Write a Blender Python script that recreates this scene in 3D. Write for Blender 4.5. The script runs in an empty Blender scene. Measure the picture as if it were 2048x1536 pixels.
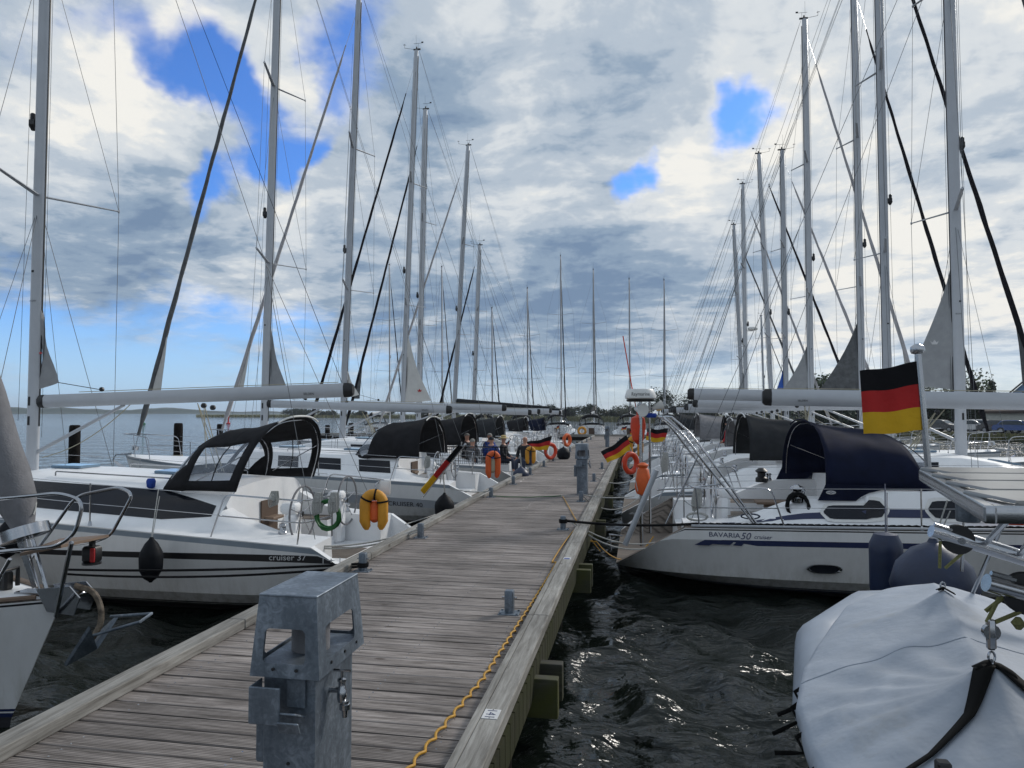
import bpy, bmesh, math, random
import numpy as np
from mathutils import Vector, Matrix, noise as mnoise
R = math.radians
PI = math.pi
sc = bpy.context.scene
col = sc.collection
random.seed(7)

# ------------------------------------------------------------------ camera
CAMZ = 2.9
YAW = R(10.2)
PITCH = R(2.33)
cam = bpy.data.cameras.new("camera")
camo = bpy.data.objects.new("camera", cam)
col.objects.link(camo)
camo.location = (0, 0, CAMZ)
camo.rotation_euler = (R(90) + PITCH, 0, YAW)
cam.sensor_width = 36
cam.lens = 1400 / 2048 * 36
cam.clip_start = 0.05
cam.clip_end = 12000
sc.camera = camo
_F = Vector((-math.sin(YAW) * math.cos(PITCH), math.cos(YAW) * math.cos(PITCH), math.sin(PITCH)))
_Rt = Vector((math.cos(YAW), math.sin(YAW), 0))
_U = _Rt.cross(_F)


def ray(px, py):
    return (_F + _Rt * ((px - 1024) / 1400) + _U * ((768 - py) / 1400)).normalized()


def at(px, py, Y):
    d = ray(px, py)
    return Vector((0, 0, CAMZ)) + d * (Y / d.y)


def atz(px, py, z):
    d = ray(px, py)
    return Vector((0, 0, CAMZ)) + d * ((z - CAMZ) / d.z)


# ------------------------------------------------------------------ world
SUN_EL = 33.0
SUN_AZ = 42.0          # degrees to the right of +Y
w = bpy.data.worlds.new("World")
sc.world = w
w.use_nodes = True
nt = w.node_tree
N, Lk = nt.nodes, nt.links
N.clear()


def nd(t, **kw):
    n = N.new(t)
    for k, v in kw.items():
        setattr(n, k, v)
    return n


def mth(op, a, b=None, c=None, clamp=False):
    n = N.new('ShaderNodeMath')
    n.operation = op
    n.use_clamp = clamp
    for i, x in enumerate((a, b, c)):
        if x is None:
            continue
        if isinstance(x, (int, float)):
            n.inputs[i].default_value = x
        else:
            Lk.new(x, n.inputs[i])
    return n.outputs[0]


def maprange(v, a, b, c, d, smooth=True):
    n = N.new('ShaderNodeMapRange')
    n.interpolation_type = 'SMOOTHSTEP' if smooth else 'LINEAR'
    Lk.new(v, n.inputs[0])
    for i, x in enumerate((a, b, c, d)):
        n.inputs[i + 1].default_value = x
    return n.outputs[0]


def wmix(f, a, b, blend='MIX'):
    n = N.new('ShaderNodeMix')
    n.data_type = 'RGBA'
    n.blend_type = blend
    for i, x in ((0, f), (6, a), (7, b)):
        if isinstance(x, (int, float)):
            n.inputs[i].default_value = x
        elif isinstance(x, tuple):
            n.inputs[i].default_value = (*x, 1)
        else:
            Lk.new(x, n.inputs[i])
    return n.outputs[2]


tc = nd('ShaderNodeTexCoord')
nrm = nd('ShaderNodeVectorMath', operation='NORMALIZE')
Lk.new(tc.outputs['Generated'], nrm.inputs[0])
dirv = nrm.outputs[0]
sep = nd('ShaderNodeSeparateXYZ')
Lk.new(dirv, sep.inputs[0])
dz = mth('MAXIMUM', sep.outputs[2], 0.0)
den = mth('ADD', dz, 0.16)
cx = mth('DIVIDE', sep.outputs[0], den)
cy = mth('DIVIDE', sep.outputs[1], den)
comb = nd('ShaderNodeCombineXYZ')
Lk.new(cx, comb.inputs[0]); Lk.new(cy, comb.inputs[1])


def wnoise(vec, scale, detail, rough, off=(0, 0, 0), dist=0.0, out=0):
    mp = nd('ShaderNodeMapping')
    mp.inputs['Location'].default_value = off
    Lk.new(vec, mp.inputs['Vector'])
    n = nd('ShaderNodeTexNoise')
    n.inputs['Scale'].default_value = scale
    n.inputs['Detail'].default_value = detail
    n.inputs['Roughness'].default_value = rough
    n.inputs['Distortion'].default_value = dist
    Lk.new(mp.outputs[0], n.inputs['Vector'])
    return n.outputs[out]


# ragged directions for the clear and bright patches
jit = wnoise(dirv, 5.0, 5, 0.6, (3, 1, 7), 0, 1)
jv = nd('ShaderNodeVectorMath', operation='SUBTRACT')
Lk.new(jit, jv.inputs[0]); jv.inputs[1].default_value = (0.5, 0.5, 0.5)
js = nd('ShaderNodeVectorMath', operation='SCALE')
Lk.new(jv.outputs[0], js.inputs[0]); js.inputs['Scale'].default_value = 0.22
ja = nd('ShaderNodeVectorMath', operation='ADD')
Lk.new(dirv, ja.inputs[0]); Lk.new(js.outputs[0], ja.inputs[1])
jn = nd('ShaderNodeVectorMath', operation='NORMALIZE')
Lk.new(ja.outputs[0], jn.inputs[0])
jdir = jn.outputs[0]


def blobs(items):
    tot = None
    for px, py, r, amt in items:
        c = ray(px, py)
        dt = nd('ShaderNodeVectorMath', operation='DOT_PRODUCT')
        Lk.new(jdir, dt.inputs[0]); dt.inputs[1].default_value = c
        rr = (r / 1400) ** 2
        e = mth('EXPONENT', mth('MULTIPLY_ADD', dt.outputs['Value'], 2 / rr, -2 / rr))
        v = mth('MULTIPLY', e, amt)
        tot = v if tot is None else mth('ADD', tot, v)
    return tot


cover = blobs([(370, 125, 85, -.62), (480, 185, 60, -.5), (300, 60, 55, .2), (640, 150, 50, -.35), (560, 120, 45, .15), (450, 385, 60, -.95), (190, 40, 70, -.35), (245, 140, 60, -.4),
               (720, 60, 90, -.55), (560, 315, 55, -.9), (620, 260, 40, -.3), (1470, 225, 65, -.72), (1440, 240, 90, -.25), (1265, 355, 60, -.8), (1310, 345, 80, -.3), (1700, 415, 70, -.5), (1180, 320, 30, -.5), (1200, 15, 60, -.35), (20, 40, 60, -.4),
               (60, 690, 190, -.42), (400, 700, 260, -.45), (690, 760, 160, -.25), (1000, 770, 260, -.12), (1400, 770, 200, -.1), (0, 640, 90, -.3),
               (100, 220, 130, .25), (290, 290, 100, .3), (180, 400, 180, .3), (420, 260, 50, .12), (600, 30, 110, .2), (560, 470, 130, .2), (700, 270, 90, .15),
               (1180, 200, 330, .35), (1150, 600, 330, .4), (150, 500, 180, .25), (1900, 300, 350, .3), (1700, 560, 200, .2), (620, 520, 170, .25)])
bright = blobs([(1950, 540, 170, .6), (1880, 700, 130, .15), (1350, 400, 110, .5), (1060, 60, 150, .4), (110, 190, 160, .38), (1130, 330, 110, .2),
                (300, 230, 110, .4), (1440, 300, 120, .35), (1640, 320, 130, .3), (1900, 60, 190, .3), (600, 380, 90, .3), (230, 330, 70, .15), (950, 200, 80, .15),
                (530, 620, 100, .28), (1000, 400, 90, .28), (1750, 480, 120, .4), (1600, 640, 160, .35), (1480, 740, 220, .25), (420, 140, 70, .35), (620, 90, 110, .35), (1500, 90, 130, .2),
                (1120, 640, 210, -.42), (760, 230, 130, -.18), (870, 300, 120, -.15), (1200, 200, 200, -.28), (1300, 560, 190, -.26), (1700, 60, 120, -.15),
                (180, 560, 220, -.24), (300, 420, 120, -.1), (1740, 610, 110, -.3), (1900, 640, 90, -.25), (1770, 200, 130, -.24), (620, 600, 120, -.15), (850, 650, 160, -.3),
                (1550, 430, 100, -.22), (1950, 400, 110, -.15)])
n1 = wnoise(comb.outputs[0], 1.15, 11, 0.56, (4.3, 1.7, 0), 0.35)
n2 = wnoise(comb.outputs[0], 1.15, 11, 0.56, (4.3 + .05, 1.7 + .07, 0), 0.35)
nf = wnoise(comb.outputs[0], 4.2, 9, 0.6, (1.3, 8.7, 0), 0.5)
nsub = mth('MULTIPLY_ADD', nf, 0.34, -0.17)
dens = mth('ADD', mth('ADD', mth('ADD', n1, nsub), 0.17), mth('MULTIPLY', cover, 0.8))
mask = maprange(dens, 0.22, 0.62, 0, 1)
edge = mth('MULTIPLY', mth('SUBTRACT', n1, n2), 3.0)
nff = wnoise(comb.outputs[0], 13.0, 6, 0.6, (2.3, 5.1, 0), 0.4)
sh = mth('ADD', mth('ADD', mth('ADD', mth('ADD', mth('MULTIPLY', bright, 0.72), edge), mth('MULTIPLY_ADD', nf, 1.0, -0.5)), mth('MULTIPLY_ADD', n1, -0.9, 0.95)), mth('MULTIPLY_ADD', nff, 0.4, -0.2))
ramp = nd('ShaderNodeValToRGB')
Lk.new(sh, ramp.inputs[0])
er = ramp.color_ramp
er.interpolation = 'EASE'
er.elements[0].position = 0.0; er.elements[0].color = (.135, .20, .30, 1)
er.elements[1].position = 1.0; er.elements[1].color = (.68, .67, .635, 1)
for p, c in ((.25, (.21, .28, .37)), (.5, (.355, .41, .475)), (.75, (.52, .55, .575))):
    e = er.elements.new(p); e.color = (*c, 1)
sky = nd('ShaderNodeTexSky', sky_type='NISHITA')
sky.sun_disc = False
sky.sun_elevation = R(SUN_EL)
sky.sun_rotation = R(SUN_AZ)
sky.ozone_density = 2.5
sky.dust_density = 0.4
skys = wmix(1.0, sky.outputs[0], (.050, .084, .140), 'MULTIPLY')
# low pale band over the water
lowm = maprange(sep.outputs[2], 0.0, 0.16, 1.0, 0.0)
lowc = wmix(maprange(sep.outputs[0], -.6, .25, 0, 1), (.36, .52, .70), (.70, .71, .64))
low = wmix(mth('MULTIPLY', lowm, 0.85), skys, lowc)
cmask = mth('MULTIPLY', mask, maprange(sep.outputs[2], -0.01, 0.10, 0.25, 1.0))
fin = wmix(cmask, low, ramp.outputs[0])
gm = maprange(sep.outputs[2], -0.02, 0.0, 0, 1)
fin = wmix(gm, (.05, .06, .065), fin)
bg = nd('ShaderNodeBackground')
Lk.new(fin, bg.inputs[0])
bg.inputs[1].default_value = 1.0
wo = nd('ShaderNodeOutputWorld')
Lk.new(bg.outputs[0], wo.inputs[0])
w.cycles.sampling_method = 'MANUAL'
w.cycles.sample_map_resolution = 512

sun = bpy.data.lights.new("sun", 'SUN')
sun.energy = 1.7
sun.angle = R(11)
sun.color = (1.0, 0.95, 0.88)
suno = bpy.data.objects.new("sun", sun)
col.objects.link(suno)
sd = Vector((math.sin(R(SUN_AZ)) * math.cos(R(SUN_EL)), math.cos(R(SUN_AZ)) * math.cos(R(SUN_EL)), math.sin(R(SUN_EL))))
suno.rotation_euler = (-sd).to_track_quat('-Z', 'Y').to_euler()
sc.view_settings.view_transform = 'Standard'
sc.view_settings.look = 'None'
sc.view_settings.exposure = 0.42
sc.view_settings.gamma = 1.0
sc.cycles.max_bounces = 5
sc.cycles.diffuse_bounces = 2
sc.cycles.glossy_bounces = 3
sc.cycles.transmission_bounces = 3
sc.cycles.transparent_max_bounces = 10
sc.cycles.use_denoising = True

# ------------------------------------------------------------------ materials
MT = {}


def mat(name, color, rough=0.5, metal=0.0, bump=None, mottle=None, alpha=None, spec=None, coat=None, trans=None, island=0.0):
    """plain procedural material: noise mottling on the colour and fine bump"""
    m = bpy.data.materials.new(name)
    m.use_nodes = True
    t = m.node_tree
    b = t.nodes['Principled BSDF']
    b.inputs['Roughness'].default_value = rough
    b.inputs['Metallic'].default_value = metal
    if spec is not None:
        b.inputs['Specular IOR Level'].default_value = spec
    if coat:
        b.inputs['Coat Weight'].default_value = coat
        b.inputs['Coat Roughness'].default_value = 0.08
    if alpha is not None:
        b.inputs['Alpha'].default_value = alpha
    if trans is not None:
        b.inputs['Transmission Weight'].default_value = trans
    tcn = t.nodes.new('ShaderNodeTexCoord')
    if mottle is None:
        mottle = (3.0, 0.12)
    sc_, amt = mottle[0], mottle[1]
    n = t.nodes.new('ShaderNodeTexNoise')
    n.inputs['Scale'].default_value = sc_
    n.inputs['Detail'].default_value = 6
    n.inputs['Roughness'].default_value = 0.65
    t.links.new(tcn.outputs['Object'], n.inputs['Vector'])
    r = t.nodes.new('ShaderNodeValToRGB')
    lo = tuple(max(0, c * (1 - amt)) for c in color)
    hi = tuple(min(1, c * (1 + amt)) for c in color)
    r.color_ramp.elements[0].position = .3; r.color_ramp.elements[0].color = (*lo, 1)
    r.color_ramp.elements[1].position = .7; r.color_ramp.elements[1].color = (*hi, 1)
    t.links.new(n.outputs[0], r.inputs[0])
    out = r.outputs[0]
    if island:
        g = t.nodes.new('ShaderNodeNewGeometry')
        mm = t.nodes.new('ShaderNodeMath'); mm.operation = 'MULTIPLY_ADD'
        t.links.new(g.outputs['Random Per Island'], mm.inputs[0])
        mm.inputs[1].default_value = island * 2; mm.inputs[2].default_value = 1 - island
        vm = t.nodes.new('ShaderNodeVectorMath'); vm.operation = 'SCALE'
        t.links.new(out, vm.inputs[0]); t.links.new(mm.outputs[0], vm.inputs['Scale'])
        out = vm.outputs[0]
    t.links.new(out, b.inputs['Base Color'])
    if bump:
        nb = t.nodes.new('ShaderNodeTexNoise')
        nb.inputs['Scale'].default_value = bump[0]
        nb.inputs['Detail'].default_value = 4
        t.links.new(tcn.outputs['Object'], nb.inputs['Vector'])
        bp = t.nodes.new('ShaderNodeBump')
        bp.inputs['Strength'].default_value = bump[1]
        bp.inputs['Distance'].default_value = bump[2] if len(bump) > 2 else 0.01
        t.links.new(nb.outputs[0], bp.inputs['Height'])
        t.links.new(bp.outputs[0], b.inputs['Normal'])
    MT[name] = m
    return m


def wood(name, dark, light, axis, groove=0.0, gp=0.014, stretch=14, algae=None, island=0.12, rough=0.8):
    """weathered timber with the grain along one axis ('X' or 'Y'), optional milled grooves"""
    m = bpy.data.materials.new(name)
    m.use_nodes = True
    t = m.node_tree
    b = t.nodes['Principled BSDF']
    b.inputs['Roughness'].default_value = rough
    b.inputs['Specular IOR Level'].default_value = 0.3
    tcn = t.nodes.new('ShaderNodeTexCoord')
    mp = t.nodes.new('ShaderNodeMapping')
    s = {'X': (1, stretch, stretch), 'Y': (stretch, 1, stretch), 'Z': (stretch, stretch, 1)}[axis]
    mp.inputs['Scale'].default_value = s
    t.links.new(tcn.outputs['Object'], mp.inputs[0])
    g = t.nodes.new('ShaderNodeNewGeometry')
    off = t.nodes.new('ShaderNodeVectorMath'); off.operation = 'SCALE'
    cmb = t.nodes.new('ShaderNodeCombineXYZ')
    for i in range(3):
        t.links.new(g.outputs['Random Per Island'], cmb.inputs[i])
    t.links.new(cmb.outputs[0], off.inputs[0]); off.inputs['Scale'].default_value = 57
    ad = t.nodes.new('ShaderNodeVectorMath'); ad.operation = 'ADD'
    t.links.new(mp.outputs[0], ad.inputs[0]); t.links.new(off.outputs[0], ad.inputs[1])
    n = t.nodes.new('ShaderNodeTexNoise')
    n.inputs['Scale'].default_value = 2.2; n.inputs['Detail'].default_value = 9; n.inputs['Roughness'].default_value = .7
    n.inputs['Distortion'].default_value = .35
    t.links.new(ad.outputs[0], n.inputs['Vector'])
    r = t.nodes.new('ShaderNodeValToRGB')
    r.color_ramp.elements[0].position = .32; r.color_ramp.elements[0].color = (*dark, 1)
    r.color_ramp.elements[1].position = .66; r.color_ramp.elements[1].color = (*light, 1)
    t.links.new(n.outputs[0], r.inputs[0])
    mm = t.nodes.new('ShaderNodeMath'); mm.operation = 'MULTIPLY_ADD'
    t.links.new(g.outputs['Random Per Island'], mm.inputs[0])
    mm.inputs[1].default_value = island * 2; mm.inputs[2].default_value = 1 - island
    vm = t.nodes.new('ShaderNodeVectorMath'); vm.operation = 'SCALE'
    t.links.new(r.outputs[0], vm.inputs[0]); t.links.new(mm.outputs[0], vm.inputs['Scale'])
    # large stains
    n2 = t.nodes.new('ShaderNodeTexNoise'); n2.inputs['Scale'].default_value = 0.9; n2.inputs['Detail'].default_value = 5
    t.links.new(tcn.outputs['Object'], n2.inputs['Vector'])
    r2 = t.nodes.new('ShaderNodeValToRGB')
    r2.color_ramp.elements[0].position = .35; r2.color_ramp.elements[0].color = (.72, .72, .72, 1)
    r2.color_ramp.elements[1].position = .65; r2.color_ramp.elements[1].color = (1.12, 1.12, 1.12, 1)
    t.links.new(n2.outputs[0], r2.inputs[0])
    mx = t.nodes.new('ShaderNodeMix'); mx.data_type = 'RGBA'; mx.blend_type = 'MULTIPLY'; mx.inputs[0].default_value = 1
    t.links.new(vm.outputs[0], mx.inputs[6]); t.links.new(r2.outputs[0], mx.inputs[7])
    # knots: small dark dots
    vo = t.nodes.new('ShaderNodeTexVoronoi'); vo.inputs['Scale'].default_value = 1.6
    mpk = t.nodes.new('ShaderNodeMapping'); mpk.inputs['Scale'].default_value = tuple(1 if k == 1 else 2.2 for k in s)
    t.links.new(tcn.outputs['Object'], mpk.inputs[0]); t.links.new(mpk.outputs[0], vo.inputs['Vector'])
    rk = t.nodes.new('ShaderNodeValToRGB')
    rk.color_ramp.elements[0].position = .045; rk.color_ramp.elements[0].color = (.35, .3, .27, 1)
    rk.color_ramp.elements[1].position = .09; rk.color_ramp.elements[1].color = (1, 1, 1, 1)
    t.links.new(vo.outputs['Distance'], rk.inputs[0])
    mk = t.nodes.new('ShaderNodeMix'); mk.data_type = 'RGBA'; mk.blend_type = 'MULTIPLY'; mk.inputs[0].default_value = .8
    t.links.new(mx.outputs[2], mk.inputs[6]); t.links.new(rk.outputs[0], mk.inputs[7])
    res = mk.outputs[2]
    if algae:
        n3 = t.nodes.new('ShaderNodeTexNoise'); n3.inputs['Scale'].default_value = 3; n3.inputs['Detail'].default_value = 5
        t.links.new(tcn.outputs['Object'], n3.inputs['Vector'])
        ma = t.nodes.new('ShaderNodeMix'); ma.data_type = 'RGBA'
        rr = t.nodes.new('ShaderNodeMapRange'); rr.inputs[1].default_value = .35; rr.inputs[2].default_value = .65
        t.links.new(n3.outputs[0], rr.inputs[0]); t.links.new(rr.outputs[0], ma.inputs[0])
        t.links.new(res, ma.inputs[6]); ma.inputs[7].default_value = (*algae, 1)
        res = ma.outputs[2]
    hgt = n.outputs[0]
    if groove:
        sp = t.nodes.new('ShaderNodeSeparateXYZ'); t.links.new(tcn.outputs['Object'], sp.inputs[0])
        a = t.nodes.new('ShaderNodeMath'); a.operation = 'MULTIPLY'
        t.links.new(sp.outputs[{'X': 1, 'Y': 0}[axis]], a.inputs[0]); a.inputs[1].default_value = 2 * PI / gp
        si = t.nodes.new('ShaderNodeMath'); si.operation = 'SINE'; t.links.new(a.outputs[0], si.inputs[0])
        gr = t.nodes.new('ShaderNodeMapRange'); gr.inputs[1].default_value = -1; gr.inputs[2].default_value = -.1
        gr.inputs[3].default_value = 1 - groove; gr.inputs[4].default_value = 1
        t.links.new(si.outputs[0], gr.inputs[0])
        vg = t.nodes.new('ShaderNodeVectorMath'); vg.operation = 'SCALE'
        t.links.new(res, vg.inputs[0]); t.links.new(gr.outputs[0], vg.inputs['Scale'])
        res = vg.outputs[0]
        hh = t.nodes.new('ShaderNodeMath'); hh.operation = 'MULTIPLY_ADD'
        t.links.new(gr.outputs[0], hh.inputs[0]); hh.inputs[1].default_value = 1.5; t.links.new(n.outputs[0], hh.inputs[2])
        hgt = hh.outputs[0]
    t.links.new(res, b.inputs['Base Color'])
    bp = t.nodes.new('ShaderNodeBump'); bp.inputs['Strength'].default_value = .6; bp.inputs['Distance'].default_value = .004
    t.links.new(hgt, bp.inputs['Height']); t.links.new(bp.outputs[0], b.inputs['Normal'])
    MT[name] = m
    return m


mat('gelcoat', (.72, .72, .715), .16, bump=(2.0, .04, .05), mottle=(1.3, .06), coat=.3)
mat('gelcoat_top', (.83, .84, .85), .35, mottle=(2.5, .05), bump=(300, .1, .002))
mat('gelcoat_grey', (.33, .35, .38), .3, mottle=(2, .08))
mat('stripe_black', (.012, .012, .014), .3)
mat('stripe_navy', (.012, .02, .07), .3)
mat('antifoul', (.02, .02, .025), .7)
mat('scuff', (.22, .26, .30), .5)
mat('window_dark', (.012, .014, .020), .12, spec=.25, mottle=(.8, .3))
mat('hatch_blue', (.12, .2, .28), .05, coat=.5)
mat('canvas_black', (.018, .018, .020), .85, bump=(400, .3, .002), mottle=(4, .3), spec=.12)
mat('canvas_navy', (.006, .009, .026), .8, bump=(400, .3, .002), mottle=(4, .3), spec=.12)
mat('canvas_charcoal', (.028, .030, .033), .85, bump=(400, .3, .002), mottle=(4, .2), spec=.12)
mat('canvas_grey', (.17, .17, .18), .85, bump=(60, .5, .01), mottle=(6, .2))
mat('clear_plastic', (.55, .62, .72), .04, alpha=.28, mottle=(3, .3))
mat('sail_grey', (.30, .31, .32), .75, bump=(8, .4, .03), mottle=(5, .1))
mat('sail_white', (.62, .61, .58), .7, bump=(6, .4, .03), mottle=(3, .08))
mat('sail_blue', (.02, .09, .4), .7)
mat('genoa_dark', (.10, .105, .11), .8, bump=(12, .6, .03), mottle=(5, .35))
mat('genoa_light', (.42, .41, .42), .8, bump=(12, .6, .03), mottle=(5, .15))
mat('genoa_black', (.014, .014, .018), .8, bump=(12, .6, .03), spec=.12)
mat('alu', (.40, .42, .45), .42, metal=.3, mottle=(2, .07))
mat('alu_white', (.47, .49, .52), .35, metal=.1, mottle=(3, .05))
mat('black_plastic', (.012, .012, .013), .45)
mat('stainless', (.42, .43, .45), .18, metal=1.0, mottle=(6, .12))
mat('steel_wire', (.10, .11, .12), .5, metal=.3)
mat('rope_white', (.42, .42, .40), .85, mottle=(90, .4))
mat('rope_tan', (.36, .33, .24), .85, mottle=(90, .3))
mat('rope_black', (.012, .012, .013), .85, mottle=(90, .3), spec=.12)
mat('rope_olive', (.16, .16, .06), .85, mottle=(90, .3))
mat('rope_green', (.01, .11, .02), .5)
mat('cable_yellow', (.50, .26, .02), .55, mottle=(8, .15))
mat('buoy_yellow', (.60, .27, .02), .6, bump=(30, .4, .01), mottle=(5, .15))
mat('buoy_orange', (.62, .10, .015), .6, bump=(30, .4, .01), mottle=(5, .15))
mat('ring_red', (.60, .045, .008), .5, mottle=(5, .15))
mat('fender_black', (.010, .011, .014), .55, bump=(40, .3, .01), mottle=(4, .3), spec=.12)
mat('fender_navy', (.010, .020, .055), .42, bump=(10, .2, .02), mottle=(3, .3))
mat('flag_black', (.012, .012, .014), .85, bump=(40, .3, .01), spec=.12)
mat('flag_red', (.42, .015, .015), .85, bump=(40, .3, .01))
mat('flag_gold', (.62, .36, .01), .85, bump=(40, .3, .01))
mat('rubber', (.02, .02, .02), .6)
mat('white_plastic', (.72, .72, .70), .4)
mat('mark_black', (.01, .01, .012), .5)
mat('mark_navy', (.02, .03, .10), .5)
mat('mark_grey', (.4, .4, .4), .5)
mat('mark_white', (.6, .6, .6), .5)
mat('mark_red', (.45, .02, .02), .5)
mat('skin', (.45, .24, .17), .55, mottle=(20, .1))
mat('hair_grey', (.25, .24, .22), .9)
mat('jacket_black', (.012, .013, .018), .8)
mat('jacket_blue', (.015, .05, .25), .8)
mat('jacket_red', (.42, .012, .02), .8)
mat('trousers', (.03, .04, .07), .8)
mat('shirt_grey', (.12, .12, .13), .8)
mat('straw', (.5, .38, .18), .9)
mat('dinghy_cover', (.33, .37, .43), .75, bump=(3.5, .5, .05), mottle=(4, .07))
mat('cover_trim', (.008, .008, .008), .8, spec=.12)
mat('rubber_grey', (.3, .34, .4), .5)
mat('blue_cloth', (.01, .05, .3), .8)
mat('pole_wood', (.012, .010, .009), .85, bump=(20, .8, .02), mottle=(8, .5), spec=.12)
mat('buoy_green', (.01, .12, .06), .5)
mat('car_white', (.6, .6, .6), .25, coat=.6)
mat('car_black', (.02, .02, .025), .25, coat=.6)
mat('car_silver', (.35, .36, .38), .3, metal=.5)
mat('car_blue', (.02, .06, .22), .25, coat=.6)
mat('car_glass', (.03, .04, .05), .05)
mat('house_blue', (.20, .32, .50), .8)
mat('house_cream', (.5, .5, .45), .8)
mat('roof_dark', (.05, .035, .03), .8, mottle=(2, .3))
mat('house_window', (.05, .07, .1), .1)
mat('rust', (.20, .16, .12), .6, metal=.4, bump=(40, .8, .01), mottle=(14, .7))
mat('teak_seat', (.20, .14, .10), .7)
mat('door_brown', (.10, .065, .045), .6)
mat('bark', (.06, .045, .03), .9)
wood('teak', (.12, .10, .085), (.24, .205, .175), 'X', groove=.55, gp=.05, island=.04)
wood('plank', (.10, .084, .074), (.43, .385, .36), 'X', groove=.6, gp=.0165, island=.2)
wood('kerb_wood', (.15, .14, .125), (.37, .36, .335), 'Y', island=.1)
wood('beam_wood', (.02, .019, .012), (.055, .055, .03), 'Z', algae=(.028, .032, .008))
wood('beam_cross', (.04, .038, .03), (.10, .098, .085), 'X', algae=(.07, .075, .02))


def galv():
    m = mat('galvanised', (.16, .19, .225), .5, metal=.55, bump=(60, .25, .004))
    t = m.node_tree
    b = t.nodes['Principled BSDF']
    tcn = t.nodes.new('ShaderNodeTexCoord')
    v = t.nodes.new('ShaderNodeTexNoise'); v.inputs['Scale'].default_value = 26; v.inputs['Detail'].default_value = 5; v.inputs['Distortion'].default_value = 1.5
    n = t.nodes.new('ShaderNodeTexNoise'); n.inputs['Scale'].default_value = 5; n.inputs['Detail'].default_value = 8; n.inputs['Roughness'].default_value = .7
    mp = t.nodes.new('ShaderNodeMapping'); mp.inputs['Scale'].default_value = (1, 1, .35)
    t.links.new(tcn.outputs['Object'], v.inputs['Vector'])
    t.links.new(tcn.outputs['Object'], mp.inputs[0]); t.links.new(mp.outputs[0], n.inputs['Vector'])
    a = t.nodes.new('ShaderNodeMath'); a.operation = 'ADD'
    mu = t.nodes.new('ShaderNodeMath'); mu.operation = 'MULTIPLY'; mu.inputs[1].default_value = .45
    t.links.new(v.outputs[0], mu.inputs[0]); t.links.new(mu.outputs[0], a.inputs[0]); t.links.new(n.outputs[0], a.inputs[1])
    r = t.nodes.new('ShaderNodeValToRGB')
    r.color_ramp.elements[0].position = .52; r.color_ramp.elements[0].color = (.085, .105, .13, 1)
    r.color_ramp.elements[1].position = .95; r.color_ramp.elements[1].color = (.30, .345, .40, 1)
    e = r.color_ramp.elements.new(.74); e.color = (.15, .18, .215, 1)
    t.links.new(a.outputs[0], r.inputs[0]); t.links.new(r.outputs[0], b.inputs['Base Color'])
galv()


def leafmat(name, c1, c2):
    m = bpy.data.materials.new(name)
    m.use_nodes = True
    t = m.node_tree
    b = t.nodes['Principled BSDF']
    b.inputs['Roughness'].default_value = .7
    g = t.nodes.new('ShaderNodeNewGeometry')
    r = t.nodes.new('ShaderNodeValToRGB')
    r.color_ramp.elements[0].color = (*c1, 1); r.color_ramp.elements[1].color = (*c2, 1)
    t.links.new(g.outputs['Random Per Island'], r.inputs[0]); t.links.new(r.outputs[0], b.inputs['Base Color'])
    MT[name] = m
leafmat('leaf', (.022, .038, .012), (.06, .09, .028))
leafmat('leaf_dark', (.012, .022, .010), (.035, .055, .022))
leafmat('reed', (.07, .085, .03), (.17, .155, .07))
mat('hill_wood', (.035, .055, .045), .9, mottle=(.02, .4))
mat('earth', (.07, .08, .035), .9, mottle=(.5, .4))
mat('asphalt', (.05, .05, .05), .9)


def grime():
    m = MT['gelcoat']; t = m.node_tree; b = t.nodes['Principled BSDF']
    src = b.inputs['Base Color'].links[0].from_socket
    tcn = t.nodes.new('ShaderNodeTexCoord')
    mp = t.nodes.new('ShaderNodeMapping'); mp.inputs['Scale'].default_value = (5, 5, .5)
    n = t.nodes.new('ShaderNodeTexNoise'); n.inputs['Scale'].default_value = 1.6; n.inputs['Detail'].default_value = 7; n.inputs['Roughness'].default_value = .7
    t.links.new(tcn.outputs['Object'], mp.inputs[0]); t.links.new(mp.outputs[0], n.inputs['Vector'])
    sp = t.nodes.new('ShaderNodeSeparateXYZ'); t.links.new(tcn.outputs['Object'], sp.inputs[0])
    zz = t.nodes.new('ShaderNodeMapRange'); t.links.new(sp.outputs[2], zz.inputs[0])
    for i, x in enumerate((0, .55, .62, .0)): zz.inputs[i + 1].default_value = x
    st = t.nodes.new('ShaderNodeMapRange'); t.links.new(n.outputs[0], st.inputs[0])
    for i, x in enumerate((.42, .68, 0, 1)): st.inputs[i + 1].default_value = x
    a = t.nodes.new('ShaderNodeMath'); a.operation = 'MULTIPLY'; t.links.new(zz.outputs[0], a.inputs[0]); t.links.new(st.outputs[0], a.inputs[1])
    c2 = t.nodes.new('ShaderNodeMath'); c2.operation = 'MULTIPLY_ADD'; t.links.new(st.outputs[0], c2.inputs[0]); c2.inputs[1].default_value = .10; t.links.new(a.outputs[0], c2.inputs[2])
    mx = t.nodes.new('ShaderNodeMix'); mx.data_type = 'RGBA'
    t.links.new(c2.outputs[0], mx.inputs[0]); t.links.new(src, mx.inputs[6]); mx.inputs[7].default_value = (.27, .25, .19, 1)
    t.links.new(mx.outputs[2], b.inputs['Base Color'])
grime()


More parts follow.
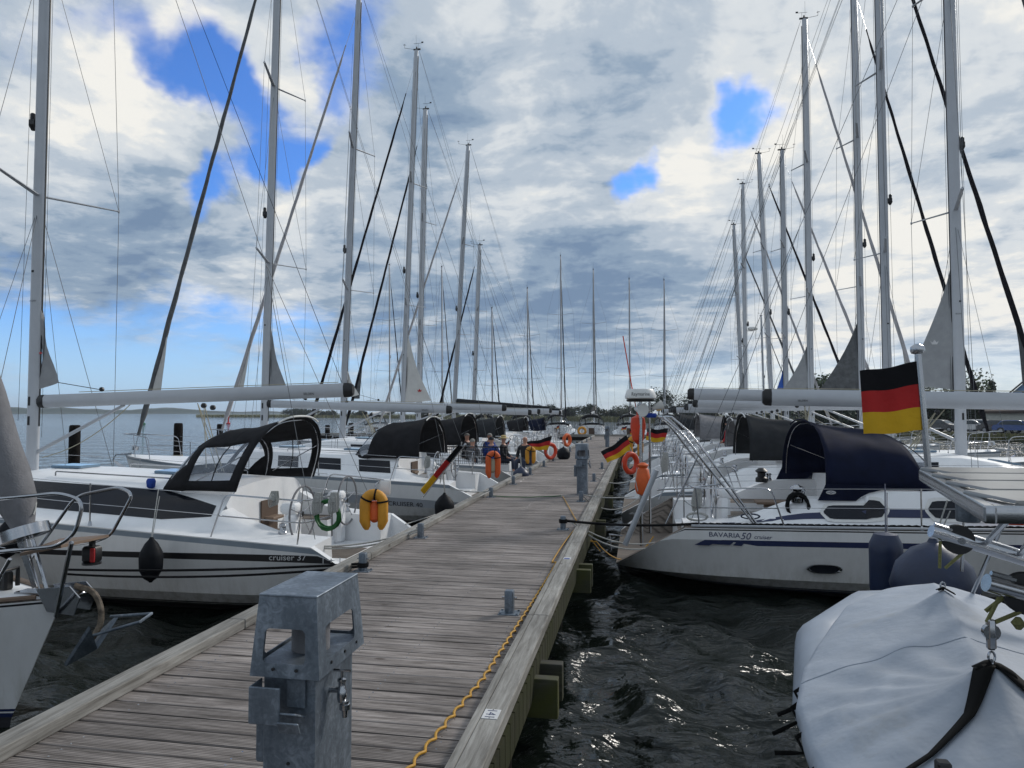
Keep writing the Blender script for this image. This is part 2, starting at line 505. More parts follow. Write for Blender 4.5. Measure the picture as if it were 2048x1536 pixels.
def water_mat():
    m = bpy.data.materials.new('water')
    m.use_nodes = True
    t = m.node_tree
    b = t.nodes['Principled BSDF']
    b.inputs['Base Color'].default_value = (.007, .010, .008, 1)
    b.inputs['Roughness'].default_value = .06
    b.inputs['IOR'].default_value = 1.33
    tcn = t.nodes.new('ShaderNodeTexCoord')
    prev = None
    for s, st, d in ((0.35, .7, .9), (1.3, .7, .22), (4.5, .6, .05), (14, .5, .014), (40, .3, .004)):
        mp = t.nodes.new('ShaderNodeMapping'); mp.inputs['Scale'].default_value = (1, 1.5, 1)
        mp.inputs['Rotation'].default_value = (0, 0, R(20 + s))
        t.links.new(tcn.outputs['Object'], mp.inputs[0])
        n = t.nodes.new('ShaderNodeTexNoise'); n.inputs['Scale'].default_value = s; n.inputs['Detail'].default_value = 3
        n.inputs['Distortion'].default_value = .8
        t.links.new(mp.outputs[0], n.inputs['Vector'])
        bp = t.nodes.new('ShaderNodeBump'); bp.inputs['Strength'].default_value = st; bp.inputs['Distance'].default_value = d
        t.links.new(n.outputs[0], bp.inputs['Height'])
        if prev:
            t.links.new(prev.outputs[0], bp.inputs['Normal'])
        prev = bp
    t.links.new(prev.outputs[0], b.inputs['Normal'])
    MT['water'] = m
water_mat()

# ------------------------------------------------------------------ mesh helpers
class MB:
    def __init__(s):
        s.v = []; s.f = []; s.m = []

    def add(s, vs, fs, mi=0):
        o = len(s.v)
        s.v += [tuple(v) for v in vs]
        s.f += [tuple(i + o for i in f) for f in fs]
        s.m += [mi] * len(fs) if isinstance(mi, int) else list(mi)
        return s

    def box(s, c, d, mi=0, rot=None, taper=None):
        x, y, z = (k / 2 for k in d)
        vs = [Vector((a * x, b * y, e * z)) for e in (-1, 1) for a, b in ((-1, -1), (1, -1), (1, 1), (-1, 1))]
        if taper:
            for k in range(4, 8):
                vs[k].x *= taper[0]; vs[k].y *= taper[1]
        if rot is not None:
            M = rot if isinstance(rot, Matrix) else Matrix.Rotation(rot, 3, 'Z')
            vs = [M @ v for v in vs]
        vs = [v + Vector(c) for v in vs]
        return s.add(vs, [(3, 2, 1, 0), (4, 5, 6, 7), (0, 1, 5, 4), (1, 2, 6, 5), (2, 3, 7, 6), (3, 0, 4, 7)], mi)

    def rbox(s, c, d, r=.01, mi=0, rot=None):
        """box with chamfered vertical and top edges"""
        x, y, z = (k / 2 for k in d)
        def ring(ix, zz):
            a, b = x - ix, y - ix
            q = r if ix == 0 else r * .6
            return [Vector(p) for p in ((-a + q, -b, zz), (a - q, -b, zz), (a, -b + q, zz), (a, b - q, zz), (a - q, b, zz), (-a + q, b, zz), (-a, b - q, zz), (-a, -b + q, zz))]
        rs = [ring(r * .7, -z), ring(0, -z + r), ring(0, z - r), ring(r * .7, z)]
        vs = [v for q in rs for v in q]
        if rot is not None:
            M = rot if isinstance(rot, Matrix) else Matrix.Rotation(rot, 3, 'Z')
            vs = [M @ v for v in vs]
        vs = [v + Vector(c) for v in vs]
        fs = [tuple(range(7, -1, -1)), tuple(range(24, 32))]
        for k in range(3):
            for i in range(8):
                j = (i + 1) % 8
                fs.append((k * 8 + i, k * 8 + j, k * 8 + 8 + j, k * 8 + 8 + i))
        return s.add(vs, fs, mi)

    def tube(s, path, r, seg=8, mi=0, caps=True, rx=None, up=None):
        """tube along a path; r number or list; rx = second radius"""
        P = [Vector(p) for p in path]
        n = len(P)
        rs = r if isinstance(r, (list, tuple)) else [r] * n
        rxs = rs if rx is None else (rx if isinstance(rx, (list, tuple)) else [rx] * n)
        vs = []
        t0 = (P[1] - P[0]).normalized()
        ref = Vector(up) if up is not None else (Vector((0, 0, 1)) if abs(t0.z) < .9 else Vector((1, 0, 0)))
        nn = (ref - t0 * ref.dot(t0)).normalized()
        for i in range(n):
            t = (P[min(i + 1, n - 1)] - P[max(i - 1, 0)])
            if t.length < 1e-9:
                t = t0
            t = t.normalized()
            nn = nn - t * nn.dot(t)
            if nn.length < 1e-6:
                nn = t.orthogonal()
            nn.normalize()
            bb = t.cross(nn)
            for k in range(seg):
                a = 2 * PI * k / seg
                vs.append(P[i] + nn * (math.cos(a) * rs[i]) + bb * (math.sin(a) * rxs[i]))
        fs = []
        for i in range(n - 1):
            for k in range(seg):
                k2 = (k + 1) % seg
                fs.append((i * seg + k, i * seg + k2, (i + 1) * seg + k2, (i + 1) * seg + k))
        if caps:
            fs.append(tuple(range(seg - 1, -1, -1)))
            fs.append(tuple((n - 1) * seg + k for k in range(seg)))
        return s.add(vs, fs, mi)

    def lathe(s, prof, seg=20, c=(0, 0, 0), axis=(0, 0, 1), mi=0):
        """prof = [(radius, height)] about the axis"""
        ax = Vector(axis).normalized()
        q = Vector((0, 0, 1)).rotation_difference(ax)
        vs = []
        for r, h in prof:
            for k in range(seg):
                a = 2 * PI * k / seg
                vs.append(q @ Vector((r * math.cos(a), r * math.sin(a), h)) + Vector(c))
        fs = []
        for i in range(len(prof) - 1):
            for k in range(seg):
                k2 = (k + 1) % seg
                fs.append((i * seg + k, i * seg + k2, (i + 1) * seg + k2, (i + 1) * seg + k))
        fs.append(tuple(range(seg - 1, -1, -1)))
        fs.append(tuple((len(prof) - 1) * seg + k for k in range(seg)))
        return s.add(vs, fs, mi)

    def grid(s, rows, mi=0, closed=False, flip=False):
        """rows = list of equally long lists of points"""
        n = len(rows[0])
        vs = [p for r in rows for p in r]
        fs = []
        for i in range(len(rows) - 1):
            for k in range(n if closed else n - 1):
                k2 = (k + 1) % n
                f = (i * n + k, i * n + k2, (i + 1) * n + k2, (i + 1) * n + k)
                fs.append(f[::-1] if flip else f)
        return s.add(vs, fs, mi)

    def prism(s, poly, d, mi=0):
        """poly = 3D points (planar), extruded by vector d"""
        n = len(poly)
        vs = [Vector(p) for p in poly] + [Vector(p) + Vector(d) for p in poly]
        fs = [tuple(range(n - 1, -1, -1)), tuple(range(n, 2 * n))]
        for i in range(n):
            j = (i + 1) % n
            fs.append((i, j, j + n, i + n))
        return s.add(vs, fs, mi)

    def build(s, name, mats, parent=None, smooth=35, loc=None):
        me = bpy.data.meshes.new(name)
        me.from_pydata(s.v, [], s.f)
        for m in (mats if isinstance(mats, (list, tuple)) else [mats]):
            me.materials.append(MT[m])
        if len(set(s.m)) > 1:
            me.polygons.foreach_set('material_index', s.m)
        if smooth:
            me.polygons.foreach_set('use_smooth', [True] * len(me.polygons))
            me.set_sharp_from_angle(angle=R(smooth))
        me.update()
        o = bpy.data.objects.new(name, me)
        col.objects.link(o)
        if parent is not None:
            o.parent = parent
        if loc is not None:
            o.location = loc
        return o


def fix_normals(o):
    bm = bmesh.new(); bm.from_mesh(o.data)
    bmesh.ops.recalc_face_normals(bm, faces=bm.faces)
    bm.to_mesh(o.data); bm.free()


def tag(o, label=None, cat=None, group=None, kind=None):
    if label: o['label'] = label
    if cat: o['category'] = cat
    if group: o['group'] = group
    if kind: o['kind'] = kind
    return o


def thing(name, label, cat, loc=(0, 0, 0), rz=0, group=None):
    o = bpy.data.objects.new(name, None)
    o.empty_display_size = .3
    col.objects.link(o)
    o.location = loc
    o.rotation_euler = (0, 0, rz)
    return tag(o, label, cat, group)


def children_of(o):
    return [c for c in col.objects if c.parent == o]


def copy_tree(o, parent=None, kids=None):
    if kids is None:
        kids = {}
        for c in col.objects:
            if c.parent is not None:
                kids.setdefault(c.parent.name, []).append(c)
    c = o.copy()
    col.objects.link(c)
    c.parent = parent
    for ch in kids.get(o.name, []):
        copy_tree(ch, c, kids)
    return c


def arc(c, r, a0, a1, n, plane='XZ', rr=None):
    rr = r if rr is None else rr
    out = []
    for i in range(n + 1):
        a = a0 + (a1 - a0) * i / n
        p, q = r * math.cos(a), rr * math.sin(a)
        out.append(Vector(c) + {'XZ': Vector((p, 0, q)), 'YZ': Vector((0, p, q)), 'XY': Vector((p, q, 0))}[plane])
    return out


def rpath(pts, r=.06, n=5):
    """polyline with rounded corners"""
    P = [Vector(p) for p in pts]
    out = [P[0]]
    for i in range(1, len(P) - 1):
        a, b, c = P[i - 1], P[i], P[i + 1]
        d1 = (a - b); d2 = (c - b)
        q = min(r, d1.length * .45, d2.length * .45)
        s_, e_ = b + d1.normalized() * q, b + d2.normalized() * q
        for k in range(n + 1):
            t = k / n
            out.append(s_ * (1 - t) ** 2 + b * 2 * t * (1 - t) + e_ * t * t)
    out.append(P[-1])
    return out


def sag(a, b, d, n=14):
    a, b = Vector(a), Vector(b)
    return [a.lerp(b, i / n) - Vector((0, 0, 4 * d * (i / n) * (1 - i / n))) for i in range(n + 1)]


def textmesh(txt, size, shear=0, align='LEFT'):
    cu = bpy.data.curves.new('txt', 'FONT')
    cu.body = txt; cu.size = size; cu.shear = shear; cu.align_x = align
    cu.resolution_u = 3
    o = bpy.data.objects.new('txt', cu)
    col.objects.link(o)
    dg = bpy.context.evaluated_depsgraph_get()
    dg.update()
    me = bpy.data.meshes.new_from_object(o.evaluated_get(dg))
    vs = [tuple(v.co) for v in me.vertices]
    fs = [tuple(p.vertices) for p in me.polygons]
    bpy.data.objects.remove(o); bpy.data.curves.remove(cu); bpy.data.meshes.remove(me)
    return vs, fs


def sm(a, b, x):
    t = min(1, max(0, (x - a) / (b - a)))
    return t * t * (3 - 2 * t)


# ------------------------------------------------------------------ sailing yacht
class Hull:
    def __init__(s, L, B, hs, hb, us=.9, zp=.5, stern=.86, keel0=.12):
        s.L, s.B, s.hs, s.hb, s.us, s.zp, s.st, s.k0 = L, B, hs, hb, us, zp, stern, keel0

    def b(s, u):
        t = max(0, min(1, u / s.L))
        if t < .4:
            return s.B / 2 * (s.st + (1 - s.st) * math.sin(PI / 2 * t / .4))
        return s.B / 2 * max(.004, 1 - ((t - .4) / .6) ** 2.25)

    def h0(s, u):
        t = max(0, min(1, u / s.L))
        return s.hs + (s.hb - s.hs) * t ** .8

    def h(s, u):
        if u < s.us:
            return s.zp + (s.h0(u) - s.zp) * (max(0, u) / s.us) ** .85
        return s.h0(u)

    def zk(s, u):
        t = max(0, min(1, u / s.L))
        if t < .3:
            return s.k0 - (.5 + s.k0) * math.sin(PI / 2 * t / .3)
        return -.5 + .35 * ((t - .3) / .7) ** 3

    def side(s, u, z):
        """half breadth of the hull at station u and height z"""
        zk, h = s.zk(u), s.h0(u)
        q = max(0, min(1, (z - zk) / (h - zk)))
        t = u / s.L
        p = 3.6 + 1.6 * (1 - sm(0, .3, t)) - 1.6 * sm(.55, 1, t)
        return s.b(u) * (1 - (1 - q) ** p)

    def rake(s, u, z):
        t = u / s.L
        return -.55 * (1 - max(0, min(1.0, z / s.h0(u)))) * sm(.6, 1, t)


def yacht(name, label, pos, rz, L=11.3, B=3.7, hs=1.0, hb=1.5, us=.9, zp=.5, stripes=(), teakdeck=False,
          um=6.6, masttop=17, rake=0.0, boom=(1.2, 2.9, 2.75), hood='canvas_black', hoodu=(2.0, 3.8), hoodH=1.05, hoodW=1.25,
          genoa='genoa_dark', tri='sail_grey', nspr=2, lazy=None, coach=.56, coam=.45, win='long', group='yachts',
          detail=2, mastr=.12, wheels=2, wheelmat='stainless', trih=2.1, seed=0, holes=False, clearside=False, backsplit=True, radar=False,
          sprl=1.45, ports=(), near=1, genr=.085, drumz=.12, anchor=True, stay=True, pulh=.62, pulx=.02, pulp=True, clewd=.7, cat='sailing yacht', boomr=.125):
    rnd = random.Random(seed)
    root = thing(name, label, cat, (pos[0], pos[1], 0), rz, group)
    H = Hull(L, B, hs, hb, us, zp)
    mir = (1, -1)
    # ---- hull shell
    us_ = [0, .12, .3, .5, .7, .9, 1.1] + [1.1 + (L - 1.1) * (i / 26) for i in range(1, 27)]
    us_ = sorted(set([x for x in us_ if x <= us + 1e-6 or x > us] + [us]))
    bands = sorted(list(stripes), key=lambda s_: s_[0])
    # rows: list of (function z(u), material)
    def zrow(k, u):
        if k[0] == 'k': return H.zk(u)
        if k[0] == 'z': return k[1]
        if k[0] == 'd': return H.h0(u) - k[1](u)
    rows = [(('k',), 3), (('z', -.12), 3), (('z', .04), 3), (('z', .06), 2), (('z', .10), 0), (('z', .115), 2), (('z', .14), 0), (('z', .3), 0)]
    if bands:
        for top, bot, mi in bands:
            rows.append((('d', bot), mi)); rows.append((('d', top), 0))
    rows += [(('d', lambda u: .035 if teakdeck else .09), 1), (('d', lambda u: .015), 0), (('d', lambda u: 0), 0)]
    hb_ = MB()
    for sgn in mir:
        g = []
        for k, mi in rows:
            r = []
            for u in us_:
                z = min(max(zrow(k, u), H.zk(u)), H.h(u))
                r.append(Vector((u + H.rake(u, z), sgn * H.side(u, z), z)))
            g.append(r)
        n = len(us_)
        for i in range(len(g) - 1):
            hb_.grid([g[i], g[i + 1]], rows[i][1], flip=sgn > 0)
    # transom
    zz = [H.zk(0) + (H.h(0) - H.zk(0)) * i / 6 for i in range(7)]
    hb_.grid([[Vector((0, H.side(0, z) * w_ / 4, z)) for w_ in range(-4, 5)] for z in zz], 0, flip=True)
    hull = hb_.build('hull', ['gelcoat', 'scuff' if not teakdeck else 'mark_black', 'stripe_black' if not teakdeck else 'stripe_navy', 'antifoul', 'gelcoat_grey', 'stripe_navy'], root, 30)
    # ---- deck, cockpit and coachroof in one moulding
    uc = hoodu[0] + .45
    ue = L * .80
    um_ = L * .62

    def dz_(u, w_):
        a = abs(w_)
        base = H.h(u) + .05 * (1 - w_ * w_)
        if u < us - .001:
            return H.h(u) if a > .93 else zp - .04
        if u < uc - .001:
            if a < .27: return hs - .32
            if a < .60: return hs + .12 if u > us + .75 else hs - .32
            ch = coam * sm(us + .7, us + 2.1, u)
            if a < .74: return base + ch
            return base + ch * ((1 - sm(.74, .88, a)) if win != 'none' else 1 - min(1, max(0, (a - .74) / .105)))
        if u < ue:
            t = (u - uc) / (ue - uc)
            c = coach * (1 - .25 * t) * (1 - sm(.55, 1, t))
            if win == 'none': return base + c * (1 - min(1, max(0, (a - .74) / .105))) + .06 * max(0, 1 - (a / .74) ** 2)
            if a < .5: return base + c + .05 * (1 - (a / .5) ** 2)
            return base + c * (1 - sm(.5, .90, a) if win == 'long' else 1 - sm(.60, .80, a)) 
        return base
    uu = [0, us * .5, us - .02, us, us + .2, us + .5, us + .73, us + .76, us + 1.2, us + 1.6]
    x = us + 2.0
    while x < uc - .1:
        uu.append(x); x += .4
    uu += [uc - .02, uc, uc + .1]
    x = uc + .4
    while x < L - .3:
        uu.append(x); x += .35
    uu += [L - .15, L]
    uu = sorted(set(round(q, 4) for q in uu))
    ww = [0, .1, .2, .265, .272, .4, .5, .596, .604, .67, .74, .77, .81, .845, .88, .925, .935, .97, 1.0]
    ww = [-q for q in ww[:0:-1]] + ww
    dk = MB()
    rows_ = [[Vector((u, (H.b(u) if u >= us else H.side(u, dz_(u, w_)) - .004) * w_, dz_(u, w_))) for w_ in ww] for u in uu]
    nW = len(ww)
    vs = [p for r in rows_ for p in r]
    fs, ms = [], []
    for i in range(len(uu) - 1):
        uc_ = (uu[i] + uu[i + 1]) / 2
        for k in range(nW - 1):
            fs.append((i * nW + k, (i + 1) * nW + k, (i + 1) * nW + k + 1, i * nW + k + 1))
            a = abs(ww[k] + ww[k + 1]) / 2
            mi = 0
            if uc_ < us - .03 and a < .88: mi = 1
            elif us < uc_ < uc - .03 and a < .26: mi = 1
            elif us + .76 < uc_ < uc - .03 and .28 < a < .59: mi = 1
            elif teakdeck and a > .885: mi = 1
            ms.append(mi)
    dk.add(vs, fs, ms)
    deck = dk.build('deck', ['gelcoat_top', 'teak'], root, 28)
    # bulkhead
    # ---- coachroof windows (follow the slope)
    def slope_pt(u, w_, sgn, off=.006):
        p = Vector((u, sgn * H.b(u) * w_, dz_(u, w_)))
        q = Vector((u, sgn * H.b(u) * (w_ + .01), dz_(u, w_ + .01)))
        r = Vector((u + .05, sgn * H.b(u + .05) * w_, dz_(u + .05, w_)))
        nrm_ = (q - p).cross(r - p).normalized()
        if nrm_.z < 0: nrm_ = -nrm_
        return p + nrm_ * off
    for sgn in mir:
        if win == 'long':
            wb = MB()
            wb.grid([[slope_pt(uc - .1 + .25 * i, .70 - .11 * min(1, i * .2) + (.03 + .17 * min(1, i * .22)) * j / 5, sgn) for j in range(6)] for i in range(1, int((ue - uc - 1.6) / .25))], 0, flip=sgn > 0)
            o = wb.build('cabin_window', 'window_dark', deck, 30); fix_normals(o)
        elif win == 'split':
            for (a0, ln) in ((uc + .15, .85), (uc + 1.5, .75), (uc + 2.7, .6)):
                wb = MB()
                wb.grid([[slope_pt(a0 + ln * i / 6 + (.08 * (1 - j / 3)), .655 + .085 * j / 3, sgn, .008) for j in range(4)] for i in range(7)], 0)
                o = wb.build('cabin_window', 'window_dark', deck, 30); fix_normals(o)
    # hatches on the roof
    if detail >= 1:
        for hu, hw, hl in ((uc + 1.7, 0, .55), (um + .9, 0, .5), (um - .9, .0, .6)):
            hbx = MB()
            z0 = dz_(hu, 0)
            sl = (dz_(hu + .25, 0) - dz_(hu - .25, 0)) / .5
            rot = Matrix.Rotation(-math.atan(sl), 3, 'Y')
            hbx.rbox((hu, hw, z0 + .02), (hl, .5, .05), .02, 0, rot)
            o = hbx.build('hatch', 'hatch_blue', deck)
        for sgn in mir:
            hr = MB()
            pts = [Vector((u, sgn * H.b(u) * .47, dz_(u, .47) + .07)) for u in (uc + .9, uc + 1.7, uc + 2.5, uc + 3.3)]
            pts = [pts[0] - Vector((0, 0, .07))] + pts + [pts[-1] - Vector((0, 0, .07))]
            hr.tube(rpath(pts, .05), .012, 6)
            hr.build('handrail', 'stainless', deck)
            wn = MB()
            wu = uc - .9
            zc = dz_(wu, .67)
            wn.lathe([(.06, 0), (.065, .03), (.045, .06), (.045, .11), (.06, .13), (.05, .15), (.02, .16)], 14, (wu, sgn * H.b(wu) * .67, zc))
            wn.build('winch', 'stainless', deck)
    # bulkhead with companionway
    bk = MB()
    bk.box((uc - .032, 0, hs + .12), (.02, .52, .80))
    bk.build('companionway', 'door_brown', deck)
    # cockpit table
    if detail >= 2:
        tb = MB()
        tb.rbox((us + 1.9, 0, hs + .22), (1.0, .36, .05), .01)
        tb.box((us + 1.9, 0, hs - .05), (.7, .08, .5))
        tb.build('cockpit_table', 'teak_seat', root)
    # ---- wheels
    for sgn in ((1, -1) if wheels == 2 else ((0,) if wheels == 1 else ())):
        wy = sgn * H.b(us + .6) * .48
        wb = MB()
        r0 = .42 if wheels == 2 else .5
        c = Vector((us + .55, wy, hs + .42))
        wb.tube([c + Vector((0.0, r0 * math.cos(a), r0 * math.sin(a))) for a in [2 * PI * i / 28 for i in range(29)]], .016, 8, 0, False)
        for k in range(5):
            a = 2 * PI * k / 5 + .3
            wb.tube([c + Vector((.03, 0, 0)), c + Vector((0, r0 * math.cos(a), r0 * math.sin(a)))], .007, 5, 1)
        wb.lathe([(.04, 0), (.05, .02), (.05, .06)], 10, c + Vector((0, 0, 0)), (1, 0, 0), 1)
        wo_ = wb.build('steering_wheel', ['canvas_grey' if wheelmat != 'stainless' else 'stainless', 'stainless'], root)
        pb = MB()
        pb.rbox((c.x + .17, wy, hs + .05), (.2, .28, .75), .05)
        pb.rbox((c.x + .2, wy, hs + .5), (.26, .3, .16), .05)
        pb.build('pedestal', 'gelcoat_top', root)
    # ---- guard rails: stanchions, lifelines, pushpit and pulpit
    def dk_edge(u, z=0, inset=.05, sgn=1):
        return Vector((u, sgn * (H.b(u) - inset), H.h(u) + z))
    pr = .0125
    for sgn in mir:
        us0 = us + .15
        pp = MB()
        a, b_, c_ = dk_edge(us0 + 1.35, 0, .06, sgn), dk_edge(us0 + 1.15, .62, .06, sgn), dk_edge(us0, .62, .08, sgn)
        d = Vector((us0 - .1, sgn * H.b(0) * .55, c_.z))
        e = Vector((us0 - .1, sgn * H.b(0) * .55, H.h(us) + .02))
        pp.tube(rpath([a, b_, c_, d, e], .12), pr, 6)
        m1, m2 = (a + b_) / 2, dk_edge(us0, .31, .08, sgn)
        pp.tube(rpath([m1, m2, Vector((us0 - .1, sgn * H.b(0) * .55, m2.z))], .1), pr * .8, 6)
        pp.tube([dk_edge(us0 + .08, 0, .08, sgn), dk_edge(us0 + .02, .62, .08, sgn)], pr, 6)
        pp.build('pushpit', 'stainless', root)
        stu = []
        x = us0 + 1.35 + 1.9
        while x < L - 1.8:
            stu.append(x); x += 2.0
        for x in stu:
            sb = MB()
            sb.tube([dk_edge(x, 0, .05, sgn), dk_edge(x, .62, .04, sgn)], .012, 6)
            sb.lathe([(.03, 0), (.02, .06), (.014, .07)], 8, dk_edge(x, 0, .05, sgn))
            sb.build('stanchion', 'stainless', root)
        if detail >= 1:
            ll = MB()
            for hz in (.61, .32):
                pts = [dk_edge(us0 + 1.2, hz, .05, sgn)] + [dk_edge(x, hz, .045, sgn) for x in stu] + [dk_edge(L - 1.3, hz, .05, sgn)]
                ll.tube(pts, .0045, 4)
            ll.build('lifeline', 'stainless', root)
    pu = MB()
    zt = H.h(L) + pulh
    for hz, rr in ((.62, pr * 1.1),):
        p = [dk_edge(L - 1.35, 0, .06, 1), dk_edge(L - 1.25, pulh, .06, 1), dk_edge(L - .35, pulh + .04, .02, 1), Vector((L + pulx, .16, zt + .04)), Vector((L + pulx, -.16, zt + .04)),
             dk_edge(L - .35, pulh + .04, .02, -1), dk_edge(L - 1.25, pulh, .06, -1), dk_edge(L - 1.35, 0, .06, -1)]
        pu.tube(rpath(p, .14), rr, 6)
    for sgn in mir:
        pu.tube([dk_edge(L - .55, 0, .04, sgn), dk_edge(L - .45 + pulx * .5, pulh + .02, .03, sgn)], pr, 6)
        pu.tube([dk_edge(L - 1.3, .32, .06, sgn), dk_edge(L - .5, .33, .03, sgn)], pr * .8, 6)
    if pulp: pu.build('pulpit', 'stainless', root)
    if detail >= 1 and anchor:
        an = MB()
        an.box((L + .02, 0, H.h(L) + .03), (.5, .12, .05))
        an.tube([Vector((L - .2, 0, H.h(L) + .08)), Vector((L + .35, 0, H.h(L) + .02)), Vector((L + .45, 0, H.h(L) - .15))], .02, 6)
        an.prism([(L + .5, 0, H.h(L) - .1), (L + .12, .14, H.h(L) - .34), (L + .12, -.14, H.h(L) - .34)], (-.03, 0, -.03))
        an.build('anchor', 'stainless', root)
    # ---- mast and rigging
    zdk = dz_(um, 0)
    rk = math.tan(R(rake))
    def mp(z):
        return Vector((um - rk * (z - zdk), 0, z))
    mb = MB()
    zs = [zdk - .05, zdk + .4, masttop * .5, masttop * .85, masttop - .02, masttop]
    rs_ = [mastr, mastr, mastr, mastr * .95, mastr * .8, mastr * .7]
    mb.tube([mp(z) for z in zs], rs_, 16, 0, True, [q * .62 for q in rs_], (1, 0, 0))
    # luff groove on the after side
    mb.tube([mp(z) - Vector((mastr - .004, 0, 0)) for z in (zdk + .8, masttop - .3)], .016, 5, 1)
    for zz_ in (zdk + .9, zdk + 1.25, zdk + 3.6):
        mb.box(mp(zz_) + Vector((.03, near * mastr * .62 * .98, 0)), (.045, .01, .16 if zz_ < zdk + 3 else .04), 1)
    mast = mb.build('mast', ['alu_white' if seed % 3 else 'alu', 'black_plastic'], root, 50)
    hw = MB()
    tp = mp(masttop)
    hw.box(tp + Vector((-.04, 0, .03)), (.34, .06, .06))
    hw.tube([tp + Vector((.05, 0, .03)), tp + Vector((.55, .05, .12))], .008, 5)
    hw.tube([tp + Vector((.55, .05, .12)), tp + Vector((.56, .05, .28))], .008, 5)
    for k in range(3):
        a = k * 2.1
        hw.tube([tp + Vector((.56, .05, .28)), tp + Vector((.56 + .07 * math.cos(a), .05 + .07 * math.sin(a), .28))], .01, 5)
    hw.tube([tp + Vector((-.1, .03, .03)), tp + Vector((-.1, .03, .3))], .006, 4)
    hw.tube([tp + Vector((-.3, .03, .3)), tp + Vector((.12, .03, .3))], .008, 4)
    hw.box(tp + Vector((-.3, .03, .33)), (.1, .006, .07))
    hw.tube([tp + Vector((.02, -.03, 0)), tp + Vector((.02, -.03, .75))], .004, 4)
    hw.lathe([(.035, 0), (.035, .09), (.02, .1)], 8, tp + Vector((-.02, 0, .06)))
    hw.build('masthead_gear', 'black_plastic', mast)
    lt = MB()
    zl = zdk + (masttop - zdk) * .42
    lt.box(mp(zl) + Vector((mastr + .05, 0, 0)), (.12, .10, .10))
    lt.lathe([(.045, 0), (.045, .1), (.03, .12)], 10, mp(zl) + Vector((mastr + .07, 0, .06)))
    lt.lathe([(.03, 0), (.075, .09)], 10, mp(zl) + Vector((mastr + .06, 0, -.14)))
    lt.build('steaming_light', 'black_plastic', mast)
    if radar:
        rd = MB(); zr = zdk + 6.0
        rd.lathe([(.2, 0), (.3, .05), (.3, .14), (.22, .2), (.02, .22)], 16, mp(zr) + Vector((mastr + .35, 0, .05)))
        rd.box(mp(zr) + Vector((mastr + .15, 0, .02)), (.4, .1, .05))
        rd.build('radar', 'white_plastic', mast)
    hsp = {1: (.5,), 2: (.33, .65), 3: (.27, .53, .78)}[nspr]
    tips = {1: [], -1: []}
    for i, fz in enumerate(hsp):
        z = zdk + (masttop - zdk) * fz
        sl = sprl * (1 - .16 * i)
        for sgn in mir:
            tip = mp(z + .1) + Vector((-.30 * sl, sgn * sl, 0))
            sb = MB()
            sb.tube([mp(z) + Vector((0, sgn * mastr * .4, 0)), tip], [.018, .013], 6, 0, True, [.055, .035], (0, 0, 1))
            sb.lathe([(.02, -.03), (.02, .03)], 6, tip)
            sb.build('spreader', 'alu', mast)
            tips[sgn].append(tip)
    wr = .0052 if detail >= 2 else .0055
    for sgn in mir:
        cp = Vector((um - .35, sgn * (H.b(um) - .12), H.h(um)))
        sb = MB()
        sb.tube([mp(zdk + (masttop - zdk) * .955)] + tips[sgn][::-1] + [cp], wr, 5)
        sb.build('cap_shroud', 'steel_wire', root, 0)
        sb = MB()
        zl = zdk + (masttop - zdk) * hsp[0] - .15
        sb.tube([mp(zl), cp + Vector((-.12, 0, 0))], wr, 5)
        sb.tube([mp(zl), Vector((um + .45, sgn * (H.b(um) - .35), dz_(um + .45, .8)))], wr * .8, 5)
        sb.build('lower_shroud', 'steel_wire', root, 0)
        if nspr > 1:
            sb = MB()
            for i in range(nspr - 1):
                sb.tube([mp(zdk + (masttop - zdk) * hsp[i + 1] - .12), tips[sgn][i]], wr, 5)
            sb.build('diagonal_shroud', 'steel_wire', root, 0)
    # backstay
    tb_ = mp(masttop - .05) + Vector((-.15, 0, 0))
    bs = MB()
    if backsplit:
        jn_ = tb_.lerp(Vector((us, 0, hs)), .72)
        bs.tube([tb_, jn_], wr, 5)
        for sgn in mir:
            bs.tube([jn_, Vector((us + .1, sgn * H.b(0) * .8, hs))], wr, 5)
    else:
        bs.tube([tb_, Vector((.1, 0, zp))], wr, 5)
    if stay: bs.build('backstay', 'steel_wire', root, 0)
    # running lines along the mast and the topping lift
    rl = MB()
    for k in range(3):
        a = mp(masttop - .3 - k * .8) + Vector((mastr * (1.15 if k != 1 else -1.3), (k - 1) * .06, 0))
        b_ = Vector((um + (.16 if k != 1 else -.18), (k - 1) * .16, zdk + .3 + .3 * k))
        rl.tube([a, b_], .0045, 4)
    rl.tube([tb_, Vector((boom[0] + .05, 0, boom[2] + boomr))], .0045, 4)
    rl.build('halyard', 'rope_black' if seed % 2 else 'steel_wire', root, 0)
    # forestay with the furled headsail
    fs0 = Vector((L - .25, 0, H.h(L) + .05))
    fs1 = mp(masttop * .955) + Vector((mastr, 0, 0))
    ge = MB()
    ln = (fs1 - fs0)
    npt = 46
    pts, rr = [], []
    for i in range(npt):
        t = max(.035, (drumz + .12) / ln.length) * (1 - i / (npt - 1)) + .935 * i / (npt - 1)
        p = fs0 + ln * t
        rad = genr * (1 - .55 * t) * (1 + .09 * math.sin(i * 1.9 + seed) * rnd.random() + .07 * math.sin(i * .7))
        if t < .06: rad *= .6
        if t > .9: rad *= .5
        pts.append(p + Vector((0.005 * math.sin(i * 1.3), .005 * math.cos(i * 1.7), 0))); rr.append(max(.014, rad))
    ge.tube(pts, rr, 9, 0, True, [q * .82 for q in rr])
    g_ = ge.build('furled_genoa', genoa, root, 60)
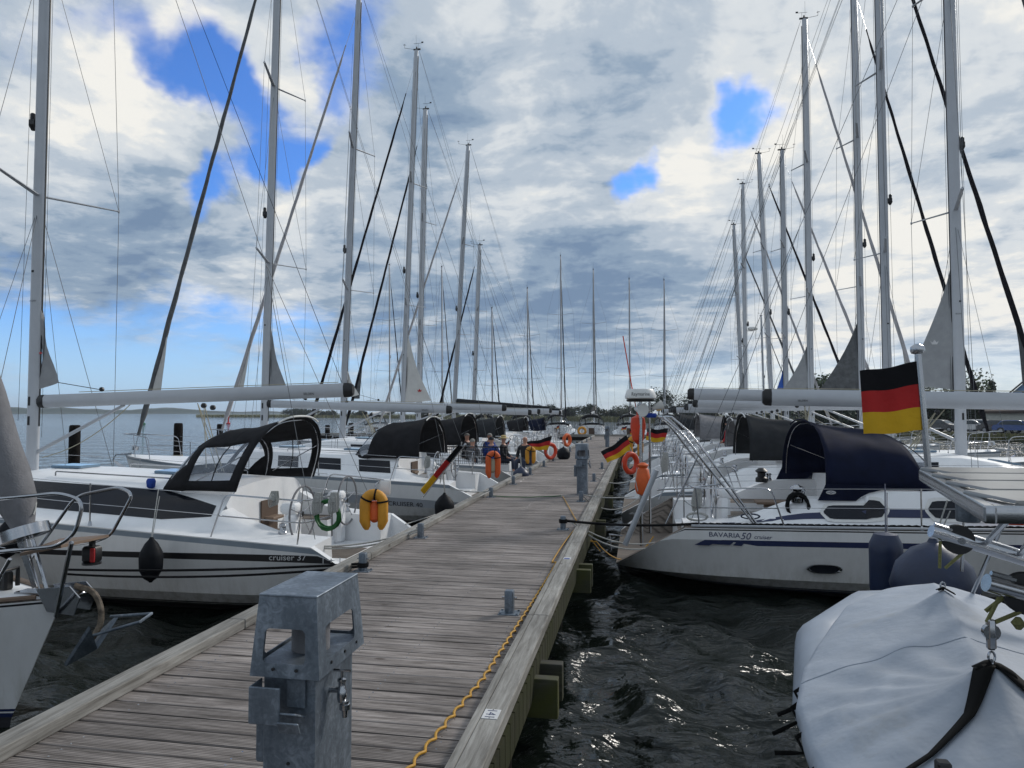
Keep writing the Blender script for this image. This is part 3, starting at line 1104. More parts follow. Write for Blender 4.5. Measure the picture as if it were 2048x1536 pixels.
    if detail >= 2 or seed % 2:
        # loose clew of the headsail
        cl = MB()
        c0 = fs0 + ln * .12; c1 = fs0 + ln * .26
        cw = c0 + Vector((-.42, near * .06, .05))
        cl.grid([[c1 + (c0 - c1) * (j / 6) + (Vector((cw.x - c0.x, cw.y - c0.y, 0)) * (j / 6) ** 1.2) * (i / 4) + Vector((0, .02 * math.sin(i * 2 + j), 0)) for i in range(5)] for j in range(7)], 0)
        cl.build('clew', 'sail_white' if genoa != 'genoa_black' else 'genoa_dark', g_, 60)
    st = MB()
    st.tube([fs0, fs1], .008, 5)
    st.lathe([(.03, 0), (genr * 1.15, .02), (genr * 1.15, .12), (.03, .15)], 18, fs0 + ln.normalized() * drumz, ln)
    st.build('furler_drum', 'stainless', g_)
    # boom
    u0b, zb0, zb1 = boom          # aft end u, z at mast, z at aft end
    a = Vector((um - mastr - .12, 0, zb0)); b_ = Vector((u0b, 0, zb1))
    bm_ = MB()
    oct_ = [(-.5, -1), (.5, -1), (.95, -.5), (1, .5), (.5, 1), (-.5, 1), (-1, .5), (-.95, -.5)]
    d_ = (b_ - a).normalized()
    upv = Vector((0, 1, 0)).cross(d_)
    if upv.z < 0: upv = -upv
    def bring(c, s_):
        return [c + Vector((0, 1, 0)) * (p[0] * boomr * .62 * s_) + upv * (p[1] * boomr * s_) for p in oct_]
    nb = 6
    bm_.grid([bring(a.lerp(b_, i / nb), 1) for i in range(nb + 1)], 0, True)
    bmo = bm_.build('boom', ['alu_white'], root, 50)
    fix_normals(bmo)
    for c0_, dd, nm_ in ((b_, d_, 'boom_end_cap'), (a, -d_, 'boom_end_cap')):
        ec = MB()
        ec.grid([bring(c0_ - dd * .004, 1.04), bring(c0_ + dd * .10, 1.0), bring(c0_ + dd * .15, .7)], 0, True)
        r_ = bring(c0_ + dd * .15, .7)
        ec.add(r_, [tuple(range(8))], 0)
        fix_normals(ec.build(nm_, 'black_plastic', bmo, 40))
    MB().tube([a - d_ * .1, mp(zb0)], .03, 6).build('gooseneck', 'black_plastic', bmo)
    if detail >= 1:
        ms_ = MB()
        zc = dz_(uc + 1.0, 0)
        for dx in (0, .12):
            ms_.tube([a.lerp(b_, .55) + Vector((dx, 0, -boomr - .02)), Vector((uc + 1.0 - dx, .22 - dx, zc + .05))], .008, 5)
            ms_.tube([a.lerp(b_, .55) + Vector((dx, 0, -boomr - .02)), Vector((uc + 1.0 - dx, -.22 + dx, zc + .05))], .008, 5)
        ms_.tube([a.lerp(b_, .98) + Vector((0, 0, boomr + .02)), a.lerp(b_, .12) + Vector((0, 0, boomr + .03))], .006, 4)
        ms_.tube(sag(a.lerp(b_, .3) + Vector((0, 0, -boomr)), Vector((um - .3, .1, zdk + .25)), .15), .008, 5)
        ms_.build('mainsheet', 'rope_tan', root, 0)
        for p_ in (a.lerp(b_, .55) + Vector((0, 0, -boomr - .06)), a.lerp(b_, .58) + Vector((0, 0, -boomr - .1)), Vector((uc + 1.0, .2, zc + .1))):
            MB().lathe([(.01, -.035), (.045, -.02), (.045, .02), (.01, .035)], 10, p_, (0, 1, 0)).build('block', 'black_plastic', root)
        kv = MB()
        kv.tube([mp(zdk + .35) + Vector((-mastr, 0, 0)), a.lerp(b_, .28) + Vector((0, 0, -boomr))], [.035, .028], 8)
        kv.build('boom_vang', 'alu', root)
    if lazy:
        lz = MB()
        pts = [a.lerp(b_, t) + Vector((0, 0, boomr + .13 * (1 - .72 * t) + .02)) for t in [i / 8 for i in range(9)]]
        lz.tube(pts, [.25 - .19 * (i / 8) for i in range(9)], 10, 0, True, [.17 - .11 * (i / 8) for i in range(9)], (0, 0, 1))
        lz.build('sail_cover', lazy, bmo, 60)
    # corner of the furled mainsail beside the mast
    if tri:
        tr = MB()
        x0 = -mastr
        A = mp(zb0 + trih + .4) + Vector((x0, 0, 0)); Bq = mp(zb0 + boomr + .1) + Vector((x0, 0, 0)); Cq = mp(zb0 + boomr + .22) + Vector((x0 - clewd, .05, 0))
        n_ = 8
        g = []
        for i in range(n_ + 1):
            t = i / n_
            L0, R0 = A.lerp(Bq, t), A.lerp(Cq, t) + Vector((.10 * math.sin(PI * t) * clewd, 0, 0))
            g.append([L0.lerp(R0, j / 4) + Vector((0, .03 * math.sin(j + i), 0)) for j in range(5)])
        tr.grid(g, 0)
        tr.build('mainsail_clew', tri, mast, 60)
        ol = MB()
        ol.tube([Cq, a.lerp(b_, .2) + Vector((0, 0, boomr + .05))], .007, 5)
        ol.lathe([(.01, -.03), (.04, -.02), (.04, .02), (.01, .03)], 8, a.lerp(b_, .2) + Vector((0, 0, boomr + .06)), (0, 1, 0))
        ol.build('outhaul', 'black_plastic', bmo)
    # sprayhood
    if hood:
        ua, uf = hoodu
        zb = dz_(uc + .3, .5) - .03
        Wd = hoodW
        hk = .76 + .05 * ((seed * 7) % 3)

        def hp(s, th):
            """s 0 front base .. 1 aft edge, th 0..PI across"""
            cs, sn = math.cos(th), math.sin(th)
            cs2 = math.copysign(abs(cs) ** (.78 + .05 * (seed % 3)), cs); sn2 = sn ** .78 if sn > 0 else 0
            if s < .42:
                t = s / .42
                hz = hoodH * hk * (1 - (1 - t) ** 1.6)
                ucn = uf - .15 - (uf - ua - .85) * t * .75
                fw = .30 * (1 - t)
                ub = uf - .65 - .15 * t
            else:
                t = (s - .42) / .58
                hz = hoodH * (hk + (1 - hk) * t ** .8 - .025 * math.sin(PI * t))
                um2 = uf - .15 - (uf - ua - .85) * .75
                ucn = um2 + (ua - .1 - um2) * t
                ub = uf - .80 + (ua + .25 - (uf - .80)) * t
                if not clearside: ub = uf - .80 + (ua - .15 - (uf - .80)) * t
            u_ = ub + (ucn - ub) * sn2
            wd = Wd * (.92 + .08 * s)
            zz_ = zb + hz * sn2 + (.0 if s > .42 else -.02)
            wr_ = 0 if s in (0, 1.0) else .02 * mnoise.noise(Vector((u_ * 4 + seed, wd * cs2 * 3, zz_ * 3)))
            if .45 < s < .97: wr_ -= .022 * math.sin(PI * (s - .42) / .58) * (1 + .5 * math.sin(th * 9 + s * 12))
            return Vector((u_, (wd + wr_) * cs2, zz_ + wr_ * sn2))
        nT = 32
        S = [0, .1, .2, .3, .36, .42, .47, .54, .61, .68, .75, .82, .9, .96, 1.0]
        fab, clr = MB(), MB()
        vs = [hp(s, PI * k / nT) for s in S for k in range(nT + 1)]
        ff, fc = [], []
        for i in range(len(S) - 1):
            for k in range(nT):
                f = (i * (nT + 1) + k, i * (nT + 1) + k + 1, (i + 1) * (nT + 1) + k + 1, (i + 1) * (nT + 1) + k)
                kk = min(k, nT - 1 - k)
                sC = (S[i] + S[i + 1]) / 2
                clear = (.1 < sC < .36 and kk >= (4 if clearside else 1) and kk not in (10,))
                if clearside and .48 < sC < .9 and 0 < kk < 7: clear = True
                (fc if clear else ff).append(f)
        fab.add(vs, ff, 0)
        fo = fab.build('sprayhood', hood, root, 60)
        # thickness
        sol = fo.modifiers.new('thick', 'SOLIDIFY'); sol.thickness = .012
        comps = []
        for f in fc:
            hit = [c_ for c_ in comps if c_[0] & set(f)]
            m_ = (set(f), [f])
            for c_ in hit:
                m_[0].update(c_[0]); m_[1].extend(c_[1]); comps.remove(c_)
            comps.append(m_)
        for c_ in comps:
            ids = sorted(c_[0]); mp_ = {q: i for i, q in enumerate(ids)}
            MB().add([vs[q] for q in ids], [tuple(mp_[q] for q in f) for f in c_[1]], 0).build('sprayhood_window', 'clear_plastic', fo, 60)
        hp_ = MB()
        hp_.tube([hp(.97, PI * k / nT) * 1.0 + Vector((0, 0, -.03)) + Vector((0, -.02 * math.cos(PI * k / nT), 0)) for k in range(nT + 1)], .010, 6)
        hp_.tube([hp(.42, PI * k / nT) + Vector((0, 0, -.02)) for k in range(nT + 1)], .012, 6)
        hp_.tube([hp(.95, PI * .15), hp(.5, PI * .02)], .010, 6)
        hp_.tube([hp(.95, PI * .85), hp(.5, PI * .98)], .010, 6)
        hp_.build('sprayhood_frame', 'stainless', fo)
        sm_ = MB()
        for s_ in (.42, .70, .995):
            sm_.tube([hp(s_, PI * k / nT) + Vector((0, 0, .004)) for k in range(nT + 1)], .009, 5)
        sm_.build('seam', hood, fo)
        gr = MB()
        gr.tube([hp(1.0, PI * k / nT) + Vector((-.03, 0, .03)) for k in range(11, nT - 10)], .016, 6)
        gr.build('grab_rail', 'white_plastic' if hood != 'canvas_navy' else hood, fo)
    # oval ports in the hull
    for (pu_, pz, pl, ph) in ports:
        for sgn in mir:
            po = MB()
            ring = []
            for fr in (1.0, .82):
                ring.append([Vector((pu_ + pl / 2 * fr * math.cos(a_), sgn * (H.side(pu_ + pl / 2 * fr * math.cos(a_), pz + ph / 2 * fr * math.sin(a_)) + .008 + (1 - fr) * .01), pz + ph / 2 * fr * math.sin(a_)))
                             for a_ in [2 * PI * k / 24 for k in range(24)]])
            po.grid(ring, 0, True)
            po.add(ring[1], [tuple(range(24))], 1)
            o = po.build('porthole', ['stainless', 'window_dark'], hull); fix_normals(o)
    root['_H'] = 0
    return root, H, dz_, mp, hull, deck


def side_text(hull, H, txt, size, u0, z0, sgn, m, shear=0, flipx=False, dz=.0, stretch=1.0):
    vs, fs = textmesh(txt, size, shear)
    out = []
    for x, y, z in vs:
        u = u0 - x * stretch if flipx else u0 + x * stretch
        zz = z0 + y + dz * (u - u0)
        out.append((u + H.rake(u, zz), sgn * (H.side(u, zz) + .006), zz))
    b = MB().add(out, fs, 0)
    o = b.build('lettering', m, hull, 0)
    return o

# ------------------------------------------------------------------ water
def make_water():
    rings = [0.0, .4]
    while rings[-1] < 3300:
        r = rings[-1]
        rings.append(r + max(.045, r * .0155))
    rings = np.array(rings)
    # angles measured clockwise from +Y, dense in front
    a_f = np.linspace(-62, 62, 440)
    a_b = np.linspace(64, 296, 90)
    ang = np.radians(np.concatenate([a_f, a_b]))
    RR, AA = np.meshgrid(rings, ang, indexing='ij')
    X = RR * np.sin(AA); Y = RR * np.cos(AA)
    Z = np.zeros_like(X)
    rng = np.random.RandomState(5)
    step = np.maximum(.05, np.maximum(RR * .0155, RR * math.radians(.28)))
    wx = .5 * np.sin(X * .35 + 1) + .4 * np.sin(Y * .27)
    for i in range(46):
        lam = .16 * (16 ** (i / 45.0)) * rng.uniform(.85, 1.15)
        th = math.radians(rng.normal(25, 48))
        k = 2 * PI / lam
        ph = rng.uniform(0, 2 * PI)
        amp = .0080 * lam ** .95 * (1.5 if lam > .55 else 1)
        fade = np.clip((lam / step - 2.5) / 3, 0, 1)
        arg = k * (X * math.cos(th) + Y * math.sin(th) + .12 * wx) + ph
        Z += amp * fade * (1 - np.abs(np.sin(arg / 2)) * 2 + .27)
    verts = np.stack([X, Y, Z], -1).reshape(-1, 3)
    nr, na = X.shape
    i = np.arange(nr - 1)[:, None]; j = np.arange(na)[None, :]
    j2 = (j + 1) % na
    q = np.stack(np.broadcast_arrays(i * na + j, (i + 1) * na + j, (i + 1) * na + j2, i * na + j2), -1).reshape(-1, 4)
    me = bpy.data.meshes.new('water')
    me.vertices.add(len(verts)); me.vertices.foreach_set('co', verts.ravel())
    me.loops.add(q.size); me.loops.foreach_set('vertex_index', q.ravel().astype(np.int32))
    me.polygons.add(len(q)); me.polygons.foreach_set('loop_start', np.arange(0, q.size, 4, dtype=np.int32))
    me.polygons.foreach_set('loop_total', np.full(len(q), 4, dtype=np.int32))
    me.polygons.foreach_set('use_smooth', np.ones(len(q), dtype=bool))
    me.update(calc_edges=True)
    me.validate()
    me.materials.append(MT['water'])
    o = bpy.data.objects.new('water', me)
    col.objects.link(o)
    o['kind'] = 'structure'
    bm = bmesh.new(); bm.from_mesh(me)
    bm.faces.ensure_lookup_table()
    if bm.faces[len(bm.faces) // 3].normal.z < 0:
        bmesh.ops.reverse_faces(bm, faces=bm.faces)
        bm.to_mesh(me)
    bm.free()
make_water()

# ------------------------------------------------------------------ jetty
DZ = .97
XL, XR = -3.62, -.81
jet = thing('jetty', 'long weathered grey timber jetty running down the middle between the moored yachts', 'jetty', (0, 0, 0))
rj = random.Random(3)
pl = MB()
y = -2.0
while y < 57:
    wdt = .143
    dzp = rj.uniform(-.002, .003)
    tilt = rj.uniform(-.002, .002)
    x0, x1 = XL + .05 + rj.uniform(-.01, .01), XR - .05 + rj.uniform(-.01, .01)
    vs = []
    for zz in (DZ - .045, DZ - .004, DZ):
        ins = .004 if zz == DZ else 0
        vs += [(x0, y + ins, zz + dzp), (x1, y + ins, zz + dzp + tilt), (x1, y + wdt - ins, zz + dzp + tilt), (x0, y + wdt - ins, zz + dzp)]
    fs = [(3, 2, 1, 0), (8, 9, 10, 11)]
    for L_ in (0, 4):
        for i in range(4):
            j = (i + 1) % 4
            fs.append((L_ + i, L_ + j, L_ + 4 + j, L_ + 4 + i))
    pl.add(vs, fs, 0)
    y += wdt + rj.uniform(.010, .016)
pl.build('decking', 'plank', jet, 0)
# screw heads
scw = MB()
y = -.06
for k in range(150):
    yy = 1.2 + k * .156
    for xx in (XL + .35, XL + 1.38, XR - 1.0, XR - .35):
        for d in (.035, .105):
            scw.lathe([(.0062, 0), (.005, .0015)], 6, (xx + rj.uniform(-.01, .01), yy + d, DZ + .0005), (0, 0, 1))
scw.build('screws', 'stainless', jet, 0)
for side, xk, wk in ((-1, XL + .08, .16), (1, XR - .10, .20)):
    kb = MB()
    y = -2.0
    while y < 57:
        ln = rj.choice((3.0, 3.6, 4.2))
        y1 = min(57, y + ln)
        if side > 0:
            kb.rbox((xk - wk * .36, (y + y1) / 2, DZ + .043), (wk * .27, y1 - y - .006, .082), .008)
            kb.rbox((xk + wk * .14, (y + y1) / 2, DZ + .045), (wk * .71, y1 - y - .006, .086), .008)
        else:
            kb.rbox((xk, (y + y1) / 2, DZ + .045), (wk, y1 - y - .006, .086), .008)
        y = y1
    kb.build('kerb', 'kerb_wood', jet, 0)
    fb = MB()
    y = -2
    while y < 57:
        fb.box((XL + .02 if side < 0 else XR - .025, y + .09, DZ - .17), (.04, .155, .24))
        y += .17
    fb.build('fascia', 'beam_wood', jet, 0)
ygs = [-1.6, 1.5, 5.55, 9.4, 13.4, 17.4, 21.4, 25.4, 29.4, 33.4, 37.4, 41.4, 45.4, 49.4, 53.4]
for k, yg in enumerate(ygs):
    xb = MB()
    for d in (0, .34):
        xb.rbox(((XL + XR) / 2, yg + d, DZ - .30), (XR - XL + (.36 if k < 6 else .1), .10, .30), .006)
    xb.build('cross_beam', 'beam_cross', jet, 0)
    for xp in (XL + .35, XR - .35):
        pb = MB()
        pb.lathe([(.13, -1.5), (.13, DZ - .2)], 12, (xp, yg + .17, 0))
        pb.build('pile', 'pole_wood', jet, 60)
# cross jetty at the far end
cj = thing('cross_jetty', 'far jetty running crosswise at the end of the long jetty with yachts beyond it', 'jetty', (-11, 58.4, 0))
pl = MB()
x = -17
while x < 17.5:
    pl.box((x, 0, DZ - .02), (.14, 2.6, .045)); x += .155
pl.build('decking', 'kerb_wood', cj, 0)
kb = MB()
kb.box((0, -1.22, DZ + .045), (34.5, .16, .08)); kb.box((0, 1.22, DZ + .045), (34.5, .16, .08))
kb.build('kerb', 'kerb_wood', cj, 0)
fb = MB()
fb.box((0, -1.27, DZ - .2), (34.5, .06, .3)); fb.build('fascia', 'pole_wood', cj, 0)
for k in range(9):
    pb = MB(); pb.lathe([(.13, -1.5), (.13, DZ - .1)], 10, (-16 + 4 * k, -1.1, 0)); pb.build('pile', 'pole_wood', cj, 60)

# bollards
bol = thing('mooring_bollard', 'x', 'bollard', (0, 0, 0), 0, 'short square posts for mooring lines along the jetty edges')
b_ = MB(); b_.rbox((0, 0, .115), (.085, .085, .21), .008); b_.build('post', 'galvanised', bol)
b_ = MB(); b_.rbox((0, 0, .004), (.2, .16, .012), .003)
for a, c in ((-1, -1), (1, -1), (1, 1), (-1, 1)):
    b_.lathe([(.011, 0), (.011, .012)], 6, (a * .08, c * .06, .008))
b_.build('base_plate', 'galvanised', bol)
b_ = MB(); b_.tube([(-.075, 0, .15), (.075, 0, .15)], .009, 6); b_.build('pin', 'stainless', bol)
left_y = [8.15, 10.45, 15.7, 18.6, 21.6, 24.8, 27.6, 31.0, 34.5, 38, 42, 46, 50]
right_y = [6.7, 11.6, 15.3, 19.8, 24.3, 29.0, 33.5, 38, 43, 48]
lab = ['left edge with black rope turns round it', 'left edge holding the grey lines of the nearest yacht', 'left edge just before the orange horseshoe buoy',
       'left edge beyond the orange horseshoe buoy', 'left edge, fifth from the front', 'left edge, sixth from the front', 'left edge, seventh from the front', 'left edge, eighth from the front',
       'left edge, ninth from the front', 'left edge, tenth from the front', 'left edge, eleventh from the front', 'left edge, twelfth from the front', 'left edge, the farthest one']
labr = ['right edge beside the yellow cable, nobody tied to it', 'right edge with the black rope of the blue hooded yacht', 'right edge beside the far power pedestal', 'right edge, fourth from the front',
        'right edge, fifth from the front', 'right edge, sixth from the front', 'right edge, seventh from the front', 'right edge, eighth from the front', 'right edge, ninth from the front', 'right edge, the farthest one']
first = True
for ys, xx, lb in ((left_y, XL + .31, lab), (right_y, XR - .42, labr)):
    for yy, lbl in zip(ys, lb):
        o = bol if first else copy_tree(bol)
        first = False
        o.location = (xx, yy, DZ + .002)
        o['label'] = 'steel post on the ' + lbl

# ------------------------------------------------------------------ power pedestals
def pedestal(loc, label, rz=0):
    t = thing('power_pedestal', label, 'power pedestal', loc, rz, 'galvanised supply pedestals on the jetty')
    hx, hy = .113, .205
    Z1, Z2 = .83, 1.16      # hood bottom and top (above deck)
    b = MB(); b.rbox((0, 0, .425), (hx * 2 - .012, hy * 2 - .02, .85), .004)
    b.build('cabinet', 'galvanised', t, 20)
    h = MB()
    bx, by, tx, ty = hx + .030, hy + .035, hx + .006, hy + .012
    def side(P, n, thick=.004):
        # P: four corners bl, br, tr, tl ; window hole in the middle
        bl, br, tr, tl = [Vector(p) for p in P]
        def q(u, v):
            return bl.lerp(br, u).lerp(tl.lerp(tr, u), v)
        hole = []
        u0, u1, v0, v1, rr = .16, .80, .17, .60, .07
        for (cu, cv, a0) in ((u1 - rr, v1 - rr, 0), (u0 + rr, v1 - rr, 90), (u0 + rr, v0 + rr, 180), (u1 - rr, v0 + rr, 270)):
            for k in range(4):
                a = R(a0 + 30 * k)
                hole.append((cu + rr * math.cos(a), cv + rr * math.sin(a)))
        outer = []
        for k, (u, v) in enumerate(hole):
            a = math.atan2(v - .5 * (v0 + v1), (u - .5 * (u0 + u1)))
            outer.append(None)
        cs = [(1, 1), (0, 1), (0, 0), (1, 0)]
        vs, fs = [], []
        hi = [q(*p) for p in hole]
        co = [q(*c) for c in cs]
        N_ = len(hi)
        vs = hi + co
        for c in range(4):
            for k in range(3):
                fs.append((N_ + c, c * 4 + k, c * 4 + k + 1))
            fs.append((N_ + c, c * 4 + 3, (c * 4 + 4) % N_, N_ + (c + 1) % 4))
        n = Vector(n) * thick
        h.add(vs, fs, 0)
        h.add([v - n for v in vs], [f[::-1] for f in fs], 0)
        for k in range(N_):
            k2 = (k + 1) % N_
            h.add([hi[k], hi[k2], hi[k2] - n, hi[k] - n], [(0, 1, 2, 3)], 0)
    B_ = [(-bx, -by, Z1), (bx, -by, Z1), (bx, by, Z1), (-bx, by, Z1)]
    T_ = [(-tx, -ty, Z2), (tx, -ty, Z2), (tx, ty, Z2), (-tx, ty, Z2)]
    for i, n in ((0, (0, -1, 0)), (1, (1, 0, 0)), (2, (0, 1, 0)), (3, (-1, 0, 0))):
        j = (i + 1) % 4
        side([B_[i], B_[j], T_[j], T_[i]], n)
    h.rbox((0, 0, Z2 + .003), (tx * 2 + .004, ty * 2 + .004, .01), .003)
    h.rbox((0, 0, Z1 + .04), (bx * 2 - .03, by * 2 - .03, .012), .003)
    ho = h.build('hood', 'galvanised', t, 20)
    lp = MB(); lp.lathe([(.078, Z1 + .046), (.078, Z2 - .01)], 20, (0, 0, 0))
    lp.build('lamp_tube', 'canvas_grey', t)
    sc_ = MB()
    for x in (-.045, .05):
        sc_.lathe([(.007, 0), (.007, .004), (.003, .005)], 8, (x, -by - .001 + .0, Z1 + .035), (0, -1, 0))
    for y_ in (-.12, .02, .15):
        sc_.lathe([(.007, 0), (.007, .004), (.003, .005)], 8, (bx - .002, y_, Z1 + .035), (1, 0, 0))
    for p in ((.02, .46), (-.02, .40), (.06, .40)):
        sc_.lathe([(.008, 0), (.007, .003)], 8, (p[0] - .02, -hy + .009, p[1]), (0, -1, 0))
    sc_.build('screws', 'black_plastic', ho)
    # socket cover flap and bracket on the front
    fl = MB()
    fl.rbox((-.052, -hy - .09, .735), (.125, .012, .15), .003)
    fl.rbox((-.112, -hy - .04, .735), (.006, .09, .15), .002)
    fl.rbox((.035, -hy - .001, .76), (.075, .012, .12), .002)
    M = Matrix.Rotation(R(-28), 3, 'X')
    fl.rbox((.035, -hy - .045, .685), (.075, .10, .008), .002, 0, M)
    fl.rbox((.05, -hy - .095, .655), (.085, .008, .055), .002, 0, Matrix.Rotation(R(25), 3, 'X'))
    fl.build('socket_flap', 'galvanised', t, 20)
    sk = MB()
    sk.rbox((-hx - .03, -.06, .55), (.06, .14, .26), .006)
    sk.build('socket_box', 'galvanised', t, 20)
    tp = MB()
    px_ = hx + .03
    tp.tube([(hx - .01, -.05, .72), (px_ + .015, -.05, .72)], .013, 10)
    tp.lathe([(.016, -.05), (.02, -.03), (.02, 0), (.014, .01), (.014, .035), (.018, .04), (.018, .05), (.006, .055), (.006, .085)], 12, (px_ + .015, -.05, .72))
    tp.tube([(px_ - .02, -.05, .805), (px_ + .05, -.05, .805)], .006, 6)
    tp.lathe([(.012, -.04), (.022, -.035), (.022, -.012), (.017, -.01), (.017, 0)], 12, (px_ + .028, -.05, .675))
    tp.lathe([(.01, -.03), (.013, 0)], 12, (px_ + .028, -.05, .635))
    tp.build('water_tap', 'stainless', t)
    return t
pedestal((-1.455, 2.98, DZ + .001), 'galvanised supply pedestal close to the viewer, with open hood and water tap')
p2 = pedestal((-1.30, 16.6, DZ + .001), 'galvanised supply pedestal farther down the jetty, at the right of the decking')
p2.scale = (1.1, 1.0, 1.02)
p3 = pedestal((-1.7, 39.6, DZ + .001), 'small distant supply pedestal near the far end of the jetty')

jet_first = bpy.data.objects['power_pedestal']
jet_first.scale = (1.09, 1, .995)

# yellow spiral cable along the right kerb
cb = MB()
pts = []
y = 1.0
while y < 9.0:
    xx = XR - .27 - .05 * math.sin(y * .5) - max(0, (5.0 - y)) * .075
    pts.append((xx + .012 * math.sin(y * 2 * PI / .16), y, DZ + .017 + .008 * math.cos(y * 2 * PI / .16)))
    y += .02
for k in range(60):
    t = k / 59
    pts.append((XR - .29 + .5 * t ** 2 * .2, 9.0 + 3.2 * t, DZ + .016))
cb.tube(pts, .0092, 7)
tag(cb.build('power_cable', 'cable_yellow', None, 60), 'yellow wavy power cable lying along the right side of the decking', 'cable')
c2 = MB()
c2.tube(sag((XR - .29, 12.2, DZ + .02), (XR + .1, 12.0, DZ - .25), .1) + sag((XR + .1, 12.0, DZ - .25), (.25, 12.5, .75), .35), .011, 6)
c2.tube(sag((-1.7, 16.0, DZ + .02), (XR - .3, 12.6, DZ + .02), 0) + sag((XR - .3, 12.6, DZ + .02), (XR + .15, 12.3, .5), 0), .009, 6)
tag(c2.build('power_cable', 'cable_yellow', None, 60), 'yellow cable hanging off the jetty edge towards the blue hooded yacht', 'cable')
c3 = MB()
g0 = Vector((XL + .3, 15.8, DZ + .02))
c3.tube([g0.lerp(Vector((-1.75, 16.1, DZ + .02)), i / 20) + Vector((0, .25 * math.sin(PI * i / 20) * -1 + .02 * math.sin(i), 0)) for i in range(21)], .010, 6)
tag(c3.build('hose', 'rope_green', None, 60), 'thin green hose lying across the jetty to the far pedestal', 'hose')
# berth number plates on the kerb
def plate(loc, txt, label, rz=-PI / 2):
    t = thing('number_plate', label, 'number plate', loc, rz)
    b = MB(); b.rbox((0, 0, .002), (.135, .10, .004), .002); b.build('plate', 'mark_white', t)
    vs, fs = textmesh(txt, .088, 0, 'CENTER')
    b = MB().add([(v[0], v[1] - .031, .0048) for v in vs], fs, 0); b.build('lettering', 'mark_navy', t, 0)
    b = MB()
    for s_ in (-1, 1): b.lathe([(.004, .004), (.004, .0055)], 6, (s_ * .06, 0, 0))
    b.build('screws', 'black_plastic', t)
    return t
pz = atz(973, 1428, DZ + .089)
plate((XR - .085, pz.y, DZ + .0885), '141', 'white berth number plate on the right kerb, close to the viewer')
pl2 = thing('number_plate', 'small white and blue plate on the right kerb farther along', 'number plate', (XR - .085, 8.9, DZ + .0885), 0)
b = MB(); b.rbox((0, 0, .002), (.09, .12, .004), .002); b.build('plate', 'mark_white', pl2)
b = MB(); b.rbox((0, -.02, .0052), (.07, .05, .001), .0003); b.build('panel', 'jacket_blue', pl2)

# ------------------------------------------------------------------ the yachts
SXL = -3.72
boats = {}
def T(root, u, v, z):
    a = root.rotation_euler.z
    return Vector((root.location.x + u * math.cos(a) - v * math.sin(a), root.location.y + u * math.sin(a) + v * math.cos(a), z))

GL = 'sailing yachts moored stern-to along the left side of the jetty'
GR = 'sailing yachts moored stern-to along the right side of the jetty'
L1 = yacht('sailing_yacht', 'nearest left yacht with black sprayhood open aft and cruiser 37 lettering on its hull', (SXL, 10.9), PI, L=11.3, B=3.75, hs=.93, hb=1.62, um=7.0, masttop=17, rake=0,
           boom=(1.05, 3.10, 3.27), hood='canvas_black', hoodu=(1.95, 3.95), hoodH=1.10, hoodW=1.28, genoa='genoa_dark', tri='sail_grey', trih=1.25, clewd=.42, coach=.56, coam=.42,
           stripes=((lambda u: .06 + .070 * min(u, 6.5), lambda u: .165 + .064 * min(u, 6.5), 2),), clearside=True, wheelmat='grey', group=GL, boomr=.115, seed=1, us=.8, zp=.5)
hL1 = L1[4]
H1 = L1[1]
o = side_text(hL1, H1, 'cruiser 37', .115, 1.40, H1.h0(1.4) - .232, 1, 'mark_white', flipx=True, dz=-.012, stretch=1.15)
o = side_text(hL1, H1, 'Sit', .17, .20, .30, 1, 'mark_black', .3, flipx=True)
lg = MB()
def q1_(u, dz): z = H1.h0(u) - (.112 + .067 * u) + dz; return (u, H1.side(u, z) + .008, z)
for u in (.62, .38):
    lg.add([q1_(u, -.05), q1_(u, .05), q1_(u - .012, .05), q1_(u - .012, -.05)], [(0, 1, 2, 3)], 0)
lg.add([q1_(.57, 0), q1_(.51, .007), q1_(.50, .036), q1_(.49, .007), q1_(.43, 0), q1_(.49, -.007), q1_(.50, -.036), q1_(.51, -.007)], [tuple(range(8))], 0)
lg.build('emblem', 'mark_white', hL1, 0)

L2 = yacht('sailing_yacht', 'second left yacht with black sprayhood and CRUISER 40 lettering, orange horseshoe buoy at its stern', (SXL, 18.8), PI, L=11.5, B=4.0, hs=1.02, hb=1.6, um=7.0, masttop=18.3, rake=1.0,
           boom=(1.5, 3.15, 2.98), hood='canvas_black', hoodu=(2.0, 4.1), hoodH=1.05, hoodW=1.35, genoa='genoa_dark', tri='sail_grey', trih=1.8, clewd=.62, win='split', group=GL, seed=2,
           stripes=((lambda u: .42, lambda u: .62, 4),), us=.95, zp=.6, boomr=.11, coach=.5)
side_text(L2[4], L2[1], 'CRUISER 40', .16, 2.5, L2[1].h0(2) - .60, 1, 'mark_black', flipx=True, dz=.035, stretch=1.1)
L3 = yacht('sailing_yacht', 'third left yacht, people sitting in its cockpit behind a black sprayhood', (SXL, 24.3), PI, L=12.3, B=3.9, hs=1.05, hb=1.6, um=7.0, masttop=18.6, rake=1.7,
           boom=(1.0, 3.22, 3.06), hood='canvas_black', hoodu=(2.3, 4.2), hoodH=1.05, hoodW=1.35, genoa='genoa_light', tri='sail_white', trih=.8, clewd=.5, win='split', group=GL, seed=3, us=.95, zp=.6, boomr=.11, radar=False)
L4 = yacht('sailing_yacht', 'fourth left yacht with a large white sail corner standing at its mast', (SXL, 30.9), PI, L=12, B=3.9, hs=1.05, hb=1.6, um=7.0, masttop=19.9, rake=1.9,
           boom=(1.1, 3.1, 2.9), hood='canvas_charcoal', hoodu=(2.5, 4.1), hoodH=.92, hoodW=1.2, genoa='genoa_black', tri='sail_white', trih=3.0, clewd=1.25, win='split', group=GL, seed=4, us=.95, zp=.6, detail=1)
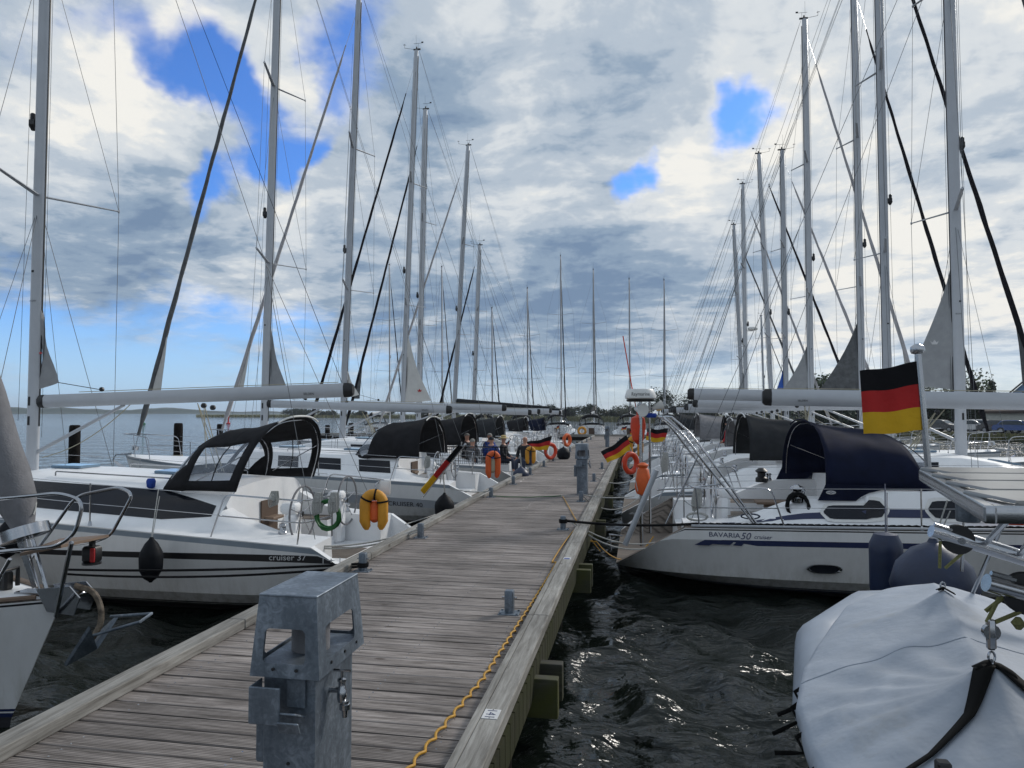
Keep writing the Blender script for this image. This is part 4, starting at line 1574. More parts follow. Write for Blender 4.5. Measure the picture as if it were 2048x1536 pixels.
L5 = yacht('sailing_yacht', 'fifth left yacht, grey mast close behind the white sail corner, black genoa cover', (SXL, 35.2), PI, L=12, B=3.8, hs=1.05, hb=1.6, um=7.6, masttop=19, rake=1,
           boom=(1.3, 3.1, 2.95), hood=None, hoodu=(2.3, 4.2), genoa='genoa_black', tri=None, win='split', group=GL, seed=5, detail=1, mastr=.14)
L6 = yacht('sailing_yacht', 'sixth left yacht with white furled genoa and a dark sail cover on its boom', (SXL, 40), PI, L=12, B=3.8, hs=1.05, hb=1.6, um=7.0, masttop=18.8, rake=2.9,
           boom=(1.3, 3.2, 3.0), hood='canvas_black', hoodu=(2.8, 4.2), hoodH=.8, hoodW=1.1, genoa='genoa_light', tri=None, lazy='canvas_charcoal', win='split', group=GL, seed=6, detail=1)
L7 = yacht('sailing_yacht', 'farthest left yacht with a shorter mast and a dark boom cover', (SXL, 45), PI, L=10, B=3.3, hs=1.0, hb=1.4, um=7.0, masttop=14, rake=2,
           boom=(1.3, 3.0, 2.9), hood='canvas_navy', hoodu=(2.4, 3.7), hoodH=.85, hoodW=1.0, genoa='genoa_black', tri=None, lazy='canvas_charcoal', win='split', group=GL, seed=7, detail=0)

SXR = -.38
R0 = yacht('sailing_yacht', 'nearest right yacht with navy blue sprayhood, teak side decks and BAVARIA 50 cruiser lettering', (SXR, 13.6), 0, L=15.2, B=4.65, hs=1.03, hb=1.35, us=1.1, zp=.38, um=9.3, masttop=20, rake=0,
           boom=(2.8, 3.05, 3.18), hood='canvas_navy', hoodu=(3.45, 5.6), hoodH=1.06, hoodW=1.72, genoa='genoa_light', tri=None, coach=.5, coam=.38, win='none', group=GR, seed=8, teakdeck=True,
           stripes=((lambda u: .180, lambda u: .180 + .085 * sm(2.02, 2.10, u), 5),), boomr=.15, near=-1, nspr=3, wheelmat='stainless')
H0 = R0[1]
def toe(root, H, mat_, near):
    b = MB()
    for sgn in (1, -1):
        b.tube([Vector((u, sgn * (H.b(u) - .02), H.h(u) + .03)) for u in [H.us + .1 + (H.L - 1.2) * i / 30 for i in range(31)]], .022, 6)
    b.build('toe_rail', mat_, root)
toe(R0[0], H0, 'alu', -1)
side_text(R0[4], H0, 'BAVARIA', .105, 1.46, H0.h0(1.5) - .128, -1, 'mark_navy', dz=-.01, stretch=1.12)
side_text(R0[4], H0, '50', .150, 1.93, H0.h0(2.1) - .165, -1, 'mark_navy', .3, dz=-.01)
side_text(R0[4], H0, 'cruiser', .088, 2.13, H0.h0(2.4) - .155, -1, 'mark_navy', .3, dz=-.01, stretch=1.05)
sb = MB()
def hs_(u, z): return Vector((u, -(H0.side(u, z) + .006), z))
h_s = H0.h0(1.6) - .012
for poly in ([(1.24, h_s - .262), (1.40, h_s - .175), (1.86, h_s - .165), (1.78, h_s - .24), (1.52, h_s - .235), (1.46, h_s - .262)], [(1.90, h_s - .165), (2.03, h_s - .163), (1.95, h_s - .245), (1.82, h_s - .242)]):
    sb.add([hs_(u, z) for u, z in poly], [tuple(range(len(poly)))], 0)
sb.build('hull_stripe', 'stripe_navy', R0[4], 0)
for (pu_, pz, pl_, ph) in ((3.15, .52, .52, .15), (7.3, .52, .52, .15), (10.2, .55, .5, .15)):
    po = MB()
    ring = []
    for fr, off in ((1.0, .004), (.96, .022), (.86, .022), (.80, .006)):
        ring.append([Vector((pu_ + pl_ / 2 * fr * math.copysign(abs(math.cos(a_)) ** .7, math.cos(a_)), -(H0.side(pu_, pz + ph / 2 * fr * math.sin(a_)) + off), pz + ph / 2 * fr * math.sin(a_))) for a_ in [2 * PI * k / 28 for k in range(28)]])
    po.grid(ring, 0, True)
    po.add(ring[-1], [tuple(range(28))], 1)
    o = po.build('porthole', ['stainless', 'window_dark'], R0[4], 40); fix_normals(o)
# side band and framed windows on the cabin side
def cabin_side(root, H, dzf, deck, near):
    def P(u, w_, off):
        p = Vector((u, near * H.b(u) * w_, dzf(u, w_)))
        q = Vector((u, near * H.b(u) * (w_ + .01), dzf(u, w_ + .01)))
        n = Vector((0, near * abs(p.z - q.z), abs(q.y - p.y))).normalized()
        return p + n * off
    bd = MB()
    bd.grid([[P(1.7 + .25 * i, w_, .006) for w_ in (.795, .82)] for i in range(38)], 0)
    o = bd.build('cabin_stripe', 'stripe_navy', deck, 40); fix_normals(o)
    for (u0, u1) in ((3.25, 4.15), (4.75, 5.6), (6.3, 7.2), (8.0, 9.0)):
        for (e, m_, off, nm) in ((.05, 'white_plastic', .012, 'window_frame'), (0, 'window_dark', .018, 'cabin_window')):
            fr = MB()
            rows = []
            for i in range(13):
                t = i / 12
                u = u0 - e * 1.0 + (u1 - u0 + 2 * e) * t
                k = min(1, math.sqrt(max(0.02, 1 - (abs(2 * t - 1)) ** 8)))
                w0, w1 = .768 - e * .22, .822 + e * .22
                wc, wh = (w0 + w1) / 2, (w1 - w0) / 2 * k
                rows.append([P(u, wc - wh, off), P(u, wc, off), P(u, wc + wh, off)])
            fr.grid(rows, 0)
            o = fr.build(nm, m_, deck, 40); fix_normals(o)
cabin_side(R0[0], H0, R0[2], R0[5], -1)
# emblem on the navy sprayhood
boats['R0'] = R0
rows = [
    (18.0, 7.8, 19.4, 0, 'canvas_charcoal', 'genoa_dark', 'sail_grey', 'second right yacht with dark grey sprayhood, thick mast and grey sail corner with a crown', 2.7, 1.1, .13, None, (1.75, 3.2, 3.36), .1),
    (22.5, 7.6, 19.4, 0, 'canvas_grey', 'genoa_black', None, 'third right yacht with a light grey sprayhood and black furled genoa', 0, .7, .125, None, (2.1, 3.1, 3.2), 0),
    (26.6, 8.0, 18.6, 0, 'canvas_charcoal', 'genoa_black', 'genoa_dark', 'fourth right yacht with a tall charcoal sail corner at its mast', 2.6, 1.5, .12, 'canvas_charcoal', (2.0, 3.1, 3.1), 0),
    (31.0, 7.5, 19.7, 0, 'canvas_grey', 'genoa_light', 'sail_grey', 'fifth right yacht whose whole mast top is in view, light grey genoa', 2.2, 1.3, .13, None, (2.0, 3.1, 3.0), .1),
    (35.5, 7.3, 15.7, 0, 'canvas_charcoal', 'genoa_light', 'sail_blue', 'sixth right yacht with a blue sail corner and a shorter mast', 1.6, .6, .12, None, (2.0, 3.0, 3.0), 0),
    (40.0, 7.4, 17.2, 2, 'canvas_black', 'genoa_black', None, 'seventh right yacht with its mast leaning slightly towards the jetty', 0, .7, .12, 'canvas_charcoal', (2.0, 3.0, 3.0), 0),
    (45.5, 7.0, 17.3, 0, 'canvas_charcoal', 'genoa_light', 'sail_grey', 'eighth right yacht with a radar dome on the mast', 2.0, .8, .12, None, (2.0, 3.0, 3.0), 0),
    (50.0, 7.4, 15.9, 2, 'canvas_black', 'genoa_dark', None, 'farthest right yacht with a dark mast', 0, .7, .12, 'canvas_charcoal', (2.0, 3.0, 3.0), 0),
]
RB = [R0]
for i, (Y, um, mt_, rk, hd, ge, tri_, lb, th, cd, mr, lz, bm, _) in enumerate(rows):
    RB.append(yacht('sailing_yacht', lb, (SXR + .1 * (i % 3), Y), 0, L=12.4, B=4.0, hs=1.04, hb=1.6, um=um, masttop=mt_, rake=rk, boom=bm, hood=hd if i != 5 else None, hoodu=(3.0 + .2 * (i % 3), 4.9), hoodH=1.04 - .08 * ((i * 2) % 3), hoodW=1.42 - .12 * (i % 3), genoa=ge, tri=tri_,
                    trih=th, clewd=cd, win='split', group=GR, seed=20 + i, mastr=mr, lazy=lz, near=-1, detail=2 if i < 1 else 1, radar=(i == 6), us=.95, zp=.6, boomr=.14 if i < 2 else .12))
# bow of the yacht lying opposite, lower left
L0 = yacht('sailing_yacht', 'yacht at lower left with only its bow, anchor and grey wrapped genoa in view', (-15.45, 5.72), 0, L=10.2, B=3.3, hs=.95, hb=1.18, um=5.3, masttop=14.5, rake=0,
           boom=(1.2, 2.6, 2.7), hood='canvas_black', hoodu=(1.8, 3.3), genoa='canvas_grey', tri=None, group='yachts showing only one end', seed=11, teakdeck=True, genr=.185, drumz=.50, anchor=False, stay=False, detail=1, near=-1, pulp=False)
toe(L0[0], L0[1], 'teak_seat', -1)
bx = 10.1
an = MB()
zb_ = 1.2
an.box((bx - .05, 0, zb_ + .02), (.62, .15, .03))
for s_ in (-1, 1):
    an.prism([(bx + .02, s_ * .09, zb_ - .12), (bx + .30, s_ * .09, zb_ - .14), (bx + .36, s_ * .09, zb_ + .02), (bx + .25, s_ * .09, zb_ + .12), (bx - .1, s_ * .09, zb_ + .08)], (0, s_ * .012, 0))
an.lathe([(.045, -.08), (.03, -.03), (.03, .03), (.045, .08)], 12, (bx + .28, 0, zb_ + .03), (0, 1, 0))
an.prism([(bx - .22, -.02, zb_ + .06), (bx - .17, -.02, zb_ + .08), (bx - .36, -.02, zb_ + .52), (bx - .41, -.02, zb_ + .5)], (0, .015, 0))
an.tube([(bx - .13, .05, zb_ + .04), (bx - .3, .05, zb_ + .5)], .018, 8)
an.build('bow_roller', 'stainless', L0[0])
ac = MB()
sh_ = [Vector((bx + .22, 0, zb_ + .10)), Vector((bx + .42, 0, zb_ + .06)), Vector((bx + .50, 0, zb_ - .08)), Vector((bx + .50, 0, zb_ - .24)), Vector((bx + .42, 0, zb_ - .36))]
ac.tube(rpath(sh_, .08), [.03] * len(rpath(sh_, .08)), 8, 0, True, .02)
aco = ac.build('anchor', 'rust', L0[0])
fk = MB()
tip = Vector((bx + .12, 0, zb_ - .62))
bk1, bk2, md = Vector((bx + .52, -.17, zb_ - .20)), Vector((bx + .52, .17, zb_ - .20)), Vector((bx + .44, 0, zb_ - .42))
fk.add([tip, bk1, md, bk2, tip + Vector((.02, 0, -.02)), bk1 + Vector((.02, 0, -.02)), md + Vector((.03, 0, -.04)), bk2 + Vector((.02, 0, -.02))],
       [(0, 1, 2), (0, 2, 3), (6, 5, 4), (7, 6, 4), (0, 4, 5, 1), (1, 5, 6, 2), (2, 6, 7, 3), (3, 7, 4, 0)], 0)
fk.tube([Vector((bx + .42, -.02, zb_ - .34)), Vector((bx + .98, -.10, zb_ - .16)), Vector((bx + 1.0, .02, zb_ - .12)), Vector((bx + .5, .12, zb_ - .2))], .014, 8)
fk.build('anchor_fluke', 'galvanised', aco)
inv0 = Matrix.Translation(-L0[0].location)
for Yp, P_ in ((5.25, ((-160, 1012), (120, 986), (168, 1002), (150, 1068), (115, 1092), (-160, 1120))), (6.15, ((60, 1120), (152, 992), (240, 974), (266, 988), (222, 1070), (195, 1082), (60, 1100)))):
    pb = MB(); pb.tube(rpath([at(x_, y_, Yp) for x_, y_ in P_], .12, 6), .016, 8)
    pb.build('pulpit', 'stainless', L0[0]).matrix_parent_inverse = inv0
pb = MB(); pb.tube([at(143, 1085, 5.25), at(112, 1232, 5.62)], .019, 8); pb.tube([at(20, 1118, 5.25), at(-20, 1190, 5.3)], .016, 8)
pb.build('pulpit_leg', 'stainless', L0[0]).matrix_parent_inverse = inv0
pb = MB()
q_ = [at(40, 1112, 5.28), at(122, 1096, 5.28), at(218, 1074, 6.12), at(120, 1082, 6.12)]
pb.prism(q_, (0, 0, .025)); o = pb.build('bow_seat', 'teak_seat', L0[0], 0); o.matrix_parent_inverse = inv0; fix_normals(o)
nl = MB(); c_ = at(184, 1108, 5.95)
nl.rbox(c_, (.15, .12, .15), .02); nl.box(c_ + Vector((0, 0, .09)), (.04, .04, .06)); nl.lathe([(.085, -.01), (.085, .01)], 14, c_ + Vector((0, 0, -.085)))
nl.build('navigation_light', 'black_plastic', L0[0]).matrix_parent_inverse = inv0
nr = MB(); nr.rbox(c_ + Vector((.055, -.058, 0)), (.05, .02, .13), .006); nr.build('lens', 'mark_red', L0[0]).matrix_parent_inverse = inv0
cl = MB(); cl.rbox((bx - .6, .05, zb_ + .1), (.14, .1, .18), .02); cl.tube([(bx - .5, -.1, zb_ + .05), (bx - .5, -.1, zb_ + .22), (bx - .5, .1, zb_ + .22), (bx - .5, .1, zb_ + .05)], .02, 8)
cl.build('windlass', 'black_plastic', L0[0])
rw = MB()
H_ = L0[1]
z0g = H_.h(10.2)
f0, f1 = Vector((9.95, 0, z0g + .05)), Vector((5.3 + .12, 0, 14.5 * .955))
dg_ = (f1 - f0).normalized()
pts = []
for i in range(160):
    s_ = .75 + i * .035
    c_ = f0 + dg_ * s_
    a = s_ * 7.5 + .7 * math.sin(s_ * 2)
    pts.append(c_ + Vector((.155 * math.cos(a) * (1 - s_ * .03), .155 * math.sin(a) * (1 - s_ * .03), .06 * math.sin(a))))
rw.tube(pts, .008, 5)
rw.build('lashing', 'rope_white', L0[0])

# big yacht behind the dinghy at lower right
DB = yacht('sailing_yacht', 'yacht at lower right carrying the davits, only part of its white stern in view', (2.75, 4.35), 0, L=13, B=4.3, hs=1.62, hb=1.9, us=.4, zp=1.1, um=7.5, masttop=18,
           boom=(3.4, 4.0, 4.1), hood=None, tri=None, group='yachts showing only one end', seed=12, stay=False, detail=0, wheels=1, near=-1, hoodu=(3, 5))

# yachts beyond the cross jetty
tl = [(780, 17.6, 'leftmost of the far row, standing alone near open water'), (885, 17.2, 'second from the left in the far row'), (985, 13.0, 'short masted one in the far row'), (1056, 14.8, 'fourth from the left in the far row'),
      (1123, 17.8, 'tallest one in the far row, left of the far pedestal'), (1188, 16.4, 'with a grey boom cover, beyond the end of the jetty'), (1260, 15.4, 'with its mast just above the radar dome'), (1330, 15.2, 'rightmost of the far row')]
for i, (px, mt_, lb) in enumerate(tl):
    p = at(px, 800, 66.6)
    yacht('sailing_yacht', 'distant yacht ' + lb, (p.x, 60.6), PI / 2, L=10.5, B=3.1, hs=1.0, hb=1.4, um=6.0, masttop=mt_, rake=(1.6 if i < 5 else .8), boom=(1.2, 3.0, 2.8), hood='canvas_black', hoodu=(1.9, 3.4),
          hoodW=1.1, genoa=('genoa_black', 'genoa_dark')[i % 2], tri='sail_grey' if i == 4 else None, clewd=.8, trih=2.5, lazy='canvas_charcoal' if i in (3, 5, 6, 7) else None, win='split',
          group='distant yachts beyond the cross jetty', seed=40 + i, detail=0, clearside=True, mastr=.11, zp=.55)
pf = at(1447, 800, 95)
yacht('sailing_yacht', 'most distant yacht on the right, thin pale mast against the sky', (pf.x, 95), 0, L=10, B=3.1, hs=1, hb=1.3, um=.1 + 5, masttop=15.5, rake=1, boom=(1, 2.8, 2.8), hood='canvas_black', hoodu=(1.9, 3.4), tri=None,
      group='distant yachts beyond the cross jetty', seed=51, detail=0, mastr=.11)

def boom_text(root, txt, u, zc, rr, sgn, size, m='mark_black'):
    vs, fs = textmesh(txt, size)
    MB().add([(u - sgn * x, sgn * (rr * .62 + .004), zc + y) for x, y, z in vs], fs, 0).build('lettering', m, root, 0)
boom_text(L1[0], 'SELDEN', 1.75, 3.19, .115, 1, .055)
boom_text(L2[0], 'SELDEN', 2.2, 2.95, .112, 1, .055)
boom_text(R0[0], 'SELDEN', 3.25, 3.10, .152, -1, .05)
for (B_, z_, sg) in ((L1, 4.9, 1), (RB[1], 5.2, -1)):
    vs, fs = textmesh('SELDEN', .04)
    MB().add([((7.0 if sg > 0 else 7.8) - sg * (x - .08), sg * (.078 if sg > 0 else .084), z_ + y) for x, y, z in vs], fs, 0).build('lettering', 'mark_black', B_[0], 0)
def crown(root, u, v, z, s_, m, sg):
    pts = [(-.5, 0), (-.85, .75), (-.4, .4), (0, 1), (.4, .4), (.85, .75), (.5, 0)]
    MB().add([(u + x * s_, v, z + y * s_) for x, y in pts], [tuple(range(7))], 0).build('crown_mark', m, root, 0)
crown(L4[0], 7.0 - .12 - .75, .09, 3.85, .14, 'mark_red', 1)
crown(RB[1][0], 7.8 - .13 - .42, -.10, 4.5, .11, 'mark_white', -1)
crown(L1[0], 7.0 - .11 - .06, .06, 3.95, .05, 'mark_red', 1)

# ------------------------------------------------------------------ flags
def flag(label, base, top, A, B, C, D, cat='flag', polem='stainless', pr=.012, amp=.03, cap=True, ph=0.0, group=None):
    """A hoist top, B hoist bottom, C fly top, D fly bottom"""
    base, top, A, B, C, D = [Vector(p) for p in (base, top, A, B, C, D)]
    t = thing('flag', label, cat, base, 0, group)
    o = base
    b = MB(); b.tube([Vector((0, 0, 0)), top - o], pr, 10)
    if cap:
        d = (top - base).normalized()
        b.lathe([(pr * 1.1, -.02), (pr * 1.9, -.015), (pr * 2.2, .0), (pr * 2.0, .018), (pr * .9, .03)], 14, top - o, d)
    b.build('pole', polem, t)
    ny, nx = 12, 16
    n = (A - B).cross(C - A).normalized()
    L_ = (C - A).length
    vs = []
    for k in range(3):
        pass
    rows_, ms = [], []
    js = [0, 1, 2, 3, 4, 4, 5, 6, 7, 8, 8, 9, 10, 11, 12]
    for j in range(ny + 1):
        v = j / ny
        r = []
        for i in range(nx + 1):
            u = i / nx
            p = A.lerp(C, u).lerp(B.lerp(D, u), v) - o
            wv = amp * u ** .6 * math.sin(u * 7.5 + v * 1.2 + ph) + amp * .35 * math.sin(u * 15 + v * 3 + ph)
            p += n * wv + Vector((0, 0, -amp * .5 * math.sin(PI * u) * (1) + amp * .25 * math.sin(u * 9 + ph)))
            r.append(p)
        rows_.append(r)
    b = MB()
    for j in range(ny):
        b.grid([rows_[j], rows_[j + 1]], min(2, j // 4))
    me = b.build('cloth', ['flag_black', 'flag_red', 'flag_gold'], t, 0)
    bm = bmesh.new(); bm.from_mesh(me.data); bmesh.ops.remove_doubles(bm, verts=bm.verts, dist=1e-5); bm.to_mesh(me.data); bm.free()
    me.data.polygons.foreach_set('use_smooth', [True] * len(me.data.polygons))
    return t
Y0 = 3.77
flag('large black red and gold flag on a steel pole close at the right', at(1858, 952, Y0), at(1835, 700, Y0), at(1836, 722, Y0), at(1846, 860, Y0), at(1718, 742, Y0 + .02), at(1727, 868, Y0 + .03), pr=.0155, amp=.012)
flag('black red and gold flag leaning over the jetty, left of the orange ring', at(1276, 938, 16.6), at(1248, 862, 16.6), at(1253, 870, 16.6), at(1264, 897, 16.6), at(1201, 904, 16.5), at(1215, 926, 16.5), amp=.05)
flag('black red and gold flag flying upright right of the radar pole', at(1318, 905, 17.2), at(1341, 846, 17.2), at(1337, 857, 17.2), at(1328, 884, 17.2), at(1294, 856, 17.1), at(1291, 880, 17.1), amp=.05)
flag('small flag high up beside the radar dome', at(1318, 860, 23), at(1329, 800, 23), at(1328, 807, 23), at(1322, 821, 23), at(1308, 810, 23), at(1306, 818, 23), amp=.04)
flag('flag hanging limp on a slanted pole at the stern of the nearest left yacht', at(844, 996, 12.6), at(930, 890, 12.6), at(929, 893, 12.6), at(848, 990, 12.6), at(918, 890, 12.62), at(842, 976, 12.62), amp=.05, ph=1)
flag('black red and gold flag beside the yellow horseshoe buoy on the left row', at(1092, 908, 26), at(1106, 866, 26), at(1104, 872, 26), at(1096, 900, 26), at(1052, 884, 25.9), at(1060, 897, 25.9), amp=.06)
flag('small flag near the straw hat sitter on the left row', at(1013, 898, 25.6), at(1021, 878, 25.6), at(1020, 880, 25.6), at(1016, 893, 25.6), at(1008, 886, 25.6), at(1010, 897, 25.6), amp=.04)
flag('tiny flag on a far yacht right of the far pedestal', at(1251, 872, 58), at(1255, 850, 58), at(1254, 852, 58), at(1252, 860, 58), at(1244, 854, 58), at(1243, 861, 58), amp=.06)
flag('small flag just left of the radar pole', at(1272, 885, 30), at(1262, 850, 30), at(1263, 852, 30), at(1270, 866, 30), at(1259, 860, 30), at(1261, 870, 30), amp=.06)
flag('tiny flag at the stern of a distant yacht left of the jetty end', at(1116, 862, 60), at(1120, 848, 60), at(1119.5, 849, 60), at(1118, 857, 60), at(1114, 852, 60), at(1113, 858, 60), amp=.04)

# ------------------------------------------------------------------ life buoys
def horseshoe(label, c, w, h, m, rz=0, inner=None, group='horseshoe life buoys on the stern rails'):
    t = thing('life_buoy', label, 'life buoy', c, rz, group)
    r = w * .195
    cx_, top = w / 2 - r, h / 2 - w / 2
    P = [Vector((-cx_ * .8, 0, -h / 2 + r))] + [Vector((-cx_, 0, -h / 2 + r + (h * .35) * k)) for k in (.4, 1)]
    P += [Vector((-cx_ * math.cos(a), 0, top + (w / 2 - r) * math.sin(a))) for a in [PI * k / 10 for k in range(0, 11)]]
    P += [Vector((cx_, 0, -h / 2 + r + (h * .35) * k)) for k in (1, .4)] + [Vector((cx_ * .8, 0, -h / 2 + r))]
    n = len(P)
    rr = [r * .72] + [r] * (n - 2) + [r * .72]
    b = MB(); b.tube([P[0] + Vector((0, 0, -r * .5))] + P + [P[-1] + Vector((0, 0, -r * .5))], [r * .35] + rr + [r * .35], 14, 0, True, [r * .3] + [q * .9 for q in rr] + [r * .3], (0, 0, 1))
    b.build('cover', m, t)
    b = MB()
    for k in (4, 8, 12):
        if k < n - 1:
            p, q = P[k], P[k + 1]
            b.lathe([(r * 1.04, -.012), (r * 1.04, .012)], 14, (p + q) / 2, q - p)
    b.build('strap', 'rope_black', t)
    if inner:
        b = MB()
        b.lathe([(.03, -h * .28), (w * .20, -h * .2), (w * .2, h * .12), (.05, h * .2)], 12, (0, .05, 0))
        b.build('rope_pack', inner, t)
    return t
horseshoe('yellow horseshoe buoy on the rail of the nearest left yacht', at(748, 1021, 9.15), .40, .60, 'buoy_yellow', R(12), 'buoy_orange')
horseshoe('orange horseshoe buoy on the stern of the second left yacht', at(986, 930, 17.0), .40, .72, 'buoy_orange', R(30), 'rope_tan')
horseshoe('yellow horseshoe buoy in the middle of the left row', at(1061, 911, 22.4), .36, .60, 'buoy_yellow', R(20))
horseshoe('yellow horseshoe buoy half hidden behind the orange ring', at(1270, 893, 18.0), .44, .58, 'buoy_yellow', R(-10))
def ring(label, c, r, r2, m, rz):
    t = thing('life_ring', label, 'life ring', c, rz)
    b = MB(); b.tube([Vector((r * math.cos(a), 0, r * math.sin(a))) for a in [2 * PI * k / 32 for k in range(33)]], r2, 14, 0, False)
    b.build('ring', m, t)
    b = MB()
    b.tube([Vector(((r + r2 + .012 * math.sin(4 * a)) * math.cos(a), 0, (r + r2 + .012 * math.sin(4 * a)) * math.sin(a))) for a in [2 * PI * k / 32 for k in range(33)]], .006, 5, 0, False)
    b.build('grab_line', 'rope_white', t)
ring('bright orange round life ring left of the radar pole', at(1261, 926, 13.2), .165, .05, 'ring_red', R(48))
ring('orange round life ring on the left row beside the flag', at(1101, 902, 27.5), .27, .07, 'ring_red', R(50))
ring('small yellow ring on a distant yacht left of the jetty end', at(1164, 862, 60), .30, .10, 'buoy_yellow', 0)
ring('small orange ring on a far yacht of the left row', at(1134, 880, 36), .26, .09, 'buoy_orange', R(60))
t = thing('life_raft_bag', 'orange lifesaving bag hanging on the stern rail below the radar pole', 'life saving bag', at(1286, 958, 12.3))
b = MB(); b.lathe([(.04, .28), (.10, .24), (.07, .19), (.10, .16), (.13, .0), (.14, -.16), (.11, -.25), (.04, -.28)], 14, (0, 0, 0)); b.build('bag', 'buoy_orange', t)
b = MB(); b.tube([(.1, -.1, .2), (.14, -.12, -.05), (.1, -.1, -.24)], .008, 5); b.tube([(-.1, -.1, .2), (-.13, -.12, 0), (-.09, -.1, -.2)], .008, 5); b.build('strap', 'rope_white', t)
t = thing('life_raft_bag', 'orange bag on the rail of the blue hooded yacht, at the right border', 'life saving bag', at(2036, 1026, 11.2))
b = MB(); b.rbox((0, 0, 0), (.42, .14, .34), .06); b.build('bag', 'ring_red', t)
b = MB(); b.tube(sag((-.2, -.08, .12), (.2, -.08, .12), .1), .006, 5); b.build('strap', 'rope_white', t)
t = thing('paddle_buoy', 'orange marker float with a long thin orange rod, beside the radar pole', 'marker float', at(1276, 858, 13.0))
b = MB(); b.lathe([(.02, -.28), (.10, -.2), (.14, .05), (.12, .2), (.03, .25)], 12, (0, 0, 0)); b.build('float', 'ring_red', t)
b = MB(); b.tube([(0, 0, .2), at(1263, 770, 13.0) - t.location, at(1246, 672, 13.0) - t.location], .010, 6); b.build('rod', 'ring_red', t)

# ------------------------------------------------------------------ radar pole
rp = at(1283, 1060, 12.9)
t = thing('radar_pole', 'steel pole with white radar dome, standing on the stern of the blue hooded yacht', 'radar pole', (rp.x, 12.9, .5))
zt = at(1283, 800, 12.9).z - .5
b = MB(); b.tube([(0, 0, 0), (0, 0, zt)], .032, 12); b.tube([(.16, .25, 0.2), (.16, .1, zt)], .02, 8); b.tube([(0, 0, zt * .55), (.16, .2, zt * .55)], .012, 6); b.build('pole', 'stainless', t)
b = MB()
b.lathe([(.0, 0), (.235, 0), (.275, .02), (.28, .05), (.245, .16), (.225, .185), (.0, .2)], 28, (0, 0, zt + .01), (0, 0, 1))
ro = b.build('radome', 'white_plastic', t)
b = MB(); b.lathe([(.24, -.03), (.26, .005), (.2, .01)], 24, (0, 0, zt)); b.build('base', 'black_plastic', ro)
vs, fs = textmesh('Raymarine', .088, 0, 'CENTER')
out = []
for x, y, z in vs:
    zz = zt + .075 + y
    rad = .282 - (zz - zt - .06) * .31
    a = -PI / 2 + x * .92 / rad
    out.append((rad * math.cos(a), rad * math.sin(a), zz))
MB().add(out, fs, 0).build('lettering', 'mark_black', ro, 0)
b = MB(); b.box((-.06, 0, zt - .09), (.012, .012, .2)); b.box((.08, 0, zt - .09), (.012, .012, .2)); b.box((0, .05, zt - .15), (.2, .02, .02)); b.build('bracket', 'stainless', t)
b = MB(); b.lathe([(.03, -.12), (.05, -.05), (.07, .03), (.12, .14)], 16, (-.03, -.03, zt - .17), (.5, -.8, -.1)); b.build('horn', 'white_plastic', t)
b = MB(); b.rbox((.19, .05, zt - .28), (.20, .1, .08), .03); b.build('blue_cover', 'blue_cloth', t)
b = MB(); b.lathe([(.03, -.1), (.09, .1)], 14, (.3, .1, zt - .12), (.8, .2, .3)); b.build('floodlight', 'sail_white', t)

# steel gantry of the blue hooded yacht
ga = MB()
for dx, ym in ((0, 0), (.13, .0)):
    n_ = []
    for side_, yy in ((0, 11.72), (1, 15.4)):
        base = Vector((1.86 + dx * .3, yy, 1.05)); mid1 = Vector((1.05 + dx, yy + (.05 if side_ == 0 else -.05), 2.1)); top = Vector((.42 + dx * 1.1, yy + (.35 if side_ == 0 else -.35), 2.82))
        n_.append([base, base.lerp(mid1, .5) + Vector((-.02, 0, .03)), mid1, mid1.lerp(top, .5) + Vector((-.02, 0, .10)), top])
    path = n_[0] + n_[1][::-1]
    ga.tube(rpath(path, .3, 6), .019, 8)
ga.tube([(.95, 11.75, 2.2), (.42, 11.8, 1.05)], .014, 8)
ga.tube([(.95, 15.3, 2.2), (.42, 15.3, 1.05)], .014, 8)
ga.tube([(1.35, 11.8, 1.75), (.85, 11.75, 1.68), (.3, 11.9, 1.62)], .014, 8)
for yy in (12.4, 13.6, 14.8):
    ga.tube([(.42, yy, 2.82), (.57, yy, 2.82)], .012, 6)
ga.build('gantry', 'stainless', R0[0], 50).matrix_parent_inverse = Matrix.Translation(-R0[0].location)
pl_ = MB()
pl_.rbox((.42, 11.05 + 1.0, .80), (.02, .02, .02))
cp_ = MB()
cp_.tube([at(1313, 940, 11.6), at(1250, 1090, 11.6)], .045, 10)
cp_.build('passerelle_tube', 'alu', R0[0]).matrix_parent_inverse = Matrix.Translation(-R0[0].location)
lad = MB()
for z_ in (.28, .40): lad.tube([at(1218, 1075, 11.9) + Vector((0, 0, z_ - .35)), at(1245, 1078, 11.9) + Vector((0, 0, z_ - .35))], .014, 6)
lad.tube([at(1219, 1070, 11.9), at(1222, 1100, 11.9)], .014, 6)
lad.build('boarding_ladder', 'stainless', R0[0]).matrix_parent_inverse = Matrix.Translation(-R0[0].location)
